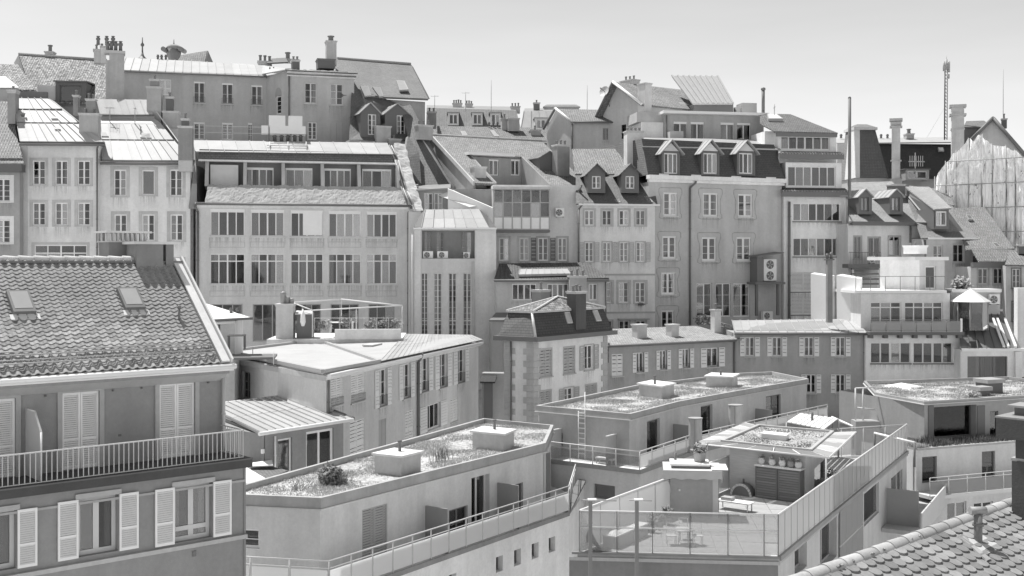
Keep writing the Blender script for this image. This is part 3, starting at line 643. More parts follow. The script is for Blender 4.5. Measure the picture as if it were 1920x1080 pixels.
b.roof([(188, 231, 2.85), (303, 232, 2.85), (290, 222, 3.5), (188, 222, 3.5)], ZINC, name='flat_step'); b.add('band_wall', MB(fr).box(fr.U(187, 3.45), fr.U(290, 3.45), 3.45, 3.6, fr.Z(230, 228, 3.45), fr.Z(230, 214, 3.45)), ZINCM)
b.roof([(181, 186, 4.6), (276, 187, 4.6), (280, 195, 9), (181, 195, 9)], ZINCM, name='back_roof')
sw = MB(); sw.prism([fr.Q(361, 303, -.5), fr.Q(276, 187, 4.6), fr.W(fr.U(280, 9), 9, fr.Z(280, 195, 9)), fr.W(fr.U(355, 9), 9, fr.Z(355, 303, 9))], fr.d*.1); b.add('verge_wall', sw, mat('plaster', .5))
b.gutter(188, 363, 307, -.62, .11); b.pipe(361, 306, 560, kink=(.2, .4), r=.08)
b.skylight([(190, 256, 1.6), (204, 256, 1.6), (200, 248, 2), (188, 248, 2)], th=.05); b.skylight([(263, 258, 1.5), (284, 259, 1.5), (282, 250, 1.9), (263, 250, 1.9)], th=.05)
for lb, x, yb, yt, ww in (('folding antenna frame on the white metal roof, left one', 206, 226, 199, 16), ('thin whip antenna on the white metal roof, right one', 253, 227, 200, 2)): antenna(lb, x, yb, yt, 94, w=ww)
# chimney stacks between the narrow houses
def stack(label, x, Y, parts, ang=8):
    b = Bld('chimney_stack', label, x, Y, ang, cat='chimney', group='chimney stacks between the narrow houses')
    for x0, x1, yt, yb, v, d, m, n in parts: b.chim(x0, x1, yt, yb, v, d, m, pots=n)
    b.add('foundation_wall', MB(b.fr).box(b.fr.U(parts[0][0]), b.fr.U(parts[0][1]), .1, .8, b.fr.Z(x, parts[0][3])-.9, b.fr.Z(x, parts[0][3])), mat('plaster', .4)); return b
cg = mat('concrete', .32); cdk = mat('concrete', .2)
stack('wide chimney block with pots between the two metal-roofed houses', 148, 90.5, [(148, 184, 212, 262, 0, 1, cg, 2), (161, 178, 185, 214, .6, .6, cdk, 2), (137, 146, 178, 215, 1.5, .7, cdk, 1)])
stack('tall two-part chimney beside the antennas', 276, 95, [(275, 302, 162, 235, 0, 1, cg, 0), (281, 297, 148, 164, .2, .6, cdk, 1)])
stack('small dark chimney with single square pot beside the tall one', 309, 95, [(305, 334, 208, 240, 0, 1, cg, 0), (311, 324, 181, 209, .2, .6, BLACK, 1)])
stack('dark chimney at the junction with the big office-like house', 334, 90.5, [(334, 360, 236, 300, 0, 1, cdk, 0), (340, 353, 222, 238, .2, .6, BLACK, 1)])

# ================================================================== main block with five window columns
b = Bld('apartment_house', 'wide grey house with two rows of five multi-pane windows and recessed attic balconies', 365, 92, 12, cat='house')
fr = b.fr; pm = mat('plaster', .5); WX = ((394, 459), (470, 533), (545, 606), (616, 677), (687, 744))
for i, (x0, x1) in enumerate(WX):
    dy = i*1.2
    b.win(x0, 392+dy, x1, 443+dy*.6, cols=4, blind=.12, cur=(-1, 3, -1, 3, -1)[i], sill=.14, surm=pm)
    b.win(x0, 476, x1, 533, cols=4, rows=1, transom=.24, cur=(3, 1, 3, 1, 3)[i], sill=.14, surm=pm, fw=.07)
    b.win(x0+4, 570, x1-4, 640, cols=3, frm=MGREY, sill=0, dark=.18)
    for y0, y1 in ((453, 464), (545, 556)):
        u0, u1 = fr.U(x0-1), fr.U(x1); z0, z1 = fr.Z(x0, y1), fr.Z(x0, y0); m_ = MB(fr)
        m_.box(u0, u1, -.025, .02, z0, z0+.05).box(u0, u1, -.025, .02, z1-.05, z1).box(u0, u0+.05, -.025, .02, z0+.05, z1-.05).box(u1-.05, u1, -.025, .02, z0+.05, z1-.05)
        b.add('wall_panel', m_, mat('plaster', .36))
u0, u1 = fr.U(568), fr.U(604); b.add('white_blind', MB(fr).box(u0, u1, .05, .08, fr.Z(586, 441), fr.Z(586, 399)), WHITE)
b.wall(367, 768, 384, pm, depth=11)
ze = fr.Z(560, 384); b.add('cornice', MB(fr).box(fr.U(366), fr.U(770), -.45, .02, ze-.05, ze+.12).box(fr.U(367), fr.U(769), -.25, .02, ze-.3, ze-.05), mat('plaster', .62))
b.gutter(367, 771, 384, -.6, .1); b.pipe(371, 390, 640, kink=(-.2, .4), r=.09); b.pipe(766, 392, 640, kink=(.2, .4), r=.1, m=BLACK); b.pipe(772, 392, 640, r=.06, m=DGREY)
# apron of rough pale tiles, then the loggia and its fins
rough = mat('moss', .62)
mb = MB(); A0, A1, A2, A3 = fr.Q(384, 379, -.5), fr.Q(764, 385, -.5), fr.Q(752, 351, 1.0), fr.Q(390, 346, 1.0)
def apron(i, j):
    p = A0.lerp(A1, i).lerp(A3.lerp(A2, i), j); return p+Vector((0, 0, .07*noise.noise(p*1.7)+.07*noise.noise(p*5)+.04*noise.noise(p*11)))
mb.grid(apron, 150, 14, smooth=False); b.add('tile_apron', mb, mat('plaster', .3)); b.roof([A0-Vector((0, 0, .1)), A1-Vector((0, 0, .1)), A2-Vector((0, 0, .1)), A3-Vector((0, 0, .1))], STONE, th=.1, name='apron_base')
lf = fr.off(2.6); LW = ((387, 445, 9), (455, 515, 4), (531, 588, 4), (603, 660, 4), (675, 736, 4))
for i, (x0, x1, c) in enumerate(LW):
    if i == 0: b.add('awning', MB(lf).box(lf.U(395), lf.U(447), -.5, -.46, lf.Z(420, 348), lf.Z(420, 310)), mat('cloth', .5)); continue
    b.win(x0+4, 313+i, x1-2, 352, cols=3+(i % 2), fr=lf, cur=(0, 3, 2, 3, 1)[i], blind=.12, sill=0)
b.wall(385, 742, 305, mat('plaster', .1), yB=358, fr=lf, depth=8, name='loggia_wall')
zl, zt = fr.Z(560, 349, 1.0), fr.Z(560, 304, 1.2)
b.add('loggia_floor', MB(fr).box(fr.U(388, 1), fr.U(748, 1), 1.0, 2.65, zl-.35, zl-.02), STONE)
for x in (384, 456, 528, 602, 671, 744):
    u = fr.U(x, 1.2); b.add('fin', MB(fr).prism([(u, .95, zl-.1), (u, 2.6, zl-.1), (u, 2.6, zt), (u, 2.1, zt), (u, 1.3, zl+.8)], fr.d*.28), mat('plaster', .42))
b.add('loggia_ceiling', MB(fr).box(fr.U(372, 1.8), fr.U(742, 1.8), 1.75, 3.2, zt, zt+.14), mat('plaster', .62))
zz = [fr.Z(560, y, 2.0) for y in (302, 283)]
b.add('attic_band', MB(fr).hexa([(fr.U(370, 1.9), 1.9, zz[0]), (fr.U(738, 1.9), 1.9, zz[0]), (fr.U(738, 2.8), 2.8, zz[0]), (fr.U(370, 2.8), 2.8, zz[0]), (fr.U(374, 2.1), 2.15, zz[1]), (fr.U(734, 2.1), 2.15, zz[1]), (fr.U(734, 2.8), 2.8, zz[1]), (fr.U(374, 2.8), 2.8, zz[1])]), mat('slate', .2))
b.sheets([(366, 284, 1.9), (738, 289, 1.9), (726, 268, 4.5), (360, 263, 4.5)], 14, ZINC); b.roof([(360, 263, 4.5), (726, 268, 4.5), (726, 270, 10.5), (362, 266, 10.5)], ZINCM, name='back_roof')
m_ = MB(); m_.tube(fr.Q(500, 272, 3), fr.Q(578, 274, 3), .05, 5).tube(fr.Q(505, 268, 3.6), fr.Q(575, 270, 3.6), .05, 5)
for x in (506, 540, 574): m_.tube(fr.Q(x, 276, 2.6), fr.Q(x, 266, 3.6), .04, 5)
b.add('roof_ladder', m_, LGREY)
b.add('side_parapet', MB().hexa([fr.W(*p) for p in ((fr.U(354, -.4), -.4, fr.Z(366, 392)), (fr.U(369, -.4), -.4, fr.Z(366, 392)), (fr.U(364, 5), 5, fr.Z(366, 285)), (fr.U(352, 5), 5, fr.Z(366, 285)), (fr.U(360, -.4), -.4, fr.Z(366, 345)), (fr.U(369, -.4), -.4, fr.Z(366, 345)), (fr.U(364, 5), 5, fr.Z(362, 258, 5)), (fr.U(352, 5), 5, fr.Z(362, 258, 5)))]), cdk)
# rough firewall strip with cables at its right end
def fwall(i, j):
    p = fr.Q(738+20*i, 268, 4.6).lerp(fr.Q(768+26*i, 396, -.7), j); return p+Vector((.12*noise.noise(p*1.6), 0, .2*noise.noise(p*1.3)+.1*noise.noise(p*4)))
mb = MB(); mb.grid(fwall, 6, 40, smooth=False); b.add('firewall_top', mb, mat('plaster', .42))
b.add('firewall', MB().hexa([fr.W(*p) for p in ((fr.U(768, -.6), -.6, b.zb), (fr.U(790, -.6), -.6, b.zb), (fr.U(756, 4.6), 4.6, b.zb), (fr.U(738, 4.6), 4.6, b.zb), (fr.U(768, -.6), -.6, fr.Z(780, 397, -.6)), (fr.U(790, -.6), -.6, fr.Z(780, 397, -.6)), (fr.U(756, 4.6), 4.6, fr.Z(745, 271, 4.6)), (fr.U(738, 4.6), 4.6, fr.Z(745, 271, 4.6)))]), mat('plaster', .5))
for k in range(4): b.add('cable', MB().path([fr.Q(722+k*4, 270+k, 4.4), fr.Q(738+k*3, 300, 3.0), fr.Q(752+k*4, 350+k*3, .8), fr.Q(764+k*4, 383, -.75)], .06, 5), STONE if k % 2 else DGREY)
b.add('railing', MB(fr).box(fr.U(368, 5), fr.U(560, 5), 5, 5.04, fr.Z(460, 250, 5), fr.Z(460, 249.4, 5)).box(fr.U(368, 5), fr.U(560, 5), 5, 5.04, fr.Z(460, 238, 5), fr.Z(460, 237.4, 5)), LGREY)
# rooftop ventilation plant
t = Thing('ventilation_plant', 'two white ventilation boxes on a long white duct on the wide house roof', 'ventilation', fr.Q(535, 262, 4.8)); g = fr.off(4.8)
for x0, x1, y0, y1 in ((504, 535, 217, 236), (541, 567, 217, 236), (506, 573, 236, 251)): t.add('casing', MB(g).box(g.U(x0), g.U(x1), 0, 1.2, g.Z(540, y1), g.Z(540, y0)), WHITE)
t.add('end_box', MB(g).box(g.U(490), g.U(503), .1, 1, g.Z(500, 250), g.Z(500, 235)), WHITE)
for x in (504, 545, 574): t.add('leg', MB(g).box(g.U(x-1), g.U(x+1.5), .1, .2, g.Z(540, 266), g.Z(540, 251)), DGREY)
for i, x in enumerate((515, 528, 540, 553, 564)): t.add('vent_pipe', MB(g).lathe((g.U(x), .4, g.Z(x, 264)), [(.16, 0), (.16, .35), (.24, .4), (.1, .55)], 8), DGREY)

# ================================================================== house with the tall windows and zinc pent roof
b = Bld('tall_window_house', 'grey house with four tall narrow glazed bays under a zinc pent roof', 776, 91, 4)
fr = b.fr; pm = mat('plaster', .44)
for x0, x1 in ((790, 802), (813, 829), (841, 856), (868, 884)): b.win(x0, 512, x1, 640, cols=2, rows=12, frm=mat('paint', .55), sill=0, mid=.3, rec=.25)
b.hole(fr, fr.U(791), fr.U(890), fr.Z(840, 485), fr.Z(840, 432))
lw = fr.off(1.6)
for x0, x1 in ((795, 809), (817, 833), (864, 885)): b.win(x0, 434, x1, 478, fr=lw, rows=3, cur=1, frm=MGREY, sill=0)
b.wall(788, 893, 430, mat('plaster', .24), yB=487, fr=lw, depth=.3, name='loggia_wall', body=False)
b.wall(776, 890, 428, pm, depth=6, rev=1.6)
b.add('loggia_parapet', MB(fr).box(fr.U(791), fr.U(890), .003, .1, fr.Z(840, 486), fr.Z(840, 484)), DGREY)
b.add('side_tower', MB(fr).hexa([(fr.U(890)+.01, .15, b.zb), (fr.U(931), .6, b.zb), (fr.U(931), 8, b.zb), (fr.U(890)+.01, 8, b.zb), (fr.U(890)+.01, .15, fr.Z(905, 428)), (fr.U(931), .6, fr.Z(905, 428)), (fr.U(931), 8, fr.Z(905, 428)), (fr.U(890)+.01, 8, fr.Z(905, 428))]), mat('plaster', .6))
b.add('corner_pilaster', MB(fr).box(fr.U(777), fr.U(789), -.06, .02, b.zb, fr.Z(783, 430)), mat('plaster', .5)); b.add('corner_pilaster', MB(fr).box(fr.U(884), fr.U(890), -.05, .02, b.zb, fr.Z(887, 490)), mat('plaster', .35))
b.sheets([(790, 427, -.5), (917, 427, -.5), (898, 392, 1.6), (797, 393, 1.6)], 6, ZINC, rows=2); b.roof([(797, 393, 1.6), (898, 392, 1.6), (900, 396, 5), (797, 396, 5)], ZINCM, name='back_roof')
b.roof([(776, 425, -.4), (790, 427, -.5), (797, 393, 1.6), (790, 400, 1.4)], ZINCD, name='hip_roof'); b.roof([(917, 427, -.5), (931, 427, -.3), (915, 405, 1.2), (898, 392, 1.6)], ZINCD, name='hip_roof')
b.add('cornice', MB(fr).box(fr.U(775), fr.U(931), -.55, .02, fr.Z(850, 430), fr.Z(850, 427)), WHITE); b.pipe(773, 440, 640, v=-.15, r=.06, m=LGREY)
for lb, x0, x1, y0, y1 in (('left air conditioner in the loggia under the zinc pent roof', 793, 812, 471, 485), ('second air conditioner in the loggia under the zinc pent roof', 820, 840, 471, 485), ('small white unit at the right end of the loggia', 869, 881, 473, 485)): ac_unit(lb, fr, x0, x1, y0, y1, .25)
# roof terrace above it
b2 = Bld('roof_terrace_house', 'set-back attic storey with sloping white parapet above the zinc pent roof', 783, 97, 6)
f3 = b2.fr; b2.win(795, 362, 812, 398, fr=f3, rows=2); b2.win(814, 362, 830, 398, fr=f3, cur=2, rows=2); b2.wall(783, 925, 354, mat('plaster', .3), depth=5)
b2.add('parapet', MB().hexa([f3.W(*p) for p in ((f3.U(840, -1), -1, b2.zb), (f3.U(924, -3), -3, b2.zb), (f3.U(924, -3), -2.6, b2.zb), (f3.U(840, -1), -.6, b2.zb), (f3.U(840, -1), -1, f3.Z(840, 354, -1)), (f3.U(924, -3), -3, f3.Z(924, 390, -3)), (f3.U(924, -3), -2.6, f3.Z(924, 388, -3)), (f3.U(840, -1), -.6, f3.Z(840, 352, -1)))]), WHITE)
b2.add('awning', MB().slab([f3.Q(822, 366, -.3), f3.Q(880, 388, -2.5), f3.Q(905, 384, -2.2), f3.Q(850, 356, -.2)], .05), mat('cloth', .5)); b2.roof([(780, 356, -.4), (845, 352, -.4), (845, 345, 4), (780, 345, 4)], ZINCM)
# ================================================================== tiled house with roof cut-out, conservatory and extension
b = Bld('tiled_gable_house', 'tiled gable house with roof cut-out, glazed winter garden and stucco wall in the centre', 888, 98, 27)
rf = b.fr; tm = mat('moss', .5); ze = rf.Z(888, 338); V1, V2 = 5.2, 9.0; zr = rf.Z(808, 253, 9.0)
def rz(v): return ze+(zr-ze)*v/V2
uR = rf.U(1098); uc0, uc1 = rf.U(926), rf.U(1030)
for u0, u1, v0, v1 in ((-.15, uR+.3, V1, V2), (-.15, uc0, -.5, V1), (uc1, uR+.3, -.5, V1)):
    b.add('roof', MB(rf).slab([(u0, v0, rz(v0)), (u1, v0, rz(v0)), (u1, v1, rz(v1)), (u0, v1, rz(v1))], .2), tm)
b.add('back_roof', MB(rf).slab([(-.15, V2, zr), (uR+.3, V2, zr), (uR+.3, 16, ze+1), (-.15, 16, ze+1)], .2), tm)
b.add('ridge_cap', MB(rf).tube((-.2, V2, zr), (uR+.3, V2, zr), .13, 8), mat('concrete', .3))
b.add('verge_board', MB(rf).prism([(-.3, -.55, ze-.5), (-.3, -.55, ze-.1), (-.3, V2, zr+.05), (-.3, V2, zr-.35)], rf.d*.14), STONE)
b.add('gable_wall', MB(rf).prism([(0, 0, b.zb), (0, 0, ze-.2), (0, V2, zr-.2), (0, 15, ze+1), (0, 15, b.zb)], rf.d*.2), mat('plaster', .3)); b.add('gable_wall', MB(rf).prism([(uR, 0, b.zb), (uR, 0, ze-.2), (uR, V2, zr-.2), (uR, 15, ze+1), (uR, 15, b.zb)], rf.d*.2), mat('plaster', .3))
cut = rf.off(V1)
for x0, x1 in ((917, 935), (958, 975)): b.win(x0, 299, x1, 329, fr=cut, rows=1, blind=.1, sill=0, fw=.09)
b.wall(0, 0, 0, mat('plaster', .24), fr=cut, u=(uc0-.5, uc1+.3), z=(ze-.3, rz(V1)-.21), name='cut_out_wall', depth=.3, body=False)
b.add('eave_beam', MB(rf).box(uc0-.4, uc1-1.2, V1-.75, V1+.1, rz(V1)-.1, rz(V1)+.16), WHITE)
for uu in (uc0, uc1-.15): b.add('cheek_wall', MB(rf).prism([(uu, -.3, ze-.4), (uu, V1, ze-.4), (uu, V1, rz(V1)), (uu, -.3, rz(-.3))], rf.d*.15), mat('plaster', .26))
b.add('cut_out_floor', MB(rf).box(uc0, uc1, -.3, V1, ze-.5, ze-.35), STONE)
b.chim(890, 912, 312, 352, .5, 1, mat('concrete', .36), pots=0, fr=rf); b.chim(1045, 1068, 271, 340, 1.5, 1, mat('concrete', .22), pots=3, fr=rf); b.chim(920, 940, 290, 300, 6, .2, STONE, pots=0, fr=rf)
b.dormer(1012, 1048, 296, 326, 2.6, [(1038, 299, 1049, 317)], dep=3, roofh=.6, front=BLACK, m_roof=mat('moss', .4), fr=rf, nsh=0, wk=dict(rows=2))
f0 = Fr(925, 95, 6); pw = mat('plaster', .52); g = f0.off(.9)
for i, (x0, x1) in enumerate(((936, 955), (974, 992), (1009, 1028), (1046, 1063))): b.win(x0, 446, x1, 489, fr=g, rows=3, sur=.16, surm=(STONE if i < 2 else MGREY), cur=1, shut='open' if i == 2 else '', shm=DGREY, ns=6)
b.wall(925, 1088, 347, pw, fr=g, depth=6)
cons = f0.off(-.2); zc = [cons.Z(978, y) for y in (430, 407, 380, 357)]; uc = [cons.U(926+(1030-926)*i/6) for i in range(7)]
co = link('winter_garden', None, b.root); m_ = MB(cons)
for u in uc: m_.box(u-.05, u+.05, -.04, .06, zc[0], zc[3]+.1)
for z in (zc[0], zc[1], zc[2], zc[3]+.05): m_.box(uc[0], uc[-1], -.035, .055, z-.04, z+.05)
b.add('frame', m_, MGREY, co)
for i in range(6):
    b.add('panel', MB(cons).box(uc[i]+.05, uc[i+1]-.05, 0, .02, zc[0]+.05, zc[1]-.04), WHITE, co)
    for a, c in ((1, 2), (2, 3)): b.add('pane', MB(cons).box(uc[i]+.05, uc[i+1]-.05, 0, .012, zc[a]+.05, zc[c]-.04), GLASS, co)
b.add('roof_slab', MB(cons).box(uc[0]-.1, uc[-1]+.1, -.2, 1.09, zc[3]+.1, zc[3]+.3), STONE, co); b.add('floor_slab', MB(cons).box(uc[0]-.05, uc[-1]+.05, -.1, 1.09, zc[0]-.25, zc[0]-.045), DGREY, co)
for u in (uc[0], uc[-1]): b.add('side_panel', MB(cons).box(u-.02, u+.02, .06, 1.09, zc[0]-.05, zc[3]+.1), MGREY, co)
for k in range(5): leafball(b, 'plant', cons.W(uc[0]+.6+k*.8, .6, zc[3]-.3-.5*(k % 2)), .35, 60, mat('plant', .35), co, leaf=.14, seed=k)
ac_unit('air conditioner on the stucco wall right of the winter garden', g, 1042, 1058, 390, 407, -.4)
b.pipe(1085, 352, 500, v=.8, r=.08, fr=f0, kink=(.2, .3))
b = Bld('low_extension', 'low extension with dark pent roof and window strip below the stucco wall', 930, 90, 5)
fr = b.fr; pm = mat('plaster', .4)
for x0, x1, c in ((960, 1006, 4), (1026, 1066, 4), (1104, 1120, 2)): b.win(x0, 532, x1, 563, cols=c, cur=2 if c == 4 else 0, sill=.05)
b.wall(931, 1136, 524, pm, depth=5); rt = b.roof([(926, 525, -.6), (1142, 521, -.6), (1100, 492, 3.5), (936, 494, 3.5)], mat('tile', .2), th=.14); b.gutter(926, 1142, 526, -.65, .1)
b.sheets([(972, 519, -.1), (1070, 517, -.1), (1064, 508, 1.3), (975, 509, 1.3)], 8, ZINC, base=rt, lift=.2, seam=.05); b.pipe(1136, 528, 600, r=.06)
b.chim(1068, 1100, 517, 545, -1.2, 1, mat('concrete', .3), pots=3, poth=.5)
b.add('canopy', MB().slab([fr.Q(917, 600, -2), fr.Q(945, 600, -2), fr.Q(958, 586, -.2), fr.Q(930, 586, -.2)], .12), DGREY); b.add('canopy_wall', MB(fr).box(fr.U(921, -1.8), fr.U(942, -1.8), -1.8, .5, b.zb, fr.Z(930, 600, -1.8)), mat('plaster', .3))

# ================================================================== stucco house with two dormers
b = Bld('stucco_house', 'pale stucco house with two dark dormers and rows of four small windows', 1086, 96, 9)
fr = b.fr; pm = mat('plaster', .56); sm = mat('concrete', .36)
for i, x in enumerate((1105, 1138, 1170, 1201)):
    b.win(x-9, 394, x+9, 423, rows=2, sur=.16, surm=sm, sill=.05, cur=(2, 0, 1, 0)[i], frm=LGREY if i % 2 else WHITE)
    b.win(x-8, 454, x+8, 491, rows=3, sur=.1, surm=sm, sill=.08, cur=(0, 0, 3, 0)[i], shut='R' if i % 2 else 'open', shm=mat('paint', .38), ns=6)
    if i: b.win(x-10, 529, x+9, 568, rows=3, sur=.2, surm=sm, sill=.1, cur=1, frm=WHITE)
    b.win(x-9, 601, x+10, 640, rows=2, sur=.1, surm=sm, sill=0, cur=3)
b.wall(1086, 1228, 382, pm, depth=9)
for y in (515, 586): b.add('string_course', MB(fr).box(fr.U(1086), fr.U(1228), -.07, .02, fr.Z(1157, y+1.5), fr.Z(1157, y-1.5)), MGREY)
b.add('canopy', MB(fr).box(fr.U(1158), fr.U(1216), -.45, .02, fr.Z(1190, 599), fr.Z(1190, 597)), MGREY)
for y in (463, 586): leafball(b, 'flower_box', fr.W(fr.U(1201), -.15, fr.Z(1201, 570)), .3, 50, mat('plant', .25), leaf=.1, squash=.4, seed=y)
lo = b.roof([(1080, 382, -.6), (1233, 383, -.6), (1220, 324, 2.4), (1080, 324, 2.4)], mat('slate', .16)); b.roof([(1078, 326, 2.2), (1222, 326, 2.2), (1205, 279, 6), (1073, 279, 6)], mat('moss', .48), name='upper_roof'); b.roof([(1073, 279, 6), (1205, 279, 6), (1205, 290, 10), (1073, 290, 10)], mat('moss', .48), name='back_roof')
b.add('eave_board', MB(fr).box(fr.U(1082), fr.U(1234), -.62, .02, fr.Z(1157, 386), fr.Z(1157, 383)), WHITE)
for x in (1118, 1181): b.dormer(x-16, x+17, 324, 362, .1, [(x-8, 330, x+9, 354)], dep=3, roofh=.75, front=BLACK, m_roof=mat('moss', .42), wk=dict(rows=2, cur=2 if x > 1150 else 0, fw=.09), nsh=0, over=.3)
for x in (1098, 1150, 1210):
    b.roof([(x+5, 379, -.45), (x+15, 379, -.45), (x-3, 352, 1.0), (x-13, 352, 1.0)], mat('tile', .5), th=.06, name='lead_strip', parent=None)
b.pipe(1085, 386, 500, v=-.15, r=.08, kink=(.25, .35)); b.chim(1176, 1206, 245, 345, 2.5, 1.2, mat('concrete', .5), pots=4, poth=.35)

# ================================================================== mansard house with three pediment dormers
b = Bld('mansard_house', 'tall grey house with dark mansard roof and three pedimented dormers', 1215, 97, 21)
fr = b.fr; pm = mat('plaster', .39); sm = mat('plaster', .5)
def ogee(x0, y0, x1, y1):
    u0, u1 = fr.U(x0), fr.U(x1); z1, z0 = fr.Z((x0+x1)/2, y0), fr.Z((x0+x1)/2, y1); H = z1-z0; m_ = MB(fr)
    for sgn, ub in ((-1, u0), (1, u1)):
        pr = [(.08, z0-.25), (.42, z0-.15), (.42, z0+.12), (.28, z0+.3), (.24, z0+H*.7), (.45, z1-.05), (.45, z1+.3), (.3, z1+.42)]
        for (a, za), (c, zc_) in zip(pr, pr[1:]): m_.tube((ub+sgn*a, -.0, za), (ub+sgn*c, 0, zc_), .03, 5)
    m_.tube((u0-.3, 0, z1+.42), (u1+.3, 0, z1+.42), .03, 5).tube((u0-.08, 0, z0-.25), (u1+.08, 0, z0-.25), .03, 5)
    b.add('moulding', m_, mat('plaster', .3))
for x0, y0, x1, y1 in ((1244, 361, 1270, 405), (1318, 362, 1346, 406), (1384, 364, 1411, 407), (1242, 443, 1268, 485), (1316, 445, 1343, 489), (1381, 445, 1408, 489), (1240, 511, 1266, 552), (1240, 582, 1264, 625)):
    b.win(x0, y0, x1, y1, rows=3, cols=2, fw=.14, mw=.14, sill=.12, surm=sm, cur=RND.choice((0, 0, 1)), blind=.05); ogee(x0, y0, x1, y1)
for i, (x0, x1) in enumerate(((1306, 1335), (1342, 1370), (1375, 1406))): b.win(x0, 531, x1, 594, cols=2, rows=3, sill=0, cur=(2, 3, 3)[i], fw=.09)
b.wall(1216, 1466, 345, pm, depth=10); zc = fr.Z(1340, 345)
b.add('cornice', MB(fr).box(fr.U(1212), fr.U(1468), -.6, .02, zc+.25, zc+.6).box(fr.U(1214), fr.U(1467), -.35, .02, zc, zc+.25), mat('plaster', .68))
zt = fr.Z(1340, 268, 1.6); zb_ = zc+.6
b.add('mansard', MB(fr).hexa([(fr.U(1212), -.3, zb_), (fr.U(1467), -.3, zb_), (fr.U(1467), 9, zb_), (fr.U(1212), 9, zb_), (fr.U(1212), .9, zt), (fr.U(1462), .9, zt), (fr.U(1462), 9, zt), (fr.U(1212), 9, zt)]), mat('slate', .12))
b.roof([(1204, 274, .6), (1464, 280, .6), (1450, 262, 5), (1207, 258, 5)], ZINC, th=.1, name='roof'); b.roof([(1207, 258, 5), (1450, 262, 5), (1450, 262, 9.5), (1207, 259, 9.5)], ZINCM, th=.1, name='back_roof')
for x in (1258, 1332, 1399): b.dormer(x-17, x+17, 284, 329, -.35, [(x-13, 287, x+13, 326)], dep=3.5, roofh=.95, front=BLACK, wk=dict(cols=3, rows=1, mw=.1, fw=.1), nsh=6, over=.3)
for x in (1258, 1332, 1399): f_ = fr.off(-.4); b.add('pediment', MB(f_).prism([(f_.U(x-15), 0, f_.Z(x, 283)), (f_.U(x+15), 0, f_.Z(x, 283)), (f_.U(x), 0, f_.Z(x, 268))], f_.n*.04), mat('wood', .5))
for x in (1240, 1300, 1375, 1440): b.add('snow_guard', MB(fr).box(fr.U(x-9), fr.U(x+9), -.5, -.46, zb_, zb_+.12), LGREY)
b.pipe(1294, 345, 610, r=.09, kink=(.35, .4), m=DGREY)
# air conditioning cabinet on brackets
f_ = fr.off(-1.2); t = Thing('equipment_cabinet', 'lean-to cabinet on a ledge housing a twin-fan unit', 'cabinet', f_.Q(1440, 530)); z0, z1 = f_.Z(1440, 529), f_.Z(1440, 482)
t.add('side_panel', MB(f_).box(f_.U(1420), f_.U(1431), 0, 1.19, z0, z1), DGREY); t.add('roof', MB(f_).hexa([(f_.U(1417), -.2, z1), (f_.U(1468), -.2, z1+.35), (f_.U(1468), 1.19, z1+.4), (f_.U(1417), 1.19, z1+.05), (f_.U(1417), -.2, z1+.08), (f_.U(1468), -.2, z1+.43), (f_.U(1468), 1.19, z1+.48), (f_.U(1417), 1.19, z1+.13)]), DGREY)
t.add('shelf', MB(f_).box(f_.U(1414), f_.U(1470), -.2, 1.19, z0-.2, z0), DGREY); t.add('bracket', MB(f_).box(f_.U(1420), f_.U(1424), .2, .4, z0-3, z0-.2), DGREY); t.add('bracket', MB(f_).box(f_.U(1460), f_.U(1464), .2, .4, z0-3, z0-.2), DGREY)
ac_unit('tall twin-fan unit inside the lean-to cabinet', f_, 1432, 1456, 486, 527, .3, fans=2, stack=True); ac_unit('air conditioner low on the wall below the lean-to cabinet', f_, 1431, 1449, 584, 600, .6)

# ================================================================== houses behind the mansard
b = Bld('gabled_house', 'tall gabled house with satellite dish and tiled roof on the skyline', 1130, 110, 32)
fr = b.fr; gl = Fr(ang=-40, p=fr.Q(1205, 275)); gl = Fr(1205, 108, -56)
ul, ur, um_ = gl.U(1131), gl.U(1206), gl.U(1158); zE, zA = gl.Z(1140, 207), gl.Z(1158, 160)
pm = mat('plaster', .46)
b.win(1165, 232, 1176, 262, fr=gl, sill=0, cols=1, frm=LGREY, hole=False, rec=-.02)
b.add('gable_wall', MB(gl).prism([(ul, 0, b.zb), (ur, 0, b.zb), (ur, 0, zE), (um_, 0, zA), (ul, 0, zE-.4)], gl.n*.3), pm)
def rr(u, v, z): return gl.W(u, v, z)
zE2 = zE+.25; b.add('roof', MB().slab([rr(ur+.5, -.6, zE-.1), rr(ur+.5, 11, zE-.1), rr(um_, 11, zA+.3), rr(um_, -.6, zA+.3)], .2), mat('moss', .45)); b.add('roof', MB().slab([rr(ul-.5, -.6, zE-.7), rr(um_, -.6, zA+.3), rr(um_, 11, zA+.3), rr(ul-.5, 11, zE-.7)], .2), mat('moss', .45))
b.add('barge_board', MB().tube(rr(ur+.5, -.62, zE-.1), rr(um_, -.62, zA+.3), .14, 6), WHITE); b.add('barge_board', MB().tube(rr(ul-.5, -.62, zE-.7), rr(um_, -.62, zA+.3), .14, 6), DGREY)
b.wall(0, 0, 0, pm, fr=Fr(ang=34, p=gl.W(ur-.02, .3, 0)), u=(0, 11), z=(b.zb, zE), body=False, name='side_wall')
b.chim(1163, 1185, 150, 172, 2, 1, STONE, pots=3, fr=gl); b.chim(1196, 1210, 156, 270, -.3, .8, mat('concrete', .45), pots=0, fr=gl)
b.skylight([rr(ur-.4, 5.2, zE+.35), rr(ur-.4, 6.4, zE+.35), rr(ur-1.3, 6.4, zE+.35+(.9)*(zA-zE)/(ur-um_)), rr(ur-1.3, 5.2, zE+.35+.9*(zA-zE)/(ur-um_))])
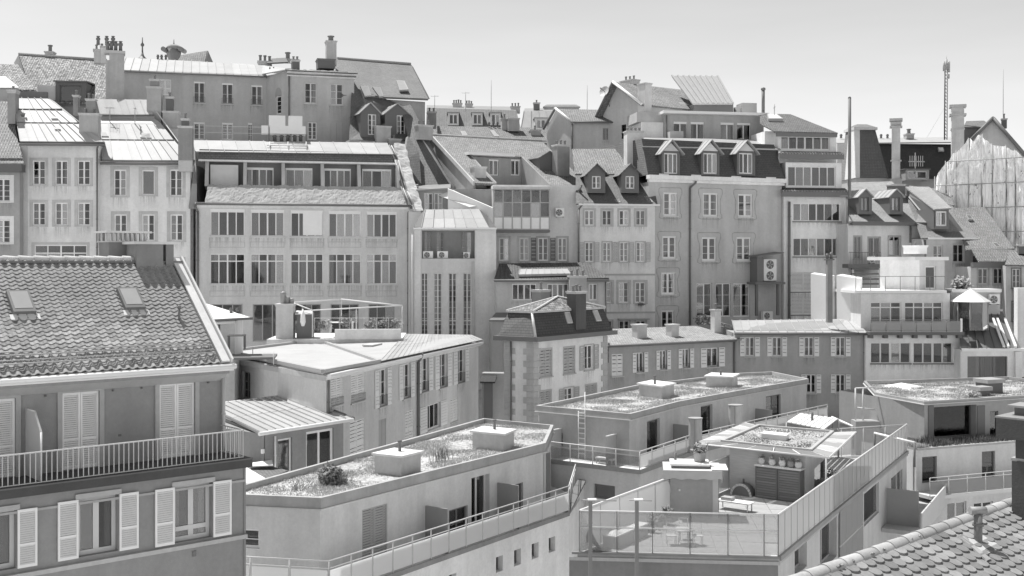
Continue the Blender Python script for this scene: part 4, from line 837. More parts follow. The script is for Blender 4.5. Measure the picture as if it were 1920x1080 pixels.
t = Thing('satellite_dish', 'round satellite dish on the left eave of the tall gabled house', 'satellite dish', gl.Q(1138, 190, -.6)); c = gl.W(*gl.P(1134, 172, -.9))
m_ = MB(); d_ = Vector((-.6, -.7, .35)).normalized(); e_ = d_.orthogonal().normalized(); g_ = d_.cross(e_)
m_.grid(lambda i, j: c+(e_*math.cos(6.2832*i)+g_*math.sin(6.2832*i))*(.55*j)+d_*(.14*j*j), 16, 4); t.add('dish', m_, mat('paint', .4)); t.add('feed_arm', MB().tube(c, c+d_*.75, .03, 5).tube(c+d_*.7, c+d_*.8, .07, 6), DGREY)
t.add('bracket', MB().tube(c, gl.W(*gl.P(1143, 200, 0)), .04, 6), DGREY)
b = Bld('gabled_cottage', 'small gabled house with tiled roof in front of the tall gabled house', 1072, 112, 4)
fr = b.fr; pm = mat('plaster', .42); b.win(1130, 240, 1143, 263, cols=2, frm=MGREY, sill=.05); b.wall(1075, 1150, 229, pm, depth=5)
b.roof([(1070, 227, -.4), (1150, 227, -.4), (1138, 206, 3), (1044, 204, 3)], mat('moss', .45)); g2 = Fr(1075, 112, -56); ua, ub, uc_ = g2.U(1025), 0, g2.U(1044); z_ = g2.Z(1075, 229)
b.add('gable_wall', MB(g2).prism([(ua, 0, b.zb), (ub, 0, b.zb), (ub, 0, z_), (uc_, 0, g2.Z(1044, 205)), (ua, 0, g2.Z(1025, 240))], g2.n*.2), pm); b.add('barge_board', MB(g2).tube((ub+.2, -.2, z_-.1), (uc_, -.2, g2.Z(1044, 203)), .13, 6), WHITE); b.add('barge_board', MB(g2).tube((ua-.3, -.2, g2.Z(1024, 242)), (uc_, -.2, g2.Z(1044, 203)), .13, 6), DGREY)
b.pipe(1073, 230, 280, r=.09, v=-.2); b.gutter(1070, 1150, 229, -.5, .08)
b = Bld('flat_roof_house', 'grey attic house with paired windows and white flat eave behind the dormers', 1250, 106, 10)
fr = b.fr
for x0, x1 in ((1263, 1288), (1295, 1320), (1351, 1376), (1382, 1407)): b.win(x0, 228+(x0-1263)*.02, x1, 263, blind=.13, cur=RND.choice((0, 3)), sill=0, fw=.05)
b.wall(1248, 1432, 214, mat('plaster', .33), depth=9); b.add('eave_slab', MB(fr).box(fr.U(1240), fr.U(1436), -.7, 9, fr.Z(1340, 216), fr.Z(1340, 211)), mat('paint', .66)); b.pipe(1250, 216, 275, r=.07)
b.add('white_wall', MB(fr).box(fr.U(1206), fr.U(1247), .5, 4, b.zb, fr.Z(1230, 228)), mat('plaster', .6)); b.win(1207, 232, 1211, 262, fr=fr.off(.45), sill=0, hole=False, cols=1)
b.add('grey_wall', MB(fr).box(fr.U(1200), fr.U(1250), 1, 6, fr.Z(1230, 227), fr.Z(1230, 208)), mat('plaster', .4))
b.add('balcony_box', MB(fr).box(fr.U(1250), fr.U(1275), -1, -.03, fr.Z(1260, 268), fr.Z(1260, 248)), mat('plaster', .35))
mo = link('roof_pavilion', None, b.root)
q = [fr.Q(1299, 194, 2.5), fr.Q(1374, 194, 2.5), fr.Q(1345, 143, 7.5), fr.Q(1260, 142, 7.5)]; b.add('pavilion_roof', MB().slab(q, .15), ZINC, mo)
nn = (q[1]-q[0]).cross(q[3]-q[0]).normalized()
for i in range(9):
    a, c = q[0].lerp(q[1], i/8), q[3].lerp(q[2], i/8); e = (q[1]-q[0]).normalized()*.09; b.add('roof_rib', MB().hexa([a-e, a+e, c+e, c-e, a-e+nn*.12, a+e+nn*.12, c+e+nn*.12, c-e+nn*.12]), MGREY, mo)
b.add('pavilion_wall', MB(fr).box(fr.U(1302, 2.9), fr.U(1375, 2.9), 2.9, 7.4, fr.Z(1340, 214, 2.9), fr.Z(1340, 195, 2.9)), DGREY, mo); m_ = MB(fr); m_.prism([(fr.U(1374, 2.9), 2.9, fr.Z(1374, 195, 2.9)), (fr.U(1374, 2.9), 7.4, fr.Z(1374, 195, 2.9)), (fr.U(1346, 7.4), 7.4, fr.Z(1346, 146, 7.4))], fr.d*.1); b.add('pavilion_side', m_, DGREY, mo)
b.add('roof_box', MB(fr).box(fr.U(1392, 3), fr.U(1419, 3), 3, 4.6, fr.Z(1405, 213, 3), fr.Z(1405, 193, 3)), MGREY); b.add('flue', MB(fr).tube((fr.U(1431, 2), 2, fr.Z(1431, 216, 2)), (fr.U(1431, 2), 2, fr.Z(1431, 168, 2)), .16, 8).lathe((fr.U(1431, 2), 2, fr.Z(1431, 169, 2)), [(.2, 0), (.25, .1), (.2, .22), (.05, .28)], 8), DGREY)
b.add('roof_unit', MB(fr).box(fr.U(1381, 3.4), fr.U(1391, 3.4), 3.4, 4.2, fr.Z(1386, 213, 3.4), fr.Z(1386, 200, 3.4)), STONE)

# ================================================================== stepped white tower house with window bands
b = Bld('stepped_tower_house', 'narrow white house with corrugated roof bands and stacked window strips', 1470, 101.5, 8)
fr = b.fr; wh = mat('plaster', .68); xs = (1470, 1590)
for y0, y1, dk, cu in ((381, 415, 0, 1), (446, 481, 0, 3)): b.win(1487, y0, 1576, y1, cols=6, cur=cu, sill=.1, surm=DGREY, mw=.09)
for y0, y1 in ((510, 547), (551, 590)): b.win(1483, y0, 1530, y1, cols=2, shut='closed', ns=14, shm=mat('paint', .62), surm=DGREY, sill=.06)
b.wall(1470, 1586, 369, wh, depth=9); b.pipe(1480, 378, 600, r=.12, m=DGREY, v=-.2); b.add('corner_pier', MB(fr).box(fr.U(1585), fr.U(1592), -.1, 2, b.zb, fr.Z(1588, 372)), mat('plaster', .6))
f2 = fr.off(.7); b.win(1477, 312, 1567, 350, cols=6, fr=f2, dark=.42, sill=0, mw=.09); b.wall(1473, 1578, 305, wh, yB=370, fr=f2, depth=8)
f3 = fr.off(1.6); b.win(1464, 256, 1556, 281, cols=6, fr=f3, sill=0, mw=.12, cur=1, fw=.1); b.wall(1459, 1568, 248, wh, yB=306, fr=f3, depth=8)
tl = mat('tile', .26)
for xl, xr, yb, yt, v0, v1 in ((1466, 1592, 352, 368, -.6, .75), (1462, 1583, 284, 297, .1, 1.6)):
    z0, z1 = fr.Z(1520, yt, v0), fr.Z(1520, yb, v1)
    b.add('fascia', MB(fr).box(fr.U(xl, v0), fr.U(xr, v0), v0, v0+.1, z0-.05, z0+.42), DGREY); b.add('skirt_roof', MB(fr).slab([(fr.U(xl, v0), v0, z0+.45), (fr.U(xr, v0), v0, z0+.45), (fr.U(xr-8, v1), v1, max(z1, z0+.6)), (fr.U(xl+5, v1), v1, max(z1, z0+.6))], .1), mat('tile', .18))
    m_ = MB(fr)
    for i in range(22): c = fr.U(xl, v0)+(fr.U(xr, v0)-fr.U(xl, v0))*(i+.5)/22; m_.tube((c, v0-.02, z0+.46), (c, v0+.5, z0+.56), .09, 6)
    b.add('eave_tiles', m_, mat('tile', .6), kind='stuff')
z0 = fr.Z(1510, 249, .9)
A_, B_, Cc, D_ = fr.Q(1452, 246, .9), fr.Q(1571, 249, .9), fr.Q(1482, 214, 5.5), fr.Q(1436, 213, 5.5)
b.add('roof', MB().slab([A_, B_, Cc, D_], .15), tl); b.add('roof', MB().slab([B_, B_+Vector((0, 9, 0)), Cc+Vector((0, 4, 0)), Cc], .15), tl); b.add('roof', MB().slab([fr.Q(1425, 232, 3), A_, D_, fr.Q(1425, 214, 6)], .1), tl)
b.add('fascia', MB(fr).box(fr.U(1456, .95), fr.U(1570, .95), .95, 1.1, z0-.35, z0), DGREY); b.skylight([(1440, 226, 3.4), (1468, 226, 3.4), (1456, 217, 5), (1438, 217, 5)], gm=WHITE, th=.2)
b.add('left_wall', MB(fr).box(fr.U(1434, 2.4), fr.U(1458, 2.4), 2.4, 6, fr.Z(1445, 290), fr.Z(1445, 240)), wh)
t = single('antenna', 'short thin aerial on the corrugated tower roof', 'antenna', MB().tube(aty(1452, 216, 106), aty(1452, 195, 106), .04, 5).tube(aty(1450, 203, 106), aty(1454, 200, 106), .03, 5), MGREY, aty(1452, 216, 106), 'roof antennas')
t = Thing('steel_flue', 'tall dark steel flue pipe rising against the sky right of the tower house', 'flue', aty(1593, 360, 93)); t.add('pipe', MB().tube(aty(1593, 372, 93), aty(1593, 184, 93), .13, 10), DGREY); t.add('pipe_cap', MB().lathe(aty(1593, 184, 93), [(.14, 0), (.12, .08), (.03, .14)], 10), DGREY); t.add('bracket', MB().tube(aty(1593, 368, 93), aty(1575, 368, 101), .05, 5), DGREY)
# ================================================================== right skyline
b = Bld('long_mansard_house', 'long dark mansard roof behind the turret and chimneys on the right skyline', 1570, 132, 4)
fr = b.fr; b.wall(1565, 1800, 335, mat('plaster', .4), depth=12)
zt, zb_ = fr.Z(1690, 268), fr.Z(1690, 335)
b.add('mansard', MB(fr).hexa([(fr.U(1565), -.4, zb_), (fr.U(1800), -.4, zb_), (fr.U(1800), 11, zb_), (fr.U(1565), 11, zb_), (fr.U(1568), 1, zt), (fr.U(1795), 1, zt), (fr.U(1795), 11, zt), (fr.U(1568), 11, zt)]), mat('slate', .08))
b.add('left_wall', MB(fr).box(fr.U(1566), fr.U(1604), -.6, -.42, zb_, fr.Z(1585, 270)), mat('plaster', .62))
b.roof([(1566, 268, .5), (1796, 266, .5), (1790, 257, 5), (1570, 259, 5)], ZINC, th=.15); b.roof([(1570, 259, 5), (1790, 257, 5), (1790, 258, 11), (1570, 260, 11)], ZINCM, th=.1, name='back_roof')
b.chim(1700, 1714, 250, 260, 3, .9, MGREY, pots=1, poth=.6, potr=.25); pots(b, fr, (1577, 1588, 1652, 1664), 259, 4, .5, .15)
b.dormer(1698, 1742, 318, 338, -2.0, [(1702, 321, 1738, 335)], dep=3, pitch='flat', front=MGREY, m_roof=ZINCD, wk=dict(dark=.3)); b.skylight([(1760, 284, .4), (1770, 284, .4), (1768, 277, .7), (1758, 277, .7)], gm=WHITE)
m_ = MB(fr)
for x in range(1706, 1734, 4): m_.box(fr.U(x, -2), fr.U(x, -2)+.05, -2, -1.95, fr.Z(x, 312, -2), fr.Z(x, 292, -2))
m_.box(fr.U(1704, -2), fr.U(1734, -2), -2, -1.95, fr.Z(1720, 304, -2), fr.Z(1720, 302, -2)).box(fr.U(1716, -2), fr.U(1717, -2), -2, -1.9, fr.Z(1716, 325, -2), fr.Z(1716, 286, -2)); b.add('aerial_frame', m_, STONE)
t = Bld('roof_turret', 'flared dark slate turret with sunlit left flank painted pale on the right skyline', 1627, 126, 4, cat='turret'); f_ = t.fr; z0, z1 = f_.Z(1627, 335), f_.Z(1627, 243)
t.add('shaft', MB(f_).hexa([(f_.U(1598), -1.2, z0), (f_.U(1658), -1.2, z0), (f_.U(1658), 4, z0), (f_.U(1598), 4, z0), (f_.U(1604), .4, z1), (f_.U(1644), .4, z1), (f_.U(1644), 3, z1), (f_.U(1604), 3, z1)]), mat('slate', .16)); t.add('flank', MB(f_).hexa([(f_.U(1596), -1.3, z0), (f_.U(1604), -1.32, z0), (f_.U(1604), 2, z0), (f_.U(1596), 2, z0), (f_.U(1604)-.05, .3, z1), (f_.U(1614), .3, z1), (f_.U(1614), 2, z1), (f_.U(1604)-.05, 2, z1)]), mat('plaster', .5))  # flank: sunlight on the left face is put into its paler colour
t.add('cornice', MB(f_).box(f_.U(1602), f_.U(1646), .1, 3.3, z1, z1+.3), STONE); t.add('cap', MB(f_).hexa([(f_.U(1603), .2, z1+.3), (f_.U(1645), .2, z1+.3), (f_.U(1645), 3.2, z1+.3), (f_.U(1603), 3.2, z1+.3), (f_.U(1615), 1.2, z1+.75), (f_.U(1633), 1.2, z1+.75), (f_.U(1633), 2.2, z1+.75), (f_.U(1615), 2.2, z1+.75)]), mat('slate', .2))
t.add('base_wall', MB(f_).box(f_.U(1600), f_.U(1656), -1, 3.9, t.zb, z0), mat('plaster', .3))
def tall_chimney(label, xc, w0, Y, ytop, ybot, steps):
    t = Bld('tall_chimney', label, xc, Y, -18, cat='chimney', group='tall stone chimneys on the right skyline'); f_ = t.fr; s_ = Y/F
    t.add('shaft', MB(f_).box(-w0*s_*.5, w0*s_*.5, 0, w0*s_*.8, f_.Z(xc, ybot), f_.Z(xc, ytop+6)), mat('concrete', .46)); t.add('base_wall', MB(f_).box(-w0*s_*.7, w0*s_*.7, -.2, w0*s_*.9, t.zb, f_.Z(xc, ybot)), mat('plaster', .3))
    for y, k, hh in steps: z = f_.Z(xc, y); e = w0*s_*(k-1)*.5; t.add('moulding', MB(f_).box(-w0*s_*.5-e, w0*s_*.5+e, -e, w0*s_*.8+e, z-hh*s_, z), mat('concrete', .4))
    return t
tall_chimney('slim stone chimney with flared head left of the radio mast', 1680, 15, 124, 222, 335, ((222, 1.55, 5), (228, 1.3, 6), (236, 1.5, 3), (300, 1.3, 2)))
tall_chimney('broad brick chimney with moulded head right of the radio mast', 1796, 22, 122, 195, 312, ((196, 1.35, 5), (213, 1.35, 4), (240, 1.12, 3)))
t = Thing('radio_mast', 'lattice radio mast with panel antennas on the right skyline', 'mast', aty(1773, 258, 130)); p0 = aty(1773, 262, 130); p1 = aty(1774, 118, 130)
m_ = MB()
for dx, dy in ((-.17, 0), (.17, 0), (0, .25)): m_.tube(p0+Vector((dx, dy, 0)), p1+Vector((dx, dy, 0)), .045, 5)
for i in range(22): a = p0.lerp(p1, i/22); c = p0.lerp(p1, (i+1)/22); m_.tube(a+Vector((-.17, 0, 0)), c+Vector((.17, 0, 0)), .025, 4).tube(a+Vector((.17, 0, 0)), c+Vector((0, .25, 0)), .025, 4)
t.add('lattice', m_, DGREY)
for dx, y0, y1 in ((-.3, 116, 134), (.0, 112, 132), (.3, 116, 136), (.25, 140, 148)): a = aty(1773, y1, 130)+Vector((dx, -.25, 0)); t.add('panel_antenna', MB().tube(a, aty(1773, y0, 130)+Vector((dx, -.25, 0)), .12, 6), MGREY)
t.add('rod', MB().tube(p1, aty(1775, 104, 130), .03, 4), MGREY); t.add('guy_wire', MB().tube(aty(1772, 200, 130), aty(1738, 258, 130), .015, 3), LGREY)
b = Bld('gable_end_house', 'gable-ended house with dark rake boards at the top right edge', 1830, 124, -20)
fr = b.fr; zA, zE = fr.Z(1862, 222), fr.Z(1862, 290); b.add('gable_wall', MB(fr).prism([(fr.U(1822), 0, b.zb), (fr.U(1925), 0, b.zb), (fr.U(1925), 0, zE), (fr.U(1862), 0, zA-.2), (fr.U(1822), 0, fr.Z(1822, 262))], fr.n*.3), mat('plaster', .45))
R_ = [fr.Q(1862, 221, -.5), fr.Q(1930, 300, -.5)]; b.add('roof', MB().prism([R_[0], R_[1], R_[1]+fr.n*9, R_[0]+fr.n*9+Vector((1.5, 0, 0))], (0, 0, .2)), mat('slate', .2)); L_ = fr.Q(1815, 268, -.5); b.add('roof', MB().prism([R_[0], L_, L_+fr.n*9, R_[0]+fr.n*9], (0, 0, .2)), mat('slate', .16))
b.add('rake_board', MB().tube(R_[0], R_[1], .2, 6), DGREY); b.add('rake_board', MB().tube(R_[0], L_, .2, 6), DGREY); b.chim(1878, 1888, 222, 240, 3, .7, BLACK, pots=1, poth=.5)
b.roof([(1806, 238, 4), (1862, 238, 4), (1845, 226, 7), (1812, 227, 7)], mat('slate', .16), name='attic_roof'); b.wall(1806, 1850, 238, ZINCD, fr=fr.off(4.2), depth=3, name='attic_wall')

# ================================================================== sheeted scaffold
b = Bld('scaffold', 'scaffold wrapped in torn white sheeting at the right edge', 1755, 108, -40, cat='scaffold'); fr = b.fr
xs = [1755, 1775, 1795, 1818, 1842, 1862, 1888, 1905, 1932]; tops = [334, 305, 285, 262, 256, 272, 276, 284, 300]
for i, (xa, xb) in enumerate(zip(xs, xs[1:])):
    ua, ub = fr.U(xa)+.03, fr.U(xb)-.03; za, zb2 = fr.Z(xa, tops[i]), fr.Z(xb, tops[i+1]); zl = fr.Z(1830, 480)
    def sh(p, q):
        u = ua+(ub-ua)*p; zt_ = za+(zb2-za)*p; z = zl+(zt_-zl)*q; pv = Vector((u*1.3, i*3.1, z*.55)); fold = .18*noise.noise(pv)+.16*noise.noise(Vector((u*4.5, i, z*.35)))+.06*noise.noise(Vector((u*9, i, z*2)))
        return (u, -.1+fold-.1*math.sin(p*math.pi), z+(.4*noise.noise(Vector((u*2.1, 7, i))) if q > .97 else 0))
    b.add('sheeting', MB(fr).grid(sh, 18, 40), mat('sheet', 1.1))
for i, x in enumerate(xs[:-1]): b.add('standard', MB(fr).tube((fr.U(x), -.35, b.zb), (fr.U(x), -.35, fr.Z(x, tops[i]-3)), .035, 6), MGREY); b.add('standard', MB(fr).tube((fr.U(x), .9, b.zb), (fr.U(x), .9, fr.Z(x, tops[i])), .05, 6), DGREY)
for y in (300, 345, 390, 435): x_ = 1755 if y > 330 else 1780; b.add('ledger', MB(fr).tube((fr.U(x_), -.38, fr.Z(1840, y)), (fr.U(1932), -.38, fr.Z(1840, y)), .045, 5), MGREY); b.add('deck_board', MB(fr).box(fr.U(x_), fr.U(1932), .1, .85, fr.Z(1840, y+2), fr.Z(1840, y)), mat('wood', .35))
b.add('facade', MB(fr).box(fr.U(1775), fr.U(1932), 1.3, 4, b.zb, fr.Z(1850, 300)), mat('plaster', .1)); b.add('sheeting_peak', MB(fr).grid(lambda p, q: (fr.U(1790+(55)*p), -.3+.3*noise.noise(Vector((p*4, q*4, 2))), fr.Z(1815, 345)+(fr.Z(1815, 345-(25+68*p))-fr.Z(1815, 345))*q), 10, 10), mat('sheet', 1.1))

# ================================================================== houses between tower and scaffold
b = Bld('dormer_house', 'pale house with two dark zinc-roofed dormers left of the scaffold', 1597, 100, 10)
fr = b.fr; pm = mat('plaster', .52)
for x0, y0, x1, y1 in ((1601, 443, 1615, 486), (1628, 445, 1650, 488), (1666, 443, 1688, 480)): b.win(x0, y0, x1, y1, frm=MGREY, sur=.08, surm=MGREY, cur=1, sill=.05)
b.wall(1590, 1738, 420, pm, depth=9)
b.roof([(1592, 415, -.7), (1742, 417, -.7), (1690, 356, 4.5), (1592, 358, 4.5)], mat('slate', .26)); b.roof([(1592, 358, 4.5), (1690, 356, 4.5), (1672, 340, 9), (1592, 342, 9)], mat('tile', .55), name='upper_roof')
b.add('fascia', MB(fr).box(fr.U(1591), fr.U(1744), -.72, .02, fr.Z(1665, 423), fr.Z(1665, 417)), BLACK)
for x in (1622, 1680): b.dormer(x-12, x+13, 368, 402, .1, [(x-8, 370, x+7, 396)], dep=3.2, roofh=.6, front=BLACK, wk=dict(frm=BLACK, cur=2), nsh=4)
b.pipe(1707, 423, 455, r=.08); b.chim(1672, 1697, 345, 366, 3, .9, BLACK, pots=0)
f_ = fr.off(-1.3); bal = link('balcony', None, b.root); z0 = f_.Z(1622, 495); b.add('slab', MB(f_).box(f_.U(1592), f_.U(1652), 0, 1.28, z0-.35, z0), BLACK, bal)
m_ = MB(f_); m_.box(f_.U(1592), f_.U(1652), 0, .04, z0+1, z0+1.05)
for i in range(22): u = f_.U(1592)+(f_.U(1652)-f_.U(1592))*i/21; m_.box(u-.012, u+.012, .01, .03, z0, z0+1)
b.add('railing', m_, BLACK, bal); ac_unit('small unit standing on the balcony left of the white penthouse', f_, 1631, 1641, 480, 494, .3)
for lb, x0, x1, y in (('wooden shelf rack hung below the balcony of the dormer house', 1602, 1650, 503),):
    t = Thing('shelf_rack', lb, 'shelf', f_.Q(x0, 535)); [t.add('shelf_board', MB(f_).box(f_.U(x0), f_.U(x1), .2, .7, f_.Z(1625, yy+3), f_.Z(1625, yy)), DGREY) for yy in (503, 512, 522, 531)]; t.add('post', MB(f_).box(f_.U(x0), f_.U(x0)+.08, .3, .4, f_.Z(1625, 545), f_.Z(1625, 500)), WHITE); t.add('post', MB(f_).box(f_.U(x1)-.08, f_.U(x1), .3, .4, f_.Z(1625, 545), f_.Z(1625, 500)), WHITE)
b = Bld('shed_dormer_house', 'house with long shed dormer and single dormer window beside the dormer house', 1735, 99, 12)
fr = b.fr; pm = mat('plaster', .42)
for x0, y0, x1, y1 in ((1750, 460, 1768, 492), (1787, 458, 1808, 492)): b.win(x0, y0, x1, y1, frm=LGREY, sur=.06, rows=2)
b.wall(1732, 1824, 448, pm, depth=9); b.roof([(1728, 446, -.6), (1832, 446, -.6), (1785, 385, 5), (1700, 366, 5)], mat('slate', .2)); b.add('eave_board', MB(fr).box(fr.U(1733), fr.U(1828), -.62, .02, fr.Z(1780, 449), fr.Z(1780, 446)), WHITE)
d_ = link('dormer', None, b.root); f_ = fr.off(.2); b.win(1755, 396, 1776, 424, fr=f_, parent=d_, sill=0, frm=WHITE, fw=.12); b.wall(1751, 1779, 392, DGREY, yB=430, fr=f_, depth=3, parent=d_, name='dormer_wall')
b.add('cheek', MB().prism([fr.Q(1751, 392, .2), fr.Q(1751, 428, .2), fr.Q(1700, 366, 4.8), fr.Q(1700, 356, 5.2)], fr.d*.1), DGREY, d_); b.add('dormer_roof', MB().slab([fr.Q(1752, 392, -.1), fr.Q(1784, 390, -.1), fr.Q(1742, 350, 5.5), fr.Q(1698, 350, 5.5)], .12), mat('slate', .32), d_); b.pipe(1735, 450, 540, r=.08)
b.roof([(1700, 372, 5), (1790, 385, 5), (1775, 356, 8), (1705, 348, 8)], mat('moss', .45), name='upper_roof')
b = Bld('hip_tiled_house', 'tiled roof house with two eave windows in front of the scaffold', 1822, 97, 6)
fr = b.fr
for x0, x1 in ((1834, 1853), (1863, 1882)): b.win(x0, 503, x1, 533, frm=LGREY, sur=.12, surm=MGREY, rows=2)
b.wall(1820, 1886, 500, mat('plaster', .44), depth=9); b.add('fascia', MB(fr).box(fr.U(1820), fr.U(1888), -.45, .02, fr.Z(1850, 502), fr.Z(1850, 492)), DGREY)
b.roof([(1836, 490, -.5), (1884, 490, -.5), (1902, 464, 1), (1820, 464, 1)], mat('moss', .42), name='eave_roof'); b.roof([(1812, 468, .8), (1902, 466, .8), (1846, 388, 7), (1787, 390, 7)], mat('moss', .42)); b.roof([(1787, 390, 7), (1846, 388, 7), (1850, 400, 12), (1790, 400, 12)], mat('moss', .42), name='back_roof'); b.roof([(1902, 466, .8), (1902, 466, 10), (1850, 400, 12), (1846, 388, 7)], mat('moss', .3), name='hip_roof')
b.skylight([(1816, 412, 4.8), (1824, 412, 4.8), (1819, 404, 5.5), (1811, 404, 5.5)], gm=BLACK, th=.08); b.skylight([(1868, 464, 1.1), (1876, 464, 1.1), (1868, 456, 1.7), (1860, 456, 1.7)], gm=BLACK, th=.08)
b = Bld('edge_house', 'grey house with tall windows cut by the right edge', 1888, 95, -15)
fr = b.fr
for y0, y1 in ((504, 540), (566, 602)): b.win(1898, y0, 1913, y1, frm=LGREY, sur=.1, surm=DGREY, rows=3)
b.wall(1886, 2200, 498, mat('plaster', .36), depth=8); b.roof([(1884, 496, -.5), (2200, 500, -.5), (2200, 462, 4), (1895, 466, 4)], mat('moss', .42)); b.add('white_wall', MB(fr).box(fr.U(1908, -2), fr.U(1960, -2), -2, -.1, b.zb, fr.Z(1920, 540, -2)), mat('plaster', .66)); b.chim(1910, 1935, 458, 476, 2, .8, BLACK, pots=0)

# ================================================================== white terraced house with penthouse
b = Bld('terraced_house', 'white stepped house with penthouse, two railed terraces and blind-covered windows', 1622, 87, 1)
fr = b.fr; wh = mat('plaster', .74)
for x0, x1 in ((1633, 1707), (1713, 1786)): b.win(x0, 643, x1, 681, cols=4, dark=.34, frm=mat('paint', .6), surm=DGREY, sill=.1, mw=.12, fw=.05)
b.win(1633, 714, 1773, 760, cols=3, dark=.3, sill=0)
b.wall(1623, 1800, 622, wh, depth=8); f1 = fr.off(1.5)
for x0, x1, c in ((1632, 1690, 3), (1696, 1768, 4)): b.win(x0, 566, x1, 608, cols=c, fr=f1, cur=3, sill=0, transom=.25, fw=.09, mw=.09, frm=mat('paint', .65))
b.wall(1614, 1781, 550, mat('plaster', .6), yB=626, fr=f1, depth=7)
z1 = fr.Z(1710, 622); b.add('balcony_slab', MB(fr).box(fr.U(1625), fr.U(1801), -.7, 1.49, z1-.22, z1+.02), BLACK)
for i in range(7): u = fr.U(1630)+(fr.U(1795)-fr.U(1630))*i/6; b.add('bracket', MB(fr).box(u-.15, u+.15, -.5, -.01, z1-.48, z1-.23), BLACK)
rail(b, [fr.W(fr.U(1628), -.6, z1), fr.W(fr.U(1797), -.6, z1)], .95, 1.15, DGREY, panel=(mat('frosted', .45, .5), .92)); b.add('end_post', MB(fr).box(fr.U(1795), fr.U(1798), -.66, -.54, z1, z1+1.05), WHITE)
z2 = f1.Z(1700, 549); b.add('roof_slab', MB(fr).box(fr.U(1612), fr.U(1786), 1.1, 8, z2-.02, z2+.2), mat('paint', .66)); z2 += .2
rail(b, [fr.W(fr.U(1614), 1.2, z2), fr.W(fr.U(1783), 1.2, z2)], 1.1, 1.15, DGREY, bars=(1.0,))
pf = Fr(ang=-54, p=fr.W(*fr.P(1724, 548, 2.8))); pz0 = z2; pz1 = pf.Z(1724, 488); ul = pf.U(1650); ph = link('penthouse', None, b.root)
pr = Fr(ang=10, p=pf.p); ur = pr.U(1771)
b.win(0, 0, 0, 0, fr=pr, parent=ph, cols=1, uz=(pr.U(1735), pr.U(1755), pz0+.05, pr.Z(1745, 499)), fw=.18, sill=0, dark=.12)
b.wall(0, 0, 0, mat('plaster', .5), fr=pr, u=(0, ur), z=(pz0, pz1), depth=3, parent=ph, name='penthouse_wall'); b.wall(0, 0, 0, wh, fr=pf, u=(ul, 0), z=(pz0, pz1), depth=.3, body=False, parent=ph, name='penthouse_wall')
a_, c_, d2 = pf.W(ul-.6, -.9, pz1), pf.W(.2, -.9, pz1), pr.W(ur+.2, -.3, pz1)
b.add('penthouse_roof', MB().prism([a_, c_, d2, pr.W(ur+.2, 4, pz1), pf.W(ul-.6, 3, pz1)], (0, 0, .28)), WHITE, ph); b.chim(1694, 1722, 460, 476, 1.2, 1.2, WHITE, pots=1, fr=pf, capm=WHITE, poth=.25)
# white piers and the dark flue in front of the tower house
b = Bld('white_pier_wall', 'pair of tall white wall piers flanking a dark flue beside the terraced house', 1520, 95, -54, cat='wall')
fr = b.fr; b.add('pier', MB(fr).hexa([(fr.U(1521), 0, b.zb), (fr.U(1558), 0, b.zb), (fr.U(1558), .5, b.zb), (fr.U(1521), .5, b.zb), (fr.U(1520), 0, fr.Z(1525, 513)), (fr.U(1558), 0, fr.Z(1525, 518)), (fr.U(1558), .5, fr.Z(1525, 516)), (fr.U(1520), .5, fr.Z(1525, 511))]), WHITE)
b.add('link_wall', MB(fr).box(fr.U(1556), fr.U(1582), .6, .9, b.zb, fr.Z(1570, 518)), MGREY)
b.add('pier', MB(fr).hexa([(fr.U(1579), -.6, b.zb), (fr.U(1610, -.6), -.6, b.zb), (fr.U(1610), .2, b.zb), (fr.U(1579), .2, b.zb), (fr.U(1577), -.6, fr.Z(1590, 516)), (fr.U(1614, -.6), -.6, fr.Z(1590, 522)), (fr.U(1614), .2, fr.Z(1590, 520)), (fr.U(1577), .2, fr.Z(1590, 514))]), WHITE)
t = Thing('masonry_flue', 'dark square flue with pots rising between the white piers', 'flue', aty(1556, 600, 88)); f_ = Fr(1556, 88, 0)
t.add('shaft', MB(f_).box(-.18, .22, 0, .5, f_.Z(1556, 605), f_.Z(1556, 488)), mat('concrete', .17)); t.add('cap', MB(f_).box(-.3, .34, -.1, .6, f_.Z(1556, 488), f_.Z(1556, 485)), DGREY); t.add('chimney_pot', MB(f_).lathe((-.15, .2, f_.Z(1556, 485)), [(.13, 0), (.11, .2), (.16, .25), (.1, .4)], 8), DGREY); t.add('chimney_pot', MB(f_).lathe((.17, .2, f_.Z(1556, 485)), [(.13, 0), (.11, .25), (.17, .3), (.1, .5)], 8), DGREY)

# ================================================================== glazed bay house with lantern turret
b = Bld('glazed_bay_house', 'house with dark standing-seam roof, glass lantern turret and tall glazed bay', 1802, 86, 4)
fr = b.fr; b.win(1814, 668, 1889, 745, cols=3, rows=2, frm=DGREY, sill=0, fw=.06, cur=3)
b.wall(1801, 1902, 655, mat('plaster', .6), depth=7); b.add('cornice', MB(fr).box(fr.U(1800), fr.U(1925), -.35, .02, fr.Z(1855, 658), fr.Z(1855, 653)), WHITE)
b.sheets([(1800, 655, -.3), (1915, 655, -.3), (1880, 585, 4.2), (1800, 585, 4.2)], 7, ZINCD); b.roof([(1800, 585, 4.2), (1880, 585, 4.2), (1880, 580, 7), (1800, 580, 7)], ZINCD, name='back_roof')
b.roof([(1822, 652, -.15), (1843, 652, -.15), (1815, 606, 2.8), (1803, 606, 2.8)], mat('glass', .8), th=.1, name='glass_skylight')
for x in (1872, 1880, 1894): b.add('white_strip', MB().hexa([p+Vector((0, 0, k)) for k in (.05, .2) for p in (fr.Q(x+8, 653, -.2), fr.Q(x+13, 653, -.2), fr.Q(x-8, 600, 3), fr.Q(x-12, 600, 3))]), WHITE)
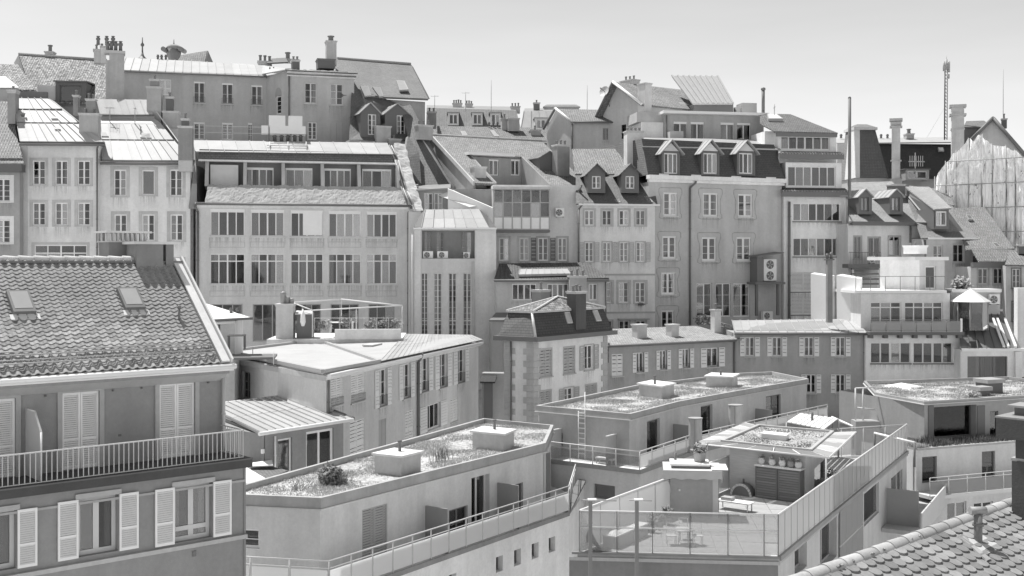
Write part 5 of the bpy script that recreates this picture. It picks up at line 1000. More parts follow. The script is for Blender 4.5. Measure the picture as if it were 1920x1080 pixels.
b.add('corner_column', MB(fr).box(fr.U(1902), fr.U(1914), -.2, .3, b.zb, fr.Z(1908, 659)), mat('plaster', .6))
t = link('lantern_turret', None, b.root); c = fr.W(*fr.P(1820, 612, 2.2)); zt_, zb_ = fr.Z(1820, 566, 2.2), fr.Z(1820, 618, 2.2); r_ = (fr.U(1850, 2.2)-fr.U(1792, 2.2))/2; c.z = 0
P8 = [c+Vector((math.cos(a*math.pi/4+.35)*r_, math.sin(a*math.pi/4+.35)*r_, 0)) for a in range(8)]
for i in range(8):
    p, q = P8[i], P8[(i+1) % 8]; up = Vector((0, 0, zt_)); lo = Vector((0, 0, zb_)); b.add('post', MB().tube(p+lo, p+up, .05, 5), MGREY, t); b.add('pane', MB().prism([p+lo, q+lo, q+up, p+up], (c-p).normalized()*.01), GLASS, t)
    m_ = MB(); m_.prism([p*1+up+(p-c).normalized()*.25, q+up+(q-c).normalized()*.25, Vector((c.x, c.y, zt_+1.0))], (0, 0, .04)); b.add('roof_panel', m_, WHITE if i % 2 else LGREY, t)
f_ = Fr(1850, 90, 3); b2 = Bld('terrace_shed', 'white roof terrace wall with plants behind the glass lantern', 1783, 90, 3); f_ = b2.fr; b2.wall(1783, 1875, 545, mat('plaster', .38), depth=2); b2.add('coping', MB(f_).box(f_.U(1783), f_.U(1876), -.2, 2, f_.Z(1830, 548), f_.Z(1830, 542)), WHITE)
leafball(b2, 'palm_plant', f_.Q(1802, 532, .6), .7, 160, mat('plant', .45), leaf=.3, seed=5); ac_unit('white unit mounted on the wall right of the glass lantern', f_, 1856, 1875, 552, 571, -.4)

# ================================================================== low shuttered houses in the middle distance
b = Bld('shuttered_house', 'low dark grey house with pale seamed roof and white open shutters', 1380, 88, -3)
fr = b.fr; sh = mat('paint', .66)
for x in (1406, 1457, 1517, 1576): b.win(x-9, 632, x+9, 668, shut='open', shm=sh, ns=5, cur=RND.choice((1, 0)), rows=2, frm=WHITE)
for x in (1521, 1576): b.win(x-9, 702, x+9, 737, shut='open', shm=sh, ns=5, rows=2)
b.wall(1378, 1622, 626, mat('plaster', .31), depth=7); b.sheets([(1377, 623, -.5), (1626, 624, -.5), (1602, 598, 4.4), (1372, 601, 4.4)], 15, ZINC); b.gutter(1377, 1626, 626, -.55, .1)
b.roof([(1372, 601, 4.4), (1602, 598, 4.4), (1600, 600, 7), (1374, 602, 7)], ZINCM, name='back_roof'); b.pipe(1621, 628, 760, r=.07); m_ = MB(); m_.tube(fr.Q(1380, 619, 0), fr.Q(1620, 619, 0), .03, 4); b.add('snow_guard', m_, MGREY)
b = Bld('shuttered_house', 'low grey house with pale tiled roof and five shuttered windows beside the mansion', 1142, 82, 30)
fr = b.fr
for i, (x0, y0, x1, y1) in enumerate(((1147, 664, 1168, 705), (1193, 661, 1207, 698), (1237, 657, 1250, 693), (1279, 654, 1293, 690), (1325, 652, 1347, 688))): b.win(x0, y0, x1, y1, shut='closed' if i == 0 else 'open', shm=sh, ns=5, cur=3 if i in (1, 4) else 0, bars=.25 if i else 0, frm=WHITE)
b.wall(1138, 1379, 645, mat('plaster', .32), depth=7); ze = fr.Z(1260, 641, -.4)
rt = b.add('roof', MB(fr).slab([(fr.U(1138), -.5, ze), (fr.U(1379)+.2, -.5, ze), (fr.U(1379)+.2, 5, ze+.75), (fr.U(1138), 5, ze+.75)], .14), mat('tile', .55)); b.gutter(1139, 1380, 644, -.55, .09); b.pipe(1140, 648, 680, r=.07, kink=(-.2, .4)); b.pipe(1377, 640, 720, r=.07)
b.chim(1195, 1213, 608, 642, 1.2, .7, mat('concrete', .4), pots=0); b.chim(1259, 1273, 608, 635, 1.2, .7, mat('concrete', .4), pots=0); b.chim(1340, 1352, 580, 628, 2, .5, mat('concrete', .5), pots=1)
m_ = MB(); m_.tube(fr.Q(1330, 606, 4), fr.Q(1372, 618, 1), .05, 5).tube(fr.Q(1332, 600, 4), fr.Q(1372, 611, 1), .05, 5)
for k in range(4): m_.tube(fr.Q(1332+k*13, 610+k*3, 4-k), fr.Q(1332+k*13, 600+k*3.5, 4-k), .04, 5)
b.add('roof_rail', m_, DGREY); leafball(b, 'roof_plants', fr.W(*fr.P(1318, 600, 5.5)), .9, 140, mat('plant', .18), leaf=.16, squash=.5, seed=3)

# ================================================================== mansion with quoins
b = Bld('quoined_mansion', 'white mansion with quoined corners, grey shutters and dark mansard roof', 1000, 73, 52)
fr = b.fr; wh = mat('plaster', .7); gsh = mat('paint', .36); ztop = fr.Z(1000, 640)
for x0, y0, x1, y1, k in ((1012, 655, 1034, 706, 'closed'), (1057, 651, 1077, 700, 'closed'), (1096, 647, 1112, 693, 'open'), (1012, 733, 1033, 770, 'closed'), (1058, 727, 1075, 752, 'open'), (1098, 721, 1118, 750, 'closed')):
    b.win(x0, y0, x1, y1, shut=k, shm=gsh, ns=8 if k == 'closed' else 5, sur=.08, surm=gsh, rows=2)
uR = fr.U(1138); lf = Fr(ang=-33, p=fr.p); uL = lf.U(946); b.wall(0, 0, 0, wh, u=(0, uR), z=(b.zb, ztop), depth=-uL*.98)
b.wall(0, 0, 0, mat('plaster', .6), fr=lf, u=(uL, 0), z=(b.zb, ztop), body=False)
qz = b.zb+.2; i = 0
while qz < ztop-.3:
    wq = .75 if i % 2 else .5
    b.add('quoin_stone', MB(fr).box(-.05, wq, -.05, .02, qz, qz+.38), mat('concrete', .36)); b.add('quoin_stone', MB(lf).box(-wq, .05, -.05, .02, qz, qz+.38), mat('concrete', .36))
    b.add('quoin_stone', MB(lf).box(uL-.02, uL+wq+.1, -.05, .02, qz, qz+.38), mat('concrete', .36)); b.add('quoin_stone', MB(fr).box(uR-wq, uR+.02, -.05, .02, qz, qz+.38), mat('concrete', .36)); qz += .4; i += 1
# eave, mansard faces, hip roof
def corner(o, z): # four roof corners offset outward by o
    p0 = fr.W(0, 0, z)-fr.d*o*.2-fr.n*o; pR = fr.W(uR, 0, z)+fr.d*o-fr.n*o; pL = lf.W(uL, 0, z)-lf.d*o-lf.n*o; pB = pR+(pL-p0)
    return [pL, p0-lf.n*o*.4, pR, pB]
e0, e1 = corner(.55, ztop), corner(.55, ztop+.3); b.add('eave', MB().hexa(e0+e1), DGREY)
m0, m1 = corner(.3, ztop+.3), corner(-.18, fr.Z(990, 588)); b.add('mansard', MB().hexa(m0+m1), mat('slate', .09)); zt2 = m1[0].z; m2 = corner(-.08, zt2); m3 = corner(-.08, zt2+.12); b.add('mansard_cornice', MB().hexa(m2+m3), STONE)
cc = sum(m3, Vector())/4+Vector((0, 0, .85)); rd = Vector((0, 0, 0))
for i in range(4): b.add('hip_roof', MB().slab([m3[i], m3[(i+1) % 4], cc], .08), mat('speckle', .36))
for k in (0, 1, 2): b.add('hip_cap', MB().tube(m3[k], cc+(rd if k == 2 else -rd), .07, 6), LGREY)
b.add('corner_strip', MB().tube(m0[1], m1[1], .09, 6), LGREY)
def onm(s, t): return m0[1].lerp(m0[2], s).lerp(m1[1].lerp(m1[2], s), t)
for s0 in (.42, .82): b.skylight([onm(s0, .45), onm(s0+.07, .45), onm(s0+.07, .95), onm(s0, .95)], th=.08, m=STONE)
b.chim(1080, 1099, 546, 618, -.3, .75, mat('concrete', .05), pots=3, capm=STONE, poth=.45); b.chim(1014, 1031, 543, 566, 3.5, .8, mat('concrete', .2), pots=1, poth=.5)
b.pipe(958, 640, 790, fr=lf, r=.06)
# yard wall and gate left of the mansion
b = Bld('yard_wall', 'boundary wall darkened as if shaded, with dark gate between the shuttered row and the mansion', 905, 80, -8, cat='wall'); fr = b.fr
b.wall(903, 962, 700, mat('plaster', .26), depth=1); b.add('gate', MB(fr).box(fr.U(908), fr.U(924), -.12, -.01, b.zb, fr.Z(916, 712)), BLACK); b.add('gate_canopy', MB(fr).hexa([(fr.U(904), -.9, fr.Z(916, 716)), (fr.U(932), -.9, fr.Z(916, 716)), (fr.U(932), 0, fr.Z(916, 706)), (fr.U(904), 0, fr.Z(916, 706)), (fr.U(904), -.9, fr.Z(916, 713)), (fr.U(932), -.9, fr.Z(916, 713)), (fr.U(932), 0, fr.Z(916, 703)), (fr.U(904), 0, fr.Z(916, 703))]), mat('slate', .04))  # the wall's shade is put into its dark plaster
# ================================================================== roof terrace with plants in front of the wide house
b = Bld('terrace_house', 'flat-roofed house with planted roof terrace, chimney and pergola wires', 500, 80, 3); fr = b.fr
b.wall(500, 754, 636, mat('plaster', .5), depth=7); b.add('parapet', MB(fr).box(fr.U(628), fr.U(752), -.15, .15, fr.Z(690, 636), fr.Z(690, 617)), mat('plaster', .6))
b.chim(517, 549, 570, 638, .6, 1.3, mat('concrete', .42), pots=0, capm=STONE); f_ = fr.off(.9)
for x, h, r in ((530, .85, .2), (538, .5, .18), (546, .4, .16)): b.add('chimney_pot', MB(f_).lathe((f_.U(x), .3, f_.Z(x, 570)), [(r, 0), (r, h*.8), (r*1.2, h*.85), (r*.8, h), (r*.2, h*1.08)], 9), ZINCM)
b.add('shed', MB(fr).box(fr.U(556, 1), fr.U(584, 1), 1, 2.6, fr.Z(570, 640, 1), fr.Z(570, 588, 1)), DGREY); b.add('shed_roof', MB(fr).slab([(fr.U(553, .8), .8, fr.Z(570, 588, .8)), (fr.U(587, .8), .8, fr.Z(570, 588, .8)), (fr.U(584, 2.8), 2.8, fr.Z(570, 582, 2.8)), (fr.U(556, 2.8), 2.8, fr.Z(570, 582, 2.8))], .08), STONE)
m_ = MB()
for p, q in (((548, 567, 4), (640, 561, 5)), ((640, 561, 5), (754, 573, .2)), ((754, 573, .2), (586, 582, .2)), ((586, 582, .2), (548, 567, 4))): m_.tube(fr.Q(*p), fr.Q(*q), .05, 5)
for x, y, v in ((586, 582, .2), (754, 573, .2), (640, 561, 5), (668, 578, .2)): m_.tube(fr.Q(x, y, v), fr.Q(x, y, v)-Vector((0, 0, 1.9)), .04, 5)
b.add('pergola_frame', m_, LGREY); rail(b, [fr.W(fr.U(590), -.1, fr.Z(670, 617)), fr.W(fr.U(752), -.1, fr.Z(670, 617))], .8, .9, LGREY, r=.015)
for i, x in enumerate((600, 612, 648, 690, 700, 722, 735, 744)): leafball(b, 'potted_plant', fr.Q(x, 612-(i % 3)*4, .8+.3*(i % 2)), .45, 90, mat('plant', (.2, .4, .3)[i % 3]), leaf=.13, seed=i)
t = Thing('patio_table', 'white patio table among the plants of the roof terrace', 'table', fr.Q(640, 618, 2)); q = fr.P(640, 604, 2); t.add('table_top', MB(fr).box(q[0]-.9, q[0]+.9, 1.6, 2.6, q[2]-.05, q[2]), WHITE); [t.add('leg', MB(fr).box(q[0]+a-.03, q[0]+a+.03, c, c+.06, q[2]-.75, q[2]-.05), WHITE) for a in (-.8, .8) for c in (1.65, 2.5)]
t = Thing('parasol', 'white closed parasol beside the terrace shed', 'parasol', fr.Q(568, 622, .3)); c = fr.Q(568, 622, .3); t.add('canopy', MB().lathe(c, [(.1, .4), (.2, .7), (.16, 1.2), (.03, 1.65)], 8), WHITE); t.add('pole', MB().tube(c, c+Vector((0, 0, 1.7)), .025, 6), DGREY)
# pale hipped porch roof behind the near house
b = Bld('porch_house', 'small house with bright white hipped roof behind the near tiled roof', 400, 66, 8); fr = b.fr
b.wall(392, 440, 604, mat('plaster', .5), depth=5); zc = fr.Z(420, 600)
b.add('roof', MB().slab([fr.Q(330, 602, -.6), fr.Q(472, 596, -.6), fr.Q(370, 564, 4)], .12), WHITE); b.add('fascia', MB().tube(fr.Q(330, 604, -.62), fr.Q(474, 597, -.62), .08, 6), DGREY); b.add('fascia_lower', MB().tube(fr.Q(330, 610, -.5), fr.Q(440, 604, -.5), .09, 6), WHITE)
b.add('roof_side', MB().slab([fr.Q(472, 596, -.6), fr.Q(470, 594, 4), fr.Q(370, 564, 4)], .12), ZINCM); b.pipe(411, 606, 660, r=.06, v=-.3); pots(b, fr, (433, 445), 588, .8, .35, .1); b.win(394, 610, 402, 650, cols=1, frm=DGREY); b.add('deck', MB(fr).box(fr.U(360), fr.U(520), -2.5, 0, fr.Z(430, 668), fr.Z(430, 664)), DGREY)
t = Thing('bar_table', 'dark slatted table with stools on the terrace left of the flat roof', 'table', fr.Q(444, 652, -1)); q = fr.P(444, 628, -1); t.add('table_top', MB(fr).box(q[0]-.5, q[0]+.5, -1.4, -.6, q[2]-.06, q[2]), BLACK); [t.add('leg', MB(fr).box(q[0]+a-.03, q[0]+a+.03, v_, v_+.06, q[2]-.85, q[2]-.06), BLACK) for a in (-.45, .45) for v_ in (-1.35, -.7)]

# ================================================================== shuttered row running away to the right, flat roofs on top
b = Bld('shuttered_row', 'pale grey row with flat white roofs and tall white shutters, receding to the right', 612, 60, 73); fr = b.fr
zr = fr.Z(612, 702); lf = Fr(ang=-54, p=fr.p); uL = lf.U(425); uR = fr.U(897); sh = mat('paint', .7); pm = mat('plaster', .47)
for i, (x0, y0, x1, y1) in enumerate(((620, 703, 643, 760), (658, 697, 684, 753))): b.win(x0, y0, x1, y1, shut='closed', ns=12, shm=sh, bars=.25, frm=WHITE, name='window')
for i, (x0, y0, x1, y1) in enumerate(((710, 692, 725, 762), (755, 682, 769, 747), (789, 671, 803, 735), (823, 663, 838, 727), (857, 655, 871, 718))): b.win(x0, y0, x1, y1, shut='open', ns=10, shm=sh, bars=.3, rows=3, frm=WHITE, cur=0)
b.win(656, 788, 683, 860, shut='closed', ns=10, shm=sh); b.win(710, 786, 724, 850, cols=1, shut='closed', ns=2, shm=MGREY, name='door', sill=0); b.win(760, 770, 775, 828, shut='closed', ns=10, shm=sh); b.win(800, 757, 825, 804, cols=3, shut='open', ns=8, shm=sh); b.win(845, 747, 858, 790, shut='closed', ns=8, shm=sh)
b.wall(0, 0, 0, pm, u=(0, uR), z=(b.zb, zr), body=False)
for x0, x1 in ((434, 446), (455, 469)): b.win(x0, 697, x1, 748, fr=lf, frm=MGREY, rows=3, sill=.05, dark=.12)
b.wall(0, 0, 0, mat('plaster', .5), fr=lf, u=(uL, 0), z=(b.zb, zr), body=False)
up = Vector((0, 0, 1)); P0 = fr.W(-.15, -.25, zr); PR = fr.W(uR+.2, -.25, zr); um = fr.U(703)
M_ = fr.W(um, -.25, zr); BL = atz(425, 664, zr+.05); BK = atz(595, 642, zr+.05); BM = fr.W(um, 6.5, zr+.7)
ring = [fr.W(uR, 0, zr), atz(884, 629, zr+.3), BK-Vector((0, 0, .1)), BL, lf.W(uL, 0, zr)]
for a, c in zip(ring, ring[1:]): b.add('back_wall', MB().poly([a, c, Vector((c.x, c.y, b.zb)), Vector((a.x, a.y, b.zb))]), pm)
b.add('flat_roof', MB().prism([lf.W(0, -.2, zr), M_, BK, BL], (0, 0, .12)), mat('zinc', .5)); e1 = fr.W(um+.1, 0, zr)
e0, e1_, t1_, t0_ = fr.W(um+.05, -.3, zr+.12), fr.W(uR+.2, -.3, zr+.12), atz(884, 629, zr+.4), atz(760, 627, zr+.4)
rt = b.add('roof', MB().poly([e0, e1_, t1_]).poly([e0, t1_, t0_]).poly([e0, t0_, BK+up*.12]).poly([t0_, t1_, Vector((t1_.x, t1_.y, zr-1)), Vector((t0_.x, t0_.y, zr-1))]).poly([t0_, BK+up*.1, Vector((BK.x, BK.y, zr-1)), Vector((t0_.x, t0_.y, zr-1))]), mat('zinc', .45))
# shallow metal sheets over the right roof
q = [fr.W(um+.1, -.3, zr+.14), fr.W(uR+.15, -.3, zr+.14), t1_+up*.02, t0_+up*.02]; b.sheets(q, 22, ZINC, base=rt, rows=2, lift=.03, seam=.03)
for a, c in ((lf.W(-.0, -.2, zr), M_), (M_, BK), (BL, BK), (lf.W(0, -.2, zr), BL)):
    d = (c-a).normalized(); n_ = Vector((-d.y, d.x, 0))*.12; b.add('roof_kerb', MB().hexa([a+up*.1-n_, c+up*.1-n_, c+up*.1+n_, a+up*.1+n_, a+up*.28-n_, c+up*.28-n_, c+up*.28+n_, a+up*.28+n_]), MGREY)
b.add('gutter', MB().tube(P0-up*.08, PR-up*.08, .13, 8), WHITE); b.add('eave_trim', MB(fr).box(-.1, uR, -.2, .02, zr-.28, zr-.12), mat('plaster', .62)); b.add('eave_trim', MB(lf).box(uL, .1, -.15, .02, zr-.35, zr-.05), mat('plaster', .4))
b.pipe(785, 670, 840, r=.09, m=DGREY, v=-.12, kink=(.1, .2)); b.pipe(616, 708, 800, r=.07, m=DGREY, v=-.12); b.chim(697, 714, 645, 668, 4.5, .6, mat('concrete', .25), pots=0); b.chim(862, 886, 604, 630, 4.5, 1.0, mat('plaster', .6), pots=1, poth=.3)
for x in (450, 513, 620, 655): pass
for xx, yy in ((474, 672), (513, 684)): p = atz(xx, yy, zr+.2); b.add('roof_post', MB().tube(p, p+up*.7, .03, 5), LGREY)

# metal-roofed annex in front
b = Bld('metal_roof_annex', 'dark annex with ribbed white metal roof and white-framed glass doors', 485, 54, 50); ze = CH-(812-HY)/F*54
a, c = atz(486, 812, ze), atz(662, 785, ze); fr = Fr.pp(a, c); b.fr = fr; Lu = (c-a).length; dk = mat('plaster', .2)
b.win(521, 822, 548, 890, fr=fr, cols=1, frm=WHITE, fw=.12, cur=0, sill=0, name='glass_door'); b.win(574, 806, 626, 885, fr=fr, cols=2, frm=WHITE, fw=.14, cur=1, sill=0, name='glass_door')
b.wall(0, 0, 0, dk, fr=fr, u=(.35, Lu-.7), z=(b.zb, ze-.1), depth=5); d1 = aty(548, 741, 66); d0 = a+(d1-c)
b.sheets([a, c, d1, d0], 12, mat('zinc', .42), rows=2, lift=.05, seam=.07); b.add('gutter', MB().tube(a-up*.05, c-up*.05, .1, 8), WHITE); b.add('ridge_flashing', MB().tube(d0, d1, .1, 6), LGREY); b.add('verge_kerb', MB().tube(d1, c, .12, 6), DGREY)
b.add('side_wall', MB().prism([a-up*.15+fr.d*.3, d0-up*.2, Vector((d0.x, d0.y, b.zb)), Vector((a.x, a.y, b.zb))+fr.d*.3], fr.n*.1), dk); b.add('skirting', MB().slab([aty(468, 868, 53.5), aty(510, 862, 54.5), aty(512, 872, 53.6), aty(470, 874, 53)], .05), WHITE); b.pipe(516, 818, 890, r=.05, m=WHITE, fr=fr); b.add('wall_lamp', MB(fr).box(.1, .25, -.1, 0, ze-1, ze-.8), WHITE)
b.add('lean_to_roof', MB().slab([aty(430, 900, 50.5), aty(470, 910, 49.5), aty(540, 882, 53.8), aty(462, 862, 55)], .12), mat('slate', .14)); b.add('lower_roof', MB().slab([aty(425, 905, 49), aty(470, 905, 49), aty(500, 898, 50), aty(455, 872, 54)], .1), WHITE)
# ================================================================== near house on the left: pantile roof, balcony, louvred shutters
def hit(x, y, A, B, C):
    n = (B-A).cross(C-A); o = Vector((0, 0, CH)); r = Vector(((x-CX)/F, 1, (HY-y)/F)); return o+r*((A-o).dot(n)/r.dot(n))
from mathutils import Matrix
def tile_object(name, mesh, parent, org, loc, ex, ey, ez, jit=0):
    o = bpy.data.objects.new(name, mesh); scene.collection.objects.link(o); o.parent = parent
    m = Matrix((ex, ey, ez)).transposed().to_4x4(); m.translation = loc-org; o.matrix_local = m; return o
def merged(mesh_pts, faces, places):
    mb = MB()
    for loc, ex, ey, ez in places:
        b_ = len(mb.v); mb.v += [loc+ex*p[0]+ey*p[1]+ez*p[2] for p in mesh_pts]; mb.f += [tuple(i+b_ for i in f) for f in faces]
    return mb
b = Bld('balcony_house', 'near grey house with pantile roof, louvred white shutters and long railed balcony', 458, 31, 40.7)
fr = b.fr; pm = mat('plaster', .2); bandm = mat('plaster', .3); sh = mat('paint', .7); uL = fr.U(-90)-3.5
for x0, y0, x1, y1 in ((-46, 961, 30, 1072), (147, 931, 221, 1039), (327, 908, 397, 1013)):
    b.win(x0, y0, x1, y1, cols=2, frm=LGREY, shut='open', shm=sh, ns=24, sill=0, rec=.2, cur=1, fw=.1, mw=.1, mid=.22 if x0 > 300 else 0)
    u0, u1 = fr.U(x0), fr.U(x1); xm = (x0+x1)/2; zt = fr.Z(xm, y0); b.add('lintel', MB(fr).box(u0-.08, u1+.08, -.05, .02, zt+.002, zt+.13), mat('plaster', .34))
zs = fr.Z(458, 1001); zw = fr.Z(458, 874)
b.wall(0, 0, 0, pm, u=(uL, 0), z=(b.zb, zw), depth=8.2, rev=.3)
b.add('sill_course', MB(fr).box(uL, .05, -.1, .02, zs-.11, zs), mat('plaster', .36)); b.add('wall_band', MB(fr).box(uL, .03, -.045, .02, zw-.42, zw-.36), bandm)
b.add('corner_edge', MB(fr).box(-.02, .035, -.03, .05, b.zb, zw-.02), mat('plaster', .18)); b.add('vent', MB(fr).box(fr.U(361), fr.U(367), -.03, .02, fr.Z(364, 1043), fr.Z(364, 1033)), DGREY)
zf = fr.Z(450, 861, -.2); b.add('balcony_slab', MB(fr).box(uL, .12, -.25, 1.25, zw-.0, zf), mat('concrete', .03)); b.add('slab_edge', MB(fr).box(uL, .13, -.27, -.252, zf-.03, zf+.01), mat('concrete', .08))
# balustrade: every baluster an object
rl = b.add('balustrade', MB(fr).box(uL, -.12, -.2, -.16, zf+.77, zf+.8).box(uL, -.12, -.195, -.165, zf+.04, zf+.06).box(-.14, -.12, -.2, 1.2, zf+.77, zf+.8).box(-.14, -.12, -.2, 1.2, zf+.04, zf+.06), mat('paint', .42))
n_ = int(-uL/.128); bm_ = MB(fr).box(-.01, .01, -.19, -.17, zf+.06, zf+.77).mesh(b.org, 'baluster'); bm_.materials.append(mat('paint', .42))
for i in range(n_): o = link('baluster', bm_, rl, fr.d*(-.13-.128*i))
bm2 = MB(fr).box(-.14, -.12, -.17, -.15, zf+.06, zf+.77).mesh(b.org, 'baluster'); bm2.materials.append(mat('paint', .42))
for i in range(1, 10): link('baluster', bm2, rl, fr.n*(.128*i))
# upper storey
uf = fr.off(1.2); uT = uf.U(419)
zE = fr.Z(432, 680, .85); zR = CH+.03
for x0, y0, x1 in ((-45, 749, 29), (116, 735, 186), (298, 718, 365)):
    zt = uf.Z((x0+x1)/2, y0); u0, u1 = uf.U(x0), uf.U(x1); b.win(0, 0, 0, 0, fr=uf, uz=(u0, u1, zf+.02, zt), shut='closed', ns=34, shm=sh, sill=0, cols=2, name='balcony_door')
    b.add('door_surround', MB(uf).box(u0-.12, u0-.002, -.05, .02, zf, zt+.12).box(u1+.002, u1+.12, -.05, .02, zf, zt+.12).box(u0-.002, u1+.002, -.05, .02, zt+.002, zt+.12), mat('plaster', .3))
b.wall(0, 0, 0, pm, fr=uf, u=(uL, uT), z=(zf, zE-.05), depth=7, name='upper_wall', rev=.2)
for i, (x, y) in enumerate(((85, 742), (211, 732), (265, 727), (390, 717))): u, _, z = uf.P(x, y); b.add('hook', MB(uf).box(u-.02, u+.02, -.06, 0, z-.02, z+.02), BLACK)
b.add('stain_plate', MB(uf).box(uf.U(222), uf.U(227), -.02, 0, uf.Z(224, 818), uf.Z(224, 814)), BLACK)
dv = uf.U(47); zt = uf.Z(48, 767); b.add('divider_panel', MB(uf).prism([(dv, -.02, zf+.02), (dv, -1.15, zf+.02), (dv, -1.15, zt-.45), (dv, -.7, zt), (dv, -.02, zt)], uf.d*.05), mat('paint', .42)); b.add('divider_edge', MB(uf).path([(dv+.02, -1.16, zf+.02), (dv+.02, -1.16, zt-.45), (dv+.02, -.7, zt+.01), (dv+.02, -.02, zt+.01)], .025, 5), WHITE)
b.pipe(419, 690, 862, fr=uf, v=-.1, r=.05, m=mat('paint', .36))
# roof
v0, v1 = .85, 4.2; sl = math.hypot(v1-v0, zR-zE); es = (fr.n*(v1-v0)+Vector((0, 0, zR-zE)))/sl; en = fr.d.cross(es).normalized(); vL = uT+.06
RA, RB, RC = fr.W(uL, v0, zE), fr.W(vL, v0, zE), fr.W(vL, v1, zR)
rf = b.add('roof', MB().slab([RA, RB, RC, fr.W(uL, v1, zR)], .16), mat('concrete', .12)); b.add('back_roof', MB().slab([fr.W(uL, v1, zR), RC, fr.W(vL, 8.6, zE), fr.W(uL, 8.6, zE)], .16), mat('tile', .4))
b.add('gable_wall', MB(fr).prism([(uT, 1.2, zE-.2), (uT, v1, zR-.25), (uT, 8, zE-.2)], fr.d*.15), pm)
b.add('gable_wall', MB(fr).prism([(uL+.1, 1.2, zE-.2), (uL+.1, v1, zR-.25), (uL+.1, 8, zE-.2)], fr.d*.15), pm)
b.add('soffit', MB(fr).box(uL, vL-.05, v0, 1.25, zE-.3, zE-.17), mat('plaster', .2)); b.add('eave_cove', MB(uf).hexa([(uL, -.3, zE-.3), (vL-.1, -.3, zE-.3), (vL-.1, .02, zE-.3), (uL, .02, zE-.3), (uL, -.03, zE-.52), (uT, -.03, zE-.52), (uT, .02, zE-.52), (uL, .02, zE-.52)]), mat('plaster', .3))
b.add('gutter', MB(fr).tube((uL, v0-.1, zE-.1), (vL+.1, v0-.1, zE-.1), .07, 8).box(uL, vL+.08, v0-.02, v0+.02, zE-.22, zE-.02), WHITE)
TW, TE = .232, sl/29
prof = [(0, .004), (.055, -.012), (.1, -.008), (.135, .028), (.17, .048), (.205, .036), (TW+.012, .0)]
tp = [(x, -.03, z+.048) for x, z in prof]+[(x, TE+.035, z+.02) for x, z in prof]+[(x, -.028, z+.018) for x, z in prof]; k_ = len(prof)
tf = [(i, i+1, k_+i+1, k_+i) for i in range(k_-1)]+[(2*k_+i, 2*k_+i+1, i+1, i) for i in range(k_-1)]
tm = bpy.data.meshes.new('tile'); tm.from_pydata(tp, [], tf); tm.materials.append(mat('pantile', .33))
pl = []
ncol = int((vL-.36-uL)/TW); skys = [((22, 596), (62, 594), (48, 549), (18, 551)), ((237, 587), (265, 585), (250, 544), (222, 546))]
for r_ in range(29):
    for c_ in range(ncol):
        u = vL-.36-TW*(c_+1)+RND.uniform(-.004, .004); loc = RB+fr.d*(u-vL)+es*(TE*r_+.01)
        rot = RND.uniform(-.03, .03); ex = (fr.d+es*rot).normalized(); ey = (es-fr.d*rot).normalized(); pl.append((loc+en*(RND.uniform(0, .008)+.03*noise.noise(loc*.7)), ex, ey, en))
def inview(p): x = CX+F*p.x/p.y; y = HY-F*(p.z-CH)/p.y; return -20 < x < 1940 and -20 < y < 1100
pl.sort(key=lambda t_: (not inview(t_[0]), t_[0].length)); own = b.add('tile_field', merged(tp, tf, pl[300:]), mat('pantile', .33), rf, kind='stuff')
for loc, ex, ey, ez in pl[:300]: tile_object('tile', tm, rf, b.org, loc, ex, ey, ez)
for i in range(15):   # ridge tiles
    u = vL-.1-.42*i
    if u < uL or u > fr.U(292, v1): continue
    b.add('ridge_tile', MB(fr).tube((u, v1, zR+.01), (u-.44, v1, zR+.03), .1, 10, r2=.115), mat('concrete', .5))
b.add('ridge_lead', MB(fr).box(uL, vL, v1-.22, v1-.1, zR-.07, zR-.02), DGREY)
b.add('verge_flashing', MB().hexa([p+en*k for k in (.02, .09) for p in (RB-fr.d*.3, RB-fr.d*.06, RC-fr.d*.06, RC-fr.d*.3)]), mat('zinc', .66)); b.add('verge_board', MB().hexa([p+en*k for k in (-.2, .16) for p in (RB-fr.d*.03, RB+fr.d*.03, RC+fr.d*.03, RC-fr.d*.03)]), mat('paint', .5))
for s_, lift in ((.3, .14), (.62, .12)):
    b.add('snow_guard', MB().tube(RA+es*s_+en*lift, RB+es*s_+en*lift-fr.d*.4, .02, 6).tube(RA+es*(s_+.12)+en*lift, RB+es*(s_+.12)+en*lift-fr.d*.4, .016, 6), MGREY)
for q in skys:
    bl, br_, tr_, tl_ = [hit(x, y, RA, RB, RC) for x, y in q]; c = (bl+br_+tr_+tl_)/4; hw, hh = .29, .42
    Q = [c-fr.d*hw-es*hh, c+fr.d*hw-es*hh, c+fr.d*hw+es*hh, c-fr.d*hw+es*hh]; o = b.add('skylight', MB().hexa([p+en*.02 for p in Q]+[p+en*.17 for p in Q]), DGREY)
    I = [c-fr.d*.23-es*.3, c+fr.d*.23-es*.3, c+fr.d*.23+es*.36, c-fr.d*.23+es*.36]; b.add('pane', MB().hexa([p+en*.171 for p in I]+[p+en*.18 for p in I]), mat('steel', .4, .2), o); b.add('flashing', MB().hexa([c+fr.d*a*.38+es*(-.62 if s < 0 else -.42)+en*k for k in (.03, .07) for a, s in ((-1, -1), (1, -1), (1, 1), (-1, 1))]), LGREY, o)
vp = hit(336, 602, RA, RB, RC); b.add('vent_pipe', MB().tube(vp, vp+Vector((0, 0, .38)), .035, 8).lathe(vp+Vector((0, 0, .36)), [(.05, 0), (.06, .05), (.02, .1)], 8), DGREY)
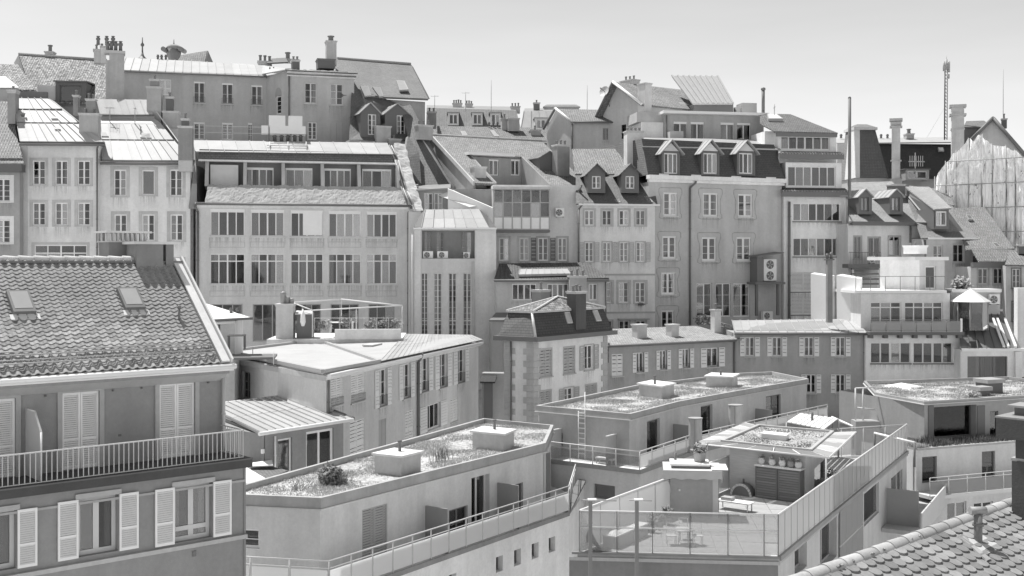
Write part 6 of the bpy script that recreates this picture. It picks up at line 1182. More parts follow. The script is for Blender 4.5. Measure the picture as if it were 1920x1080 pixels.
# chimneys
cf = fr.off(3.9); cm = mat('concrete', .17); u0 = cf.U(256); zt = cf.Z(288, 453)
ch = b.add('chimney', MB(cf).box(u0, u0+.82, 0, .75, zR-.75, zt-.08), cm); b.add('chimney_shaft', MB(cf).box(u0+.93, u0+1.17, .05, .7, zR-.75, zt-.08), cm, ch); b.add('chimney_cap', MB(cf).box(u0-.1, u0+1.27, -.1, .85, zt-.08, zt), mat('concrete', .5), ch)
cf = fr.off(4.85); u0 = cf.U(204); u1 = cf.U(272); zt = cf.Z(238, 437); zb2 = cf.Z(238, 452)
ch = b.add('chimney', MB(cf).box(u0, u1, 0, .8, zR-1.5, zb2), cm); b.add('chimney_band', MB(cf).box(u0-.05, u1+.05, -.05, .85, zb2-.04, zb2), mat('concrete', .42), ch); b.add('chimney_cap', MB(cf).box(u0-.1, u1+.18, -.1, .9, zt, zt+.06), mat('concrete', .5), ch)
for i in range(9): u = u0+(u1-u0)*i/8; b.add('cap_pillar', MB(cf).box(u-.03, u+.03, -.03, .05, zb2, zt), mat('concrete', .4), ch); b.add('cap_pillar', MB(cf).box(u-.03, u+.03, .75, .83, zb2, zt), mat('concrete', .4), ch)

# ================================================================== nearest roof, bottom right
b = Bld('beaver_tail_roof_house', 'nearest roof with scalloped beaver-tail tiles and round ridge tiles at bottom right', 1700, 14.5, 43.9)
fr = b.fr; zR = fr.Z(1700, 1014); sa = math.radians(27); ua, ub = fr.U(1440), fr.U(2010)
es = fr.n*math.cos(sa)+Vector((0, 0, math.sin(sa))); en = fr.d.cross(es).normalized(); SL = 4.2
A, B = fr.W(ua, 0, zR), fr.W(ub, 0, zR); RA, RB, RC = A, B, A-es*SL
rf = b.add('roof', MB().slab([A-es*SL, B-es*SL, B, A], .12), mat('concrete', .15)); b.add('back_roof', MB().slab([A, B, B+fr.n*3-Vector((0, 0, 1.7)), A+fr.n*3-Vector((0, 0, 1.7))], .12), mat('tile', .3))
b.add('wall', MB(fr).box(ua, ub, -3.3, 2.6, b.zb, zR-2.0), mat('plaster', .4)); b.add('gable_wall', MB(fr).prism([(ub-.3, -3.3, zR-2), (ub-.3, 2.6, zR-2), (ub-.3, 0, zR-.15)], fr.d*.2), mat('plaster', .4)); b.add('gable_wall', MB(fr).prism([(ua+.1, -3.3, zR-2), (ua+.1, 2.6, zR-2), (ua+.1, 0, zR-.15)], fr.d*.2), mat('plaster', .4))
w_, e_ = .19, .15; shp = [(-w_/2, e_*1.6), (w_/2, e_*1.6), (w_/2, .02)]+[(w_/2*math.cos(a), .02-.07*math.sin(a)) for a in [math.pi*i/7 for i in range(1, 7)]]+[(-w_/2, .02)]
ns = len(shp); tp = [(x, y, .056-.036*(y/(e_*1.6))) for x, y in shp]+[(x, y, .026-.02*(y/(e_*1.6))) for x, y in shp]
tf = [tuple(range(ns))]+[(i, ns+i, ns+(i+1) % ns, (i+1) % ns) for i in range(ns)]
tms = []
for v_ in (.23, .25, .27):
    m = bpy.data.meshes.new('tile'); m.from_pydata(tp, [], tf); m.materials.append(mat('pantile', v_)); tms.append(m)
pl = []
for r_ in range(26):
    s_ = .16+r_*e_
    for c_ in range(int((ub-ua)/(w_+.006))):
        loc = A+fr.d*((c_+(.5 if r_ % 2 else 0))*(w_+.006)+RND.uniform(-.003, .003))-es*s_
        if not (1450 < CX+F*loc.x/loc.y < 1935 and HY-F*(loc.z-CH)/loc.y < 1100): continue
        rot = RND.uniform(-.03, .03); pl.append((loc+en*RND.uniform(0, .006), (fr.d+es*rot).normalized(), (es-fr.d*rot).normalized(), en))
pl.sort(key=lambda t_: t_[0].length)
if len(pl) > 300: b.add('tile_field', merged(tp, tf, pl[300:]), mat('pantile', .4), rf, kind='stuff')
for loc, ex, ey, ez in pl[:300]: tile_object('tile', RND.choice(tms), rf, b.org, loc, ex, ey, ez)
u = ua; i = 0
while u < ub:
    m_ = MB(fr)
    prf = lambda rr, uu: [(uu, rr*math.cos(a)*1.05, zR-.03+rr*math.sin(a)) for a in [math.pi*j/10 for j in range(11)]]
    m_.grid(lambda p, q: prf(.098+.012*(1-q), u+.42*q)[round(p*10)], 10, 3); m_.grid(lambda p, q: prf(.113-.015*q, u)[round(p*10)], 10, 1, smooth=False)
    m_.tube((u+.0, 0, zR-.05), (u+.42, 0, zR-.05), .085, 10); b.add('ridge_tile', m_, mat('pantile', .42)); u += .385
for i in range(26): # lichen lumps on the ridge
    p = fr.W(RND.uniform(ua+.8, fr.U(1760)), -.06-.03*RND.random(), zR+.04); b.add('lichen', MB().lathe(p, [(.02, -.02), (.03*RND.random()+.012, .0), (.01, .016)], 6), mat('moss', .7)) if i < 9 else None
ridge_mortar = MB(fr); ridge_mortar.grid(lambda p, q: (ua+(ub-ua)*p, -.09-.03*q, zR-.02-.06*q+.015*noise.noise(Vector((p*90, q*3, 1)))), 120, 2); b.add('mortar', ridge_mortar, mat('concrete', .22))
vp = hit(1834, 1022, RA, RB, RC); m_ = MB(); m_.tube(vp-Vector((0, 0, .1)), vp+Vector((0, 0, .42)), .055, 12).tube(vp+Vector((0, 0, .26)), vp+Vector((0, 0, .3)), .075, 12); po = b.add('vent_pipe', m_, mat('zinc', .2)); b.add('vent_cap', MB().tube(vp+Vector((-.11, 0, .46)), vp+Vector((.11, .02, .46)), .055, 10), mat('zinc', .3), po)
b.add('vent_flashing', MB().hexa([vp+fr.d*a+es*s+en*k for k in (.03, .055) for a, s in ((-.3, -.2), (.3, -.2), (.24, .12), (-.2, .12))]), mat('zinc', .6), po); b.add('side_flashing', MB().hexa([vp+fr.d*a+es*s+en*k for k in (.05, .075) for a, s in ((-.42, -.3), (-.3, -.3), (-.2, .2), (-.28, .2))]), mat('slate', .25), po)
cp = hit(1900, 1040, RA, RB, RC); cf = Fr(ang=43.9, p=cp); z_ = cp.z; zt = cf.Z(1900, 893)
ckm = mat('concrete', .03); ch = b.add('chimney', MB(cf).box(cf.U(1897, .5), 1.6, 0, .5, z_-.3, zt), ckm); b.add('chimney_cap', MB(cf).box(cf.U(1895, .53), 1.63, -.03, .53, zt, zt+.04), mat('concrete', .3), ch); b.add('chimney_shaft', MB(cf).box(cf.U(1904, .46), 1.5, .06, .46, zt+.04, cf.Z(1905, 846)), ckm, ch)
b.add('chimney_flashing', MB().hexa([cp+fr.d*a+es*s+en*k for k in (.03, .06) for a, s in ((.5, -.22), (1.5, -.22), (1.5, 0), (.62, 0))]), mat('zinc', .6), ch)
z1_, z2_ = cf.Z(1890, 846), cf.Z(1890, 806); b.add('chimney_hood', MB(cf).box(cf.U(1867, .6), 1.7, -.15, .6, z1_, z2_), ckm, ch); b.add('hood_rim', MB(cf).box(cf.U(1865, .62), 1.72, -.17, .62, z2_, z2_+.025), mat('zinc', .25), ch); b.add('hood_block', MB(cf).box(cf.U(1902, .48), 1.5, .0, .48, z2_+.025, z2_+.14), BLACK, ch); b.add('hood_plate', MB(cf).box(cf.U(1888, .55), 1.6, -.06, .55, z2_+.14, z2_+.17), mat('zinc', .3), ch)
# ================================================================== flat green-roofed buildings
def isec(p, d, q, e): # 2D line intersection
    den = d.x*e.y-d.y*e.x; t = ((q.x-p.x)*e.y-(q.y-p.y)*e.x)/den; return p+d*t
def offset(poly, o, closed=True):
    """offset a counter-clockwise (seen from above) polygon outwards"""
    n = len(poly); r = []
    for i in range(n):
        a, b_, c = poly[i-1], poly[i], poly[(i+1) % n]; d1 = (b_-a); d1.z = 0; d1.normalize(); d2 = (c-b_); d2.z = 0; d2.normalize()
        n1 = Vector((d1.y, -d1.x, 0)); n2 = Vector((d2.y, -d2.x, 0))
        if abs(d1.x*d2.y-d1.y*d2.x) < .03: r.append(b_+n1*o)
        else: r.append(isec(a+n1*o, d1, b_+n2*o, d2))
    return r
def green_roof(b, poly, z, ph=.42, pw=.03, parm=None, n=5000, lip=True, seed=1, gm=None, gh=.2, gcol=.34):
    """parapet pieces per edge, planted surface inside"""
    out = offset(poly, .14); inn = offset(poly, -pw); k = len(poly); parm = parm or mat('concrete', .3)
    for i in range(k):
        j = (i+1) % k
        b.add('parapet', MB().hexa([Vector((p.x, p.y, z-ph)) for p in (out[i], out[j], inn[j], inn[i])]+[Vector((p.x, p.y, z)) for p in (out[i], out[j], inn[j], inn[i])]), parm)
        if lip:
            o2 = offset(poly, .2); o3 = offset(poly, .02); b.add('flashing', MB().hexa([Vector((p.x, p.y, zz)) for zz in (z-ph-.05, z-ph-.003) for p in (o2[i], o2[j], o3[j], o3[i])]), mat('zinc', .66))
    zs = z-.25; b.add('planted_roof', MB().prism([Vector((p.x, p.y, zs-.1)) for p in offset(poly, -pw+.01)], (0, 0, .1)), gm or mat('gravel', .46))
    grassy(b, [Vector((p.x, p.y, 0)) for p in offset(poly, -pw-.05)], zs, n, gh, mat('grass', gcol), seed=seed, wid=.026); return zs
def roof_box(b, near, left, right, h, pipe=(.6, .5, .5), m=None):
    m = m or mat('concrete', .38); far = left+right-near; base = [near, right, far, left]; o = b.add('roof_box', MB().prism(base, (0, 0, h)), m); c = sum(base, Vector())/4
    lid = [c+(p-c)*1.13 for p in base]; b.add('lid', MB().prism([p+Vector((0, 0, h)) for p in lid], (0, 0, .09)), mat('concrete', .56), o)
    if pipe: p = near+(left-near)*pipe[1]+(right-near)*pipe[0]+Vector((0, 0, h+.08)); b.add('vent_pipe', MB().lathe(p, [(.07, 0), (.07, pipe[2]*.8), (.1, pipe[2]*.82), (.1, pipe[2])], 8), BLACK, o)
    return o
UP = Vector((0, 0, 1))
# ---------------- near white apartment building
zt = CH-(932-HY)/F*42.7; A = atz(600, 932, zt); Bp = atz(1018, 830, zt); Cp = atz(1033, 797, zt); Dp = atz(908, 785, zt); Lp = Vector((-11.46, 43.55, zt))
b = Bld('green_roof_building', 'white apartment building with planted flat roof and glass-railed terrace in the foreground', 0, 0, 0, cat='building', p=A)
poly = [A, Bp, Cp, Dp, Lp]
zs = green_roof(b, poly, zt, n=26000, seed=3, gh=.12, gcol=.6)
zfl = zt-3.35; pm = mat('plaster', .52); fA = Fr.pp(A, Bp); LA = (Bp-A).length; fL = Fr.pp(Lp, A); LL = (A-Lp).length; zw = zt-.47
b.win(679, 950, 726, 1062, fr=fA, shut='closed', ns=22, shm=mat('paint', .3), sill=0, cols=2)
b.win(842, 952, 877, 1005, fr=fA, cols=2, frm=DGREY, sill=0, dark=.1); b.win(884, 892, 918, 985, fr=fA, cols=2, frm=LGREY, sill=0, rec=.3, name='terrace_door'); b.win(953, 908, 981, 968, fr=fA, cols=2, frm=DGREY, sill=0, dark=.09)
b.wall(0, 0, 0, pm, fr=fA, u=(0, LA), z=(zfl, zw), depth=2, rev=.3, cap=False); b.win(452, 992, 486, 1028, fr=fL, cols=1, rows=2, frm=WHITE, sill=0); b.wall(0, 0, 0, mat('plaster', .5), fr=fL, u=(0, LL), z=(zfl, zw), depth=2, body=False)
fB = Fr.pp(Bp, Cp); b.wall(0, 0, 0, pm, fr=fB, u=(0, (Cp-Bp).length), z=(b.zb, zw), depth=.3, body=False); fD = Fr.pp(Dp, Lp); b.wall(0, 0, 0, pm, fr=fD, u=(0, (Dp-Lp).length), z=(b.zb, zw), body=False); fC = Fr.pp(Cp, Dp); b.wall(0, 0, 0, pm, fr=fC, u=(0, (Cp-Dp).length), z=(b.zb, zw), body=False)
for x, y in ((797, 948), (932, 905)):
    u = fA.U(x); z1_ = fA.Z(x, y); b.add('screen_wall', MB(fA).box(u, u+.07, -1.2, -.01, zfl, z1_), mat('paint', .2))
u = fA.U(1024); b.add('corner_dark_strip', MB(fA).box(u, u+.35, -.02, .01, zfl, zw-.1), DGREY)  # thin dark strip laid on the wall face, no opening behind it
op = offset(poly, 1.3); A2, B2, L2 = op[0], op[1], op[4]; B3 = atz(1087, 931, zfl); B3 = Vector((B3.x, B3.y, 0)); wl = mat('plaster', .8)
f2 = Fr.pp(A2, B2); L_ = (B2-A2).length
for x0, y0, x1, y1 in ((842, 1076, 856, 1106), (930, 1043, 943, 1072), (964, 1030, 977, 1060), (997, 1018, 1010, 1047), (1029, 1007, 1041, 1035)): b.win(x0, y0, x1, y1, fr=f2, cols=1, frm=DGREY, sill=0, rec=.3)
b.wall(0, 0, 0, wl, fr=f2, u=(0, L_), z=(b.zb, zfl), depth=1, rev=.4, body=False, name='lower_wall'); fl2 = Fr.pp(L2, A2); b.wall(0, 0, 0, mat('plaster', .6), fr=fl2, u=(-3, (A2-L2).length), z=(b.zb, zfl), body=False, name='lower_wall')
f3 = Fr.pp(B2, B3); L3 = (B3-B2).length; b.add('end_wall', MB(f3).prism([(0, 0, b.zb), (L3, 0, b.zb), (L3, 0, zfl+.85), (0, 0, zfl-.1)], f3.n*.3), wl); b.add('end_wall_cap', MB(f3).hexa([(-.05, -.05, zfl-.1), (L3, -.05, zfl+.85), (L3, .4, zfl+.85), (-.05, .4, zfl-.1), (-.05, -.05, zfl+.02), (L3, -.05, zfl+.97), (L3, .4, zfl+.97), (-.05, .4, zfl+.02)]), DGREY)
b.add('terrace_floor', MB().prism([Vector((p.x, p.y, zfl-.18)) for p in (L2-Vector((3, -.5, 0)), A2, B2, B3, Cp, Bp, A, Lp)], (0, 0, .18)), mat('concrete', .45)); b.add('slab_edge', MB(f2).box(0, L_, -.06, -.003, zfl-.16, zfl+.04), mat('concrete', .2))
fp = mat('frosted', .95, .1); a_, b_, l_ = [Vector((p.x, p.y, zfl+.04)) for p in (A2, B2, L2)]
rail(b, [l_-Vector((1, -.2, 0)), a_], 1.25, 1.6, mat('paint', .5), bars=(1.0, .78), panel=(fp, .72), r=.028); rail(b, [a_, b_], 1.25, 1.18, mat('paint', .45), bars=(1.0, .78), panel=(fp, .72), r=.028)
c_ = atz(1080, 868, zfl+1.29); c_.z = zfl+.04; rail(b, [b_, c_], 1.25, 1.5, mat('paint', .55), bars=(1.0, .8), r=.03)
for n_, l__, r__, h in (((752, 894), (702, 888), (789, 884), .82), ((944, 847), (886, 841), (964, 838), .8)): roof_box(b, atz(*n_, zs), atz(*l__, zs), atz(*r__, zs), h)
p = atz(623, 908, zs); t = Thing('bush', 'round leafy bush growing on the planted roof in the foreground', 'bush', p); leafball(t, 'foliage', p+UP*.36, .5, 900, mat('plant', .3), leaf=.11, squash=.9, seed=9); leafball(t, 'foliage', p+Vector((.3, -.1, .22)), .3, 300, mat('plant', .26), leaf=.1, squash=.8, seed=10); leafball(t, 'foliage', p+Vector((-.28, .05, .5)), .26, 260, mat('plant', .4), leaf=.11, squash=1, seed=12); t.add('stem', MB().tube(p, p+UP*.4, .03, 6), DGREY)
for i in range(60): pass
tufts = MB(); rr_ = random.Random(5)
for cx_, cy_, k in ((830, 860, 60), (822, 868, 40), (555, 920, 30), (640, 905, 20)):
    q = atz(cx_, cy_, zs)
    for i in range(k): a = rr_.uniform(0, 6.28); o_ = Vector((math.cos(a), math.sin(a), 0))*rr_.uniform(0, .5); h_ = rr_.uniform(.2, .55); tufts.prism([q+o_, q+o_+Vector((.012, 0, 0)), q+o_+Vector((0, .012, 0))], Vector((rr_.uniform(-.15, .15), rr_.uniform(-.15, .15), h_)))
b.add('tall_grass', tufts, mat('grass', .22), kind='stuff')

# ---------------- second green roof, curved front
zt = CH-(775-HY)/F*60.5; pts = [(1011, 760), (1180, 775), (1270, 752), (1382, 732), (1512, 710), (1447, 697), (1380, 700), (1197, 722)]; poly = [atz(x, y, zt) for x, y in pts]
b = Bld('green_roof_building', 'long curved penthouse building with planted flat roof and roof ladder in mid-frame', 0, 0, 0, cat='building', p=poly[1])
zs = green_roof(b, poly, zt, ph=.32, n=26000, seed=8, gh=.12, gcol=.55); zw = zt-.37; zfl = zt-2.75; k = len(poly); rm = mat('plaster', .46); lm = mat('plaster', .36)  # lm: left wall's shade is put into a darker plaster than rm
fs = [Fr.pp(poly[i], poly[(i+1) % k]) for i in range(k)]
b.win(1213, 786, 1237, 868, fr=fs[1], cols=1, frm=MGREY, sill=0, dark=.1, name='terrace_door'); b.win(1314, 759, 1336, 822, fr=fs[2], cols=1, frm=MGREY, sill=0, dark=.1, name='terrace_door'); b.win(1436, 741, 1464, 798, fr=fs[3], cols=2, frm=DGREY, sill=0, cur=2, name='terrace_door'); b.win(1040, 810, 1055, 838, fr=fs[0], cols=1, rows=2, frm=MGREY, sill=0)
for i in range(k): b.wall(0, 0, 0, lm if i == 0 else rm, fr=fs[i], u=(0, (poly[(i+1) % k]-poly[i]).length), z=(zfl, zw), body=False)
op = offset(poly, 1.25); d_ = (poly[1]-poly[0]).normalized(); op = [poly[0]+Vector((d_.y, -d_.x, 0))*1.25]+op[1:5]+poly[5:]; lowm = mat('plaster', .5)
for i in range(k):
    p, q = op[i], op[(i+1) % k]; f_ = Fr.pp(p, q)
    if i == 0: b.win(1113, 909, 1153, 936, fr=f_, cols=1, frm=DGREY, sill=0, dark=.1)
    b.wall(0, 0, 0, lowm, fr=f_, u=(0, (q-p).length), z=(b.zb, zfl), body=False, name='lower_wall'); b.add('slab_edge', MB(f_).box(0, (q-p).length, -.06, -.003, zfl-.2, zfl+.03), mat('concrete', .25))
b.add('terrace_floor', MB().prism([Vector((p.x, p.y, zfl-.15)) for p in op], (0, 0, .15)), mat('concrete', .5)); o3 = [Vector((p.x, p.y, zfl+.03)) for p in op]
rail(b, [o3[0], o3[1]], .95, 1.5, mat('paint', .5), bars=(1.0, .75), panel=(mat('frosted', .45, .75), .7), r=.035); rail(b, [o3[1], o3[2], o3[3], o3[4]], .95, 1.5, mat('paint', .5), bars=(1.0, .8), panel=(mat('frosted', .85, .1), .76), r=.03)
for f_, x, y in ((fs[1], 1262, 795), (fs[3], 1416, 766)): u = f_.U(x); b.add('screen_wall', MB(f_).box(u, u+.06, -1.2, -.01, zfl, f_.Z(x, y)), mat('paint', .22))
for lb, x0, x1, y0, y1, Y, gl in (('left white ventilation duct standing on the curved terrace', 1295, 1320, 787, 850, 63.8, 0), ('right white ventilation duct standing on the curved terrace', 1370, 1395, 762, 812, 68.5, 0)):
    f_ = Fr(x0, Y, 10); t = Thing('ventilation_duct', lb, 'duct', f_.Q(x0, y1), 'white ducts on the curved terrace'); um = f_.U(x1); z0_, z1_ = zfl, f_.Z(x0, y0)
    t.add('duct_body', MB(f_).prism([(um*.5+um*.5*math.cos(a*.5236), .35+.35*math.sin(a*.5236), z0_) for a in range(12)], (0, 0, z1_-z0_)), mat('zinc', .58)); t.add('duct_rim', MB(f_).prism([(um*.5+um*.54*math.cos(a*.5236), .35+.38*math.sin(a*.5236), z1_) for a in range(12)], (0, 0, .06)), ZINC); t.add('seam', MB(f_).box(um*.3, um*.34, -.02, .1, z0_, z1_), MGREY)
roof_box(b, atz(1240, 748, zs), atz(1198, 742, zs), atz(1264, 742, zs), .72, (.2, .4, .55)); roof_box(b, atz(1372, 728, zs), atz(1324, 726, zs), atz(1383, 722, zs), .7, (.3, .5, .3))
p, q = fs[0].P(1085, 776, -.2), fs[0].P(1103, 776, -.2); t = Thing('roof_ladder', 'white steel ladder leaning up to the curved planted roof', 'ladder', fs[0].W(p[0], -.2, zfl), ); w_ = .42
for du, zz in ((0, zt-.1), (w_, zt+1.0)): t.add('stile', MB(fs[0]).tube((p[0]+du, -.22, zfl), (p[0]+du, -.22, zz), .025, 6), WHITE)
for i in range(9): z_ = zfl+.3+i*.28; t.add('rung', MB(fs[0]).box(p[0], p[0]+w_, -.25, -.19, z_, z_+.05), WHITE)
for x, y0 in ((1052, 808), (1155, 800)): u = fs[0].U(x); b.add('privacy_panel', MB(fs[0]).box(u, u+.05, -1.1, -.02, zfl, zfl+1.55), mat('paint', .36)); b.add('panel_trim', MB(fs[0]).box(u-.01, u+.06, -1.12, -.02, zfl+1.55, zfl+1.6), WHITE)
t = Thing('sun_lounger', 'white lounger lying on the terrace below the roof ladder', 'lounger', op[1].lerp(op[0], .45)); q = Fr.pp(op[0], op[1]); u = q.U(1118, .5); t.add('cushion', MB(q).box(u, u+1.1, .35, .75, zfl+.25, zfl+.35), WHITE); [t.add('leg', MB(q).box(u+a, u+a+.05, c, c+.05, zfl, zfl+.25), LGREY) for a in (.05, 1.0) for c in (.37, .68)]

# ---------------- roof-terrace building with glass screens
DK = CH-(1046-HY)/F*42; RT = DK+1.62; NR = atz(1459, 1046, DK); NL = atz(1087, 1037, DK); FRt = atz(1700, 795, RT); FRt.z = DK; dl = Vector((.554, .832, 0)); FLt = NL+dl*24
b = Bld('terrace_building', 'grey building with large roof deck fenced by tall glass screens at lower right', 0, 0, 0, cat='building', p=NR)
poly = [NL, NR, FRt, FLt]; dm = mat('concrete', .32); b.add('deck', MB().prism([p-UP*.25 for p in offset(poly, .05)], (0, 0, .25)), dm)
fF, fR, fLs = Fr.pp(NL, NR), Fr.pp(NR, FRt), Fr.pp(NL, FLt); zl = DK-.26
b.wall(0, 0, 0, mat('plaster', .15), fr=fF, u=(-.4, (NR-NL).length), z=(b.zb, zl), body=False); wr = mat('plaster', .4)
for x0, y0, x1, y1 in ((1490, 1023, 1513, 1072), (1538, 978, 1569, 1058)): b.win(x0, y0, x1, y1, fr=fR, cols=2, frm=MGREY, sill=0, dark=.14, rec=.35)
b.win(1671, 888, 1692, 930, fr=fR, cols=1, frm=LGREY, sill=0, cur=2, name='terrace_door'); b.win(1619, 915, 1648, 975, fr=fR, cols=1, sill=0, dark=.3, frm=MGREY)
b.wall(0, 0, 0, wr, fr=fR, u=(0, (FRt-NR).length), z=(b.zb, zl), body=False, rev=.4); b.wall(0, 0, 0, wr, fr=Fr.pp(FRt, FLt), u=(0, (FRt-FLt).length), z=(b.zb, zl), body=False); b.wall(0, 0, 0, wr, fr=fLs, u=(0, 24), z=(b.zb, zl), body=False)
b.add('deck_edge', MB(fF).box(-.3, (NR-NL).length+.05, -.1, .02, DK-.02, DK+.06), mat('concrete', .15)); b.add('deck_edge', MB(fR).box(0, (FRt-NR).length, -.12, .0, DK-.1, DK+.08), mat('zinc', .3)); b.add('edge_trim', MB(fF).box(-.4, (NR-NL).length+.05, -.13, -.1, DK-.25, DK-.12), mat('zinc', .45))
# front screen: two tiers of clear dusty glass
cg_ = mat('frosted', .55, .66); LF = (NR-NL).length; ns_ = 5; sc = b.add('front_screen', MB(fF).tube((0, 0, RT), (LF, 0, RT), .03, 6).tube((0, 0, DK+1.0), (LF, 0, DK+1.0), .035, 6), LGREY)
for i, f_ in enumerate((0, .19, .37, .56, .75, .93, 1)): b.add('post', MB(fF).box(LF*f_-.02, LF*f_+.02, -.03, .03, DK-.2, RT), DGREY, sc)
for a, c in zip((0, .19, .37, .56, .75, .93), (.19, .37, .56, .75, .93, 1)):
    for z0_, z1_ in ((DK+.1, DK+.97), (DK+1.03, RT-.03)): b.add('pane', MB(fF).box(LF*a+.03, LF*c-.03, -.005, .005, z0_, z1_), cg_, sc)
LR = (FRt-NR).length; npn = 30; sc = b.add('side_screen', MB(fR).tube((0, 0, RT), (LR, 0, RT), .035, 6).tube((0, .02, DK+.1), (LR, .02, DK+.1), .025, 6), mat('paint', .6)); fg = mat('frosted', .62, .18)
for i in range(npn):
    u0, u1 = LR*i/npn, LR*(i+1)/npn; b.add('pane', MB(fR).box(u0+.02, u1-.02, -.005, .005, DK+.12, RT-.03), fg, sc); b.add('mullion', MB(fR).box(u0-.012, u0+.012, -.02, .02, DK+.05, RT), MGREY, sc)
u0, u1 = fR.U(1571), fR.U(1614); sc = b.add('lower_screen', MB(fR).tube((u0, -.1, DK-1.7), (u1, -.1, DK-1.7), .03, 6).box(u1-.04, u1+.04, -.14, -.06, DK-4.2, DK-.1), LGREY)
for i in range(4):
    for z0_, z1_ in ((DK-1.66, DK-.12), (DK-3.6, DK-1.74)): w_ = (u1-u0)/4; b.add('pane', MB(fR).box(u0+w_*i+.02, u0+w_*(i+1)-.02, -.105, -.095, z0_, z1_), fg, sc)
sc = b.add('left_screen', MB(fLs).tube((0, 0, RT), (24, 0, RT), .045, 6), WHITE); fw_ = mat('frosted', .82, .1)
for i in range(15): b.add('pane', MB(fLs).box(i*1.6+.03, i*1.6+1.57, -.006, .006, DK+.05, RT-.04), fw_, sc); b.add('post', MB(fLs).box(i*1.6-.02, i*1.6+.02, -.03, .03, DK, RT), LGREY, sc)
rail(b, [FRt, FLt], 1.6, 1.6, LGREY, bars=(1.0,), panel=(mat('frosted', .5, .6), .95), name='back_screen', r=.03)
# balcony on the right flank
u0, u1 = fR.U(1652), fR.U(1712); zb_ = DK-2.9; bal = link('balcony', None, b.root); b.add('floor', MB(fR).box(u0, u1+1.5, -2.0, -.02, zb_-.2, zb_), mat('concrete', .3), bal); b.add('front_parapet', MB(fR).box(u0, u1+1.5, -2.06, -1.98, zb_-.2, zb_+1.0), mat('paint', .42), bal); b.add('screen', MB(fR).box(fR.U(1660), fR.U(1660)+.06, -1.7, -.05, zb_, zb_+1.9), mat('paint', .2), bal); rail(b, [fR.W(u1+1.4, -1.9, zb_+1), fR.W(u1+1.4, -.1, zb_+1)], .35, 1, LGREY, bars=(1.0, .5), parent=bal, name='rail', r=.02)
# penthouse block
PZ = DK+2.37; q4 = [atz(x, y, PZ) for x, y in ((1351, 831), (1522, 849), (1564, 813), (1420, 801))]; wl4 = offset(q4, -.35); fP = Fr.pp(wl4[0], wl4[1]); fS = Fr.pp(wl4[1], wl4[2]); wm = mat('wood', .42)
ph = link('penthouse', None, b.root)
for i in range(4):
    f_ = Fr.pp(wl4[i], wl4[(i+1) % 4]); L_ = (wl4[(i+1) % 4]-wl4[i]).length
    if i == 1: b.win(1527, 868, 1550, 915, fr=f_, parent=ph, cols=1, frm=LGREY, sill=0, dark=.1)
    b.wall(0, 0, 0, wm if i == 0 else mat('plaster', .5), fr=f_, u=(0, L_), z=(DK, PZ), body=False, parent=ph, name='penthouse_wall')
b.add('roof_slab', MB().prism([p-UP*.18 for p in q4], (0, 0, .18)), mat('concrete', .3), ph); o4 = q4; i4 = offset(q4, -.16)
for i in range(4): j = (i+1) % 4; b.add('roof_kerb', MB().hexa([o4[i], o4[j], i4[j], i4[i]]+[p+UP*.16 for p in (o4[i], o4[j], i4[j], i4[i])]), mat('zinc', .5), ph)
b.add('gravel_bed', MB().prism([p+UP*.002 for p in i4], (0, 0, .06)), mat('gravel', .42), ph); grassy(b, [Vector((p.x, p.y, 0)) for p in i4], PZ+.06, 2200, .07, mat('grass', .3), parent=ph, seed=4, wid=.03)
c = (q4[0]+q4[2])/2+Vector((-.3, -.5, 0)); d_ = (q4[1]-q4[0]).normalized(); e_ = (q4[2]-q4[1]).normalized(); sk = [c-d_*.62-e_*.4, c+d_*.62-e_*.4, c+d_*.62+e_*.4, c-d_*.62+e_*.4]; b.add('roof_hatch', MB().prism([p+UP*.06 for p in sk], (0, 0, .22)), LGREY, ph); b.add('hatch_lid', MB().prism([c+(p-c)*1.06+UP*.28 for p in sk], (0, 0, .05)), WHITE, ph)
# canopy of slats round the penthouse roof: every slat and rail an object
cn = offset(q4, .95)
for i, cnt in ((0, 5), (1, 6), (3, 7)):
    a, c2 = cn[i], cn[(i+1) % 4]; p, q = q4[i], q4[(i+1) % 4]; n_ = cnt
    b.add('canopy_beam', MB().tube(a+UP*.02, c2+UP*.02, .045, 6), LGREY, ph)
    for j in range(n_+1): t_ = j/n_; b.add('canopy_rib', MB().tube(p.lerp(q, t_)+UP*.05, a.lerp(c2, t_)+UP*.04, .03, 5), WHITE, ph)
    for j in range(n_): b.add('canopy_panel', MB().slab([a.lerp(c2, (j+.06)/n_)+UP*.06, a.lerp(c2, (j+.94)/n_)+UP*.06, p.lerp(q, (j+.94)/n_)+UP*.08, p.lerp(q, (j+.06)/n_)+UP*.08], .015), mat('frosted', .5, .4) if i == 0 else mat('cloth', .34) if j % 2 else mat('cloth', .22), ph)
for t_ in (.02, .98): p = cn[0].lerp(cn[1], t_); b.add('canopy_post', MB().tube(Vector((p.x, p.y, DK)), p, .045, 6), LGREY, ph)
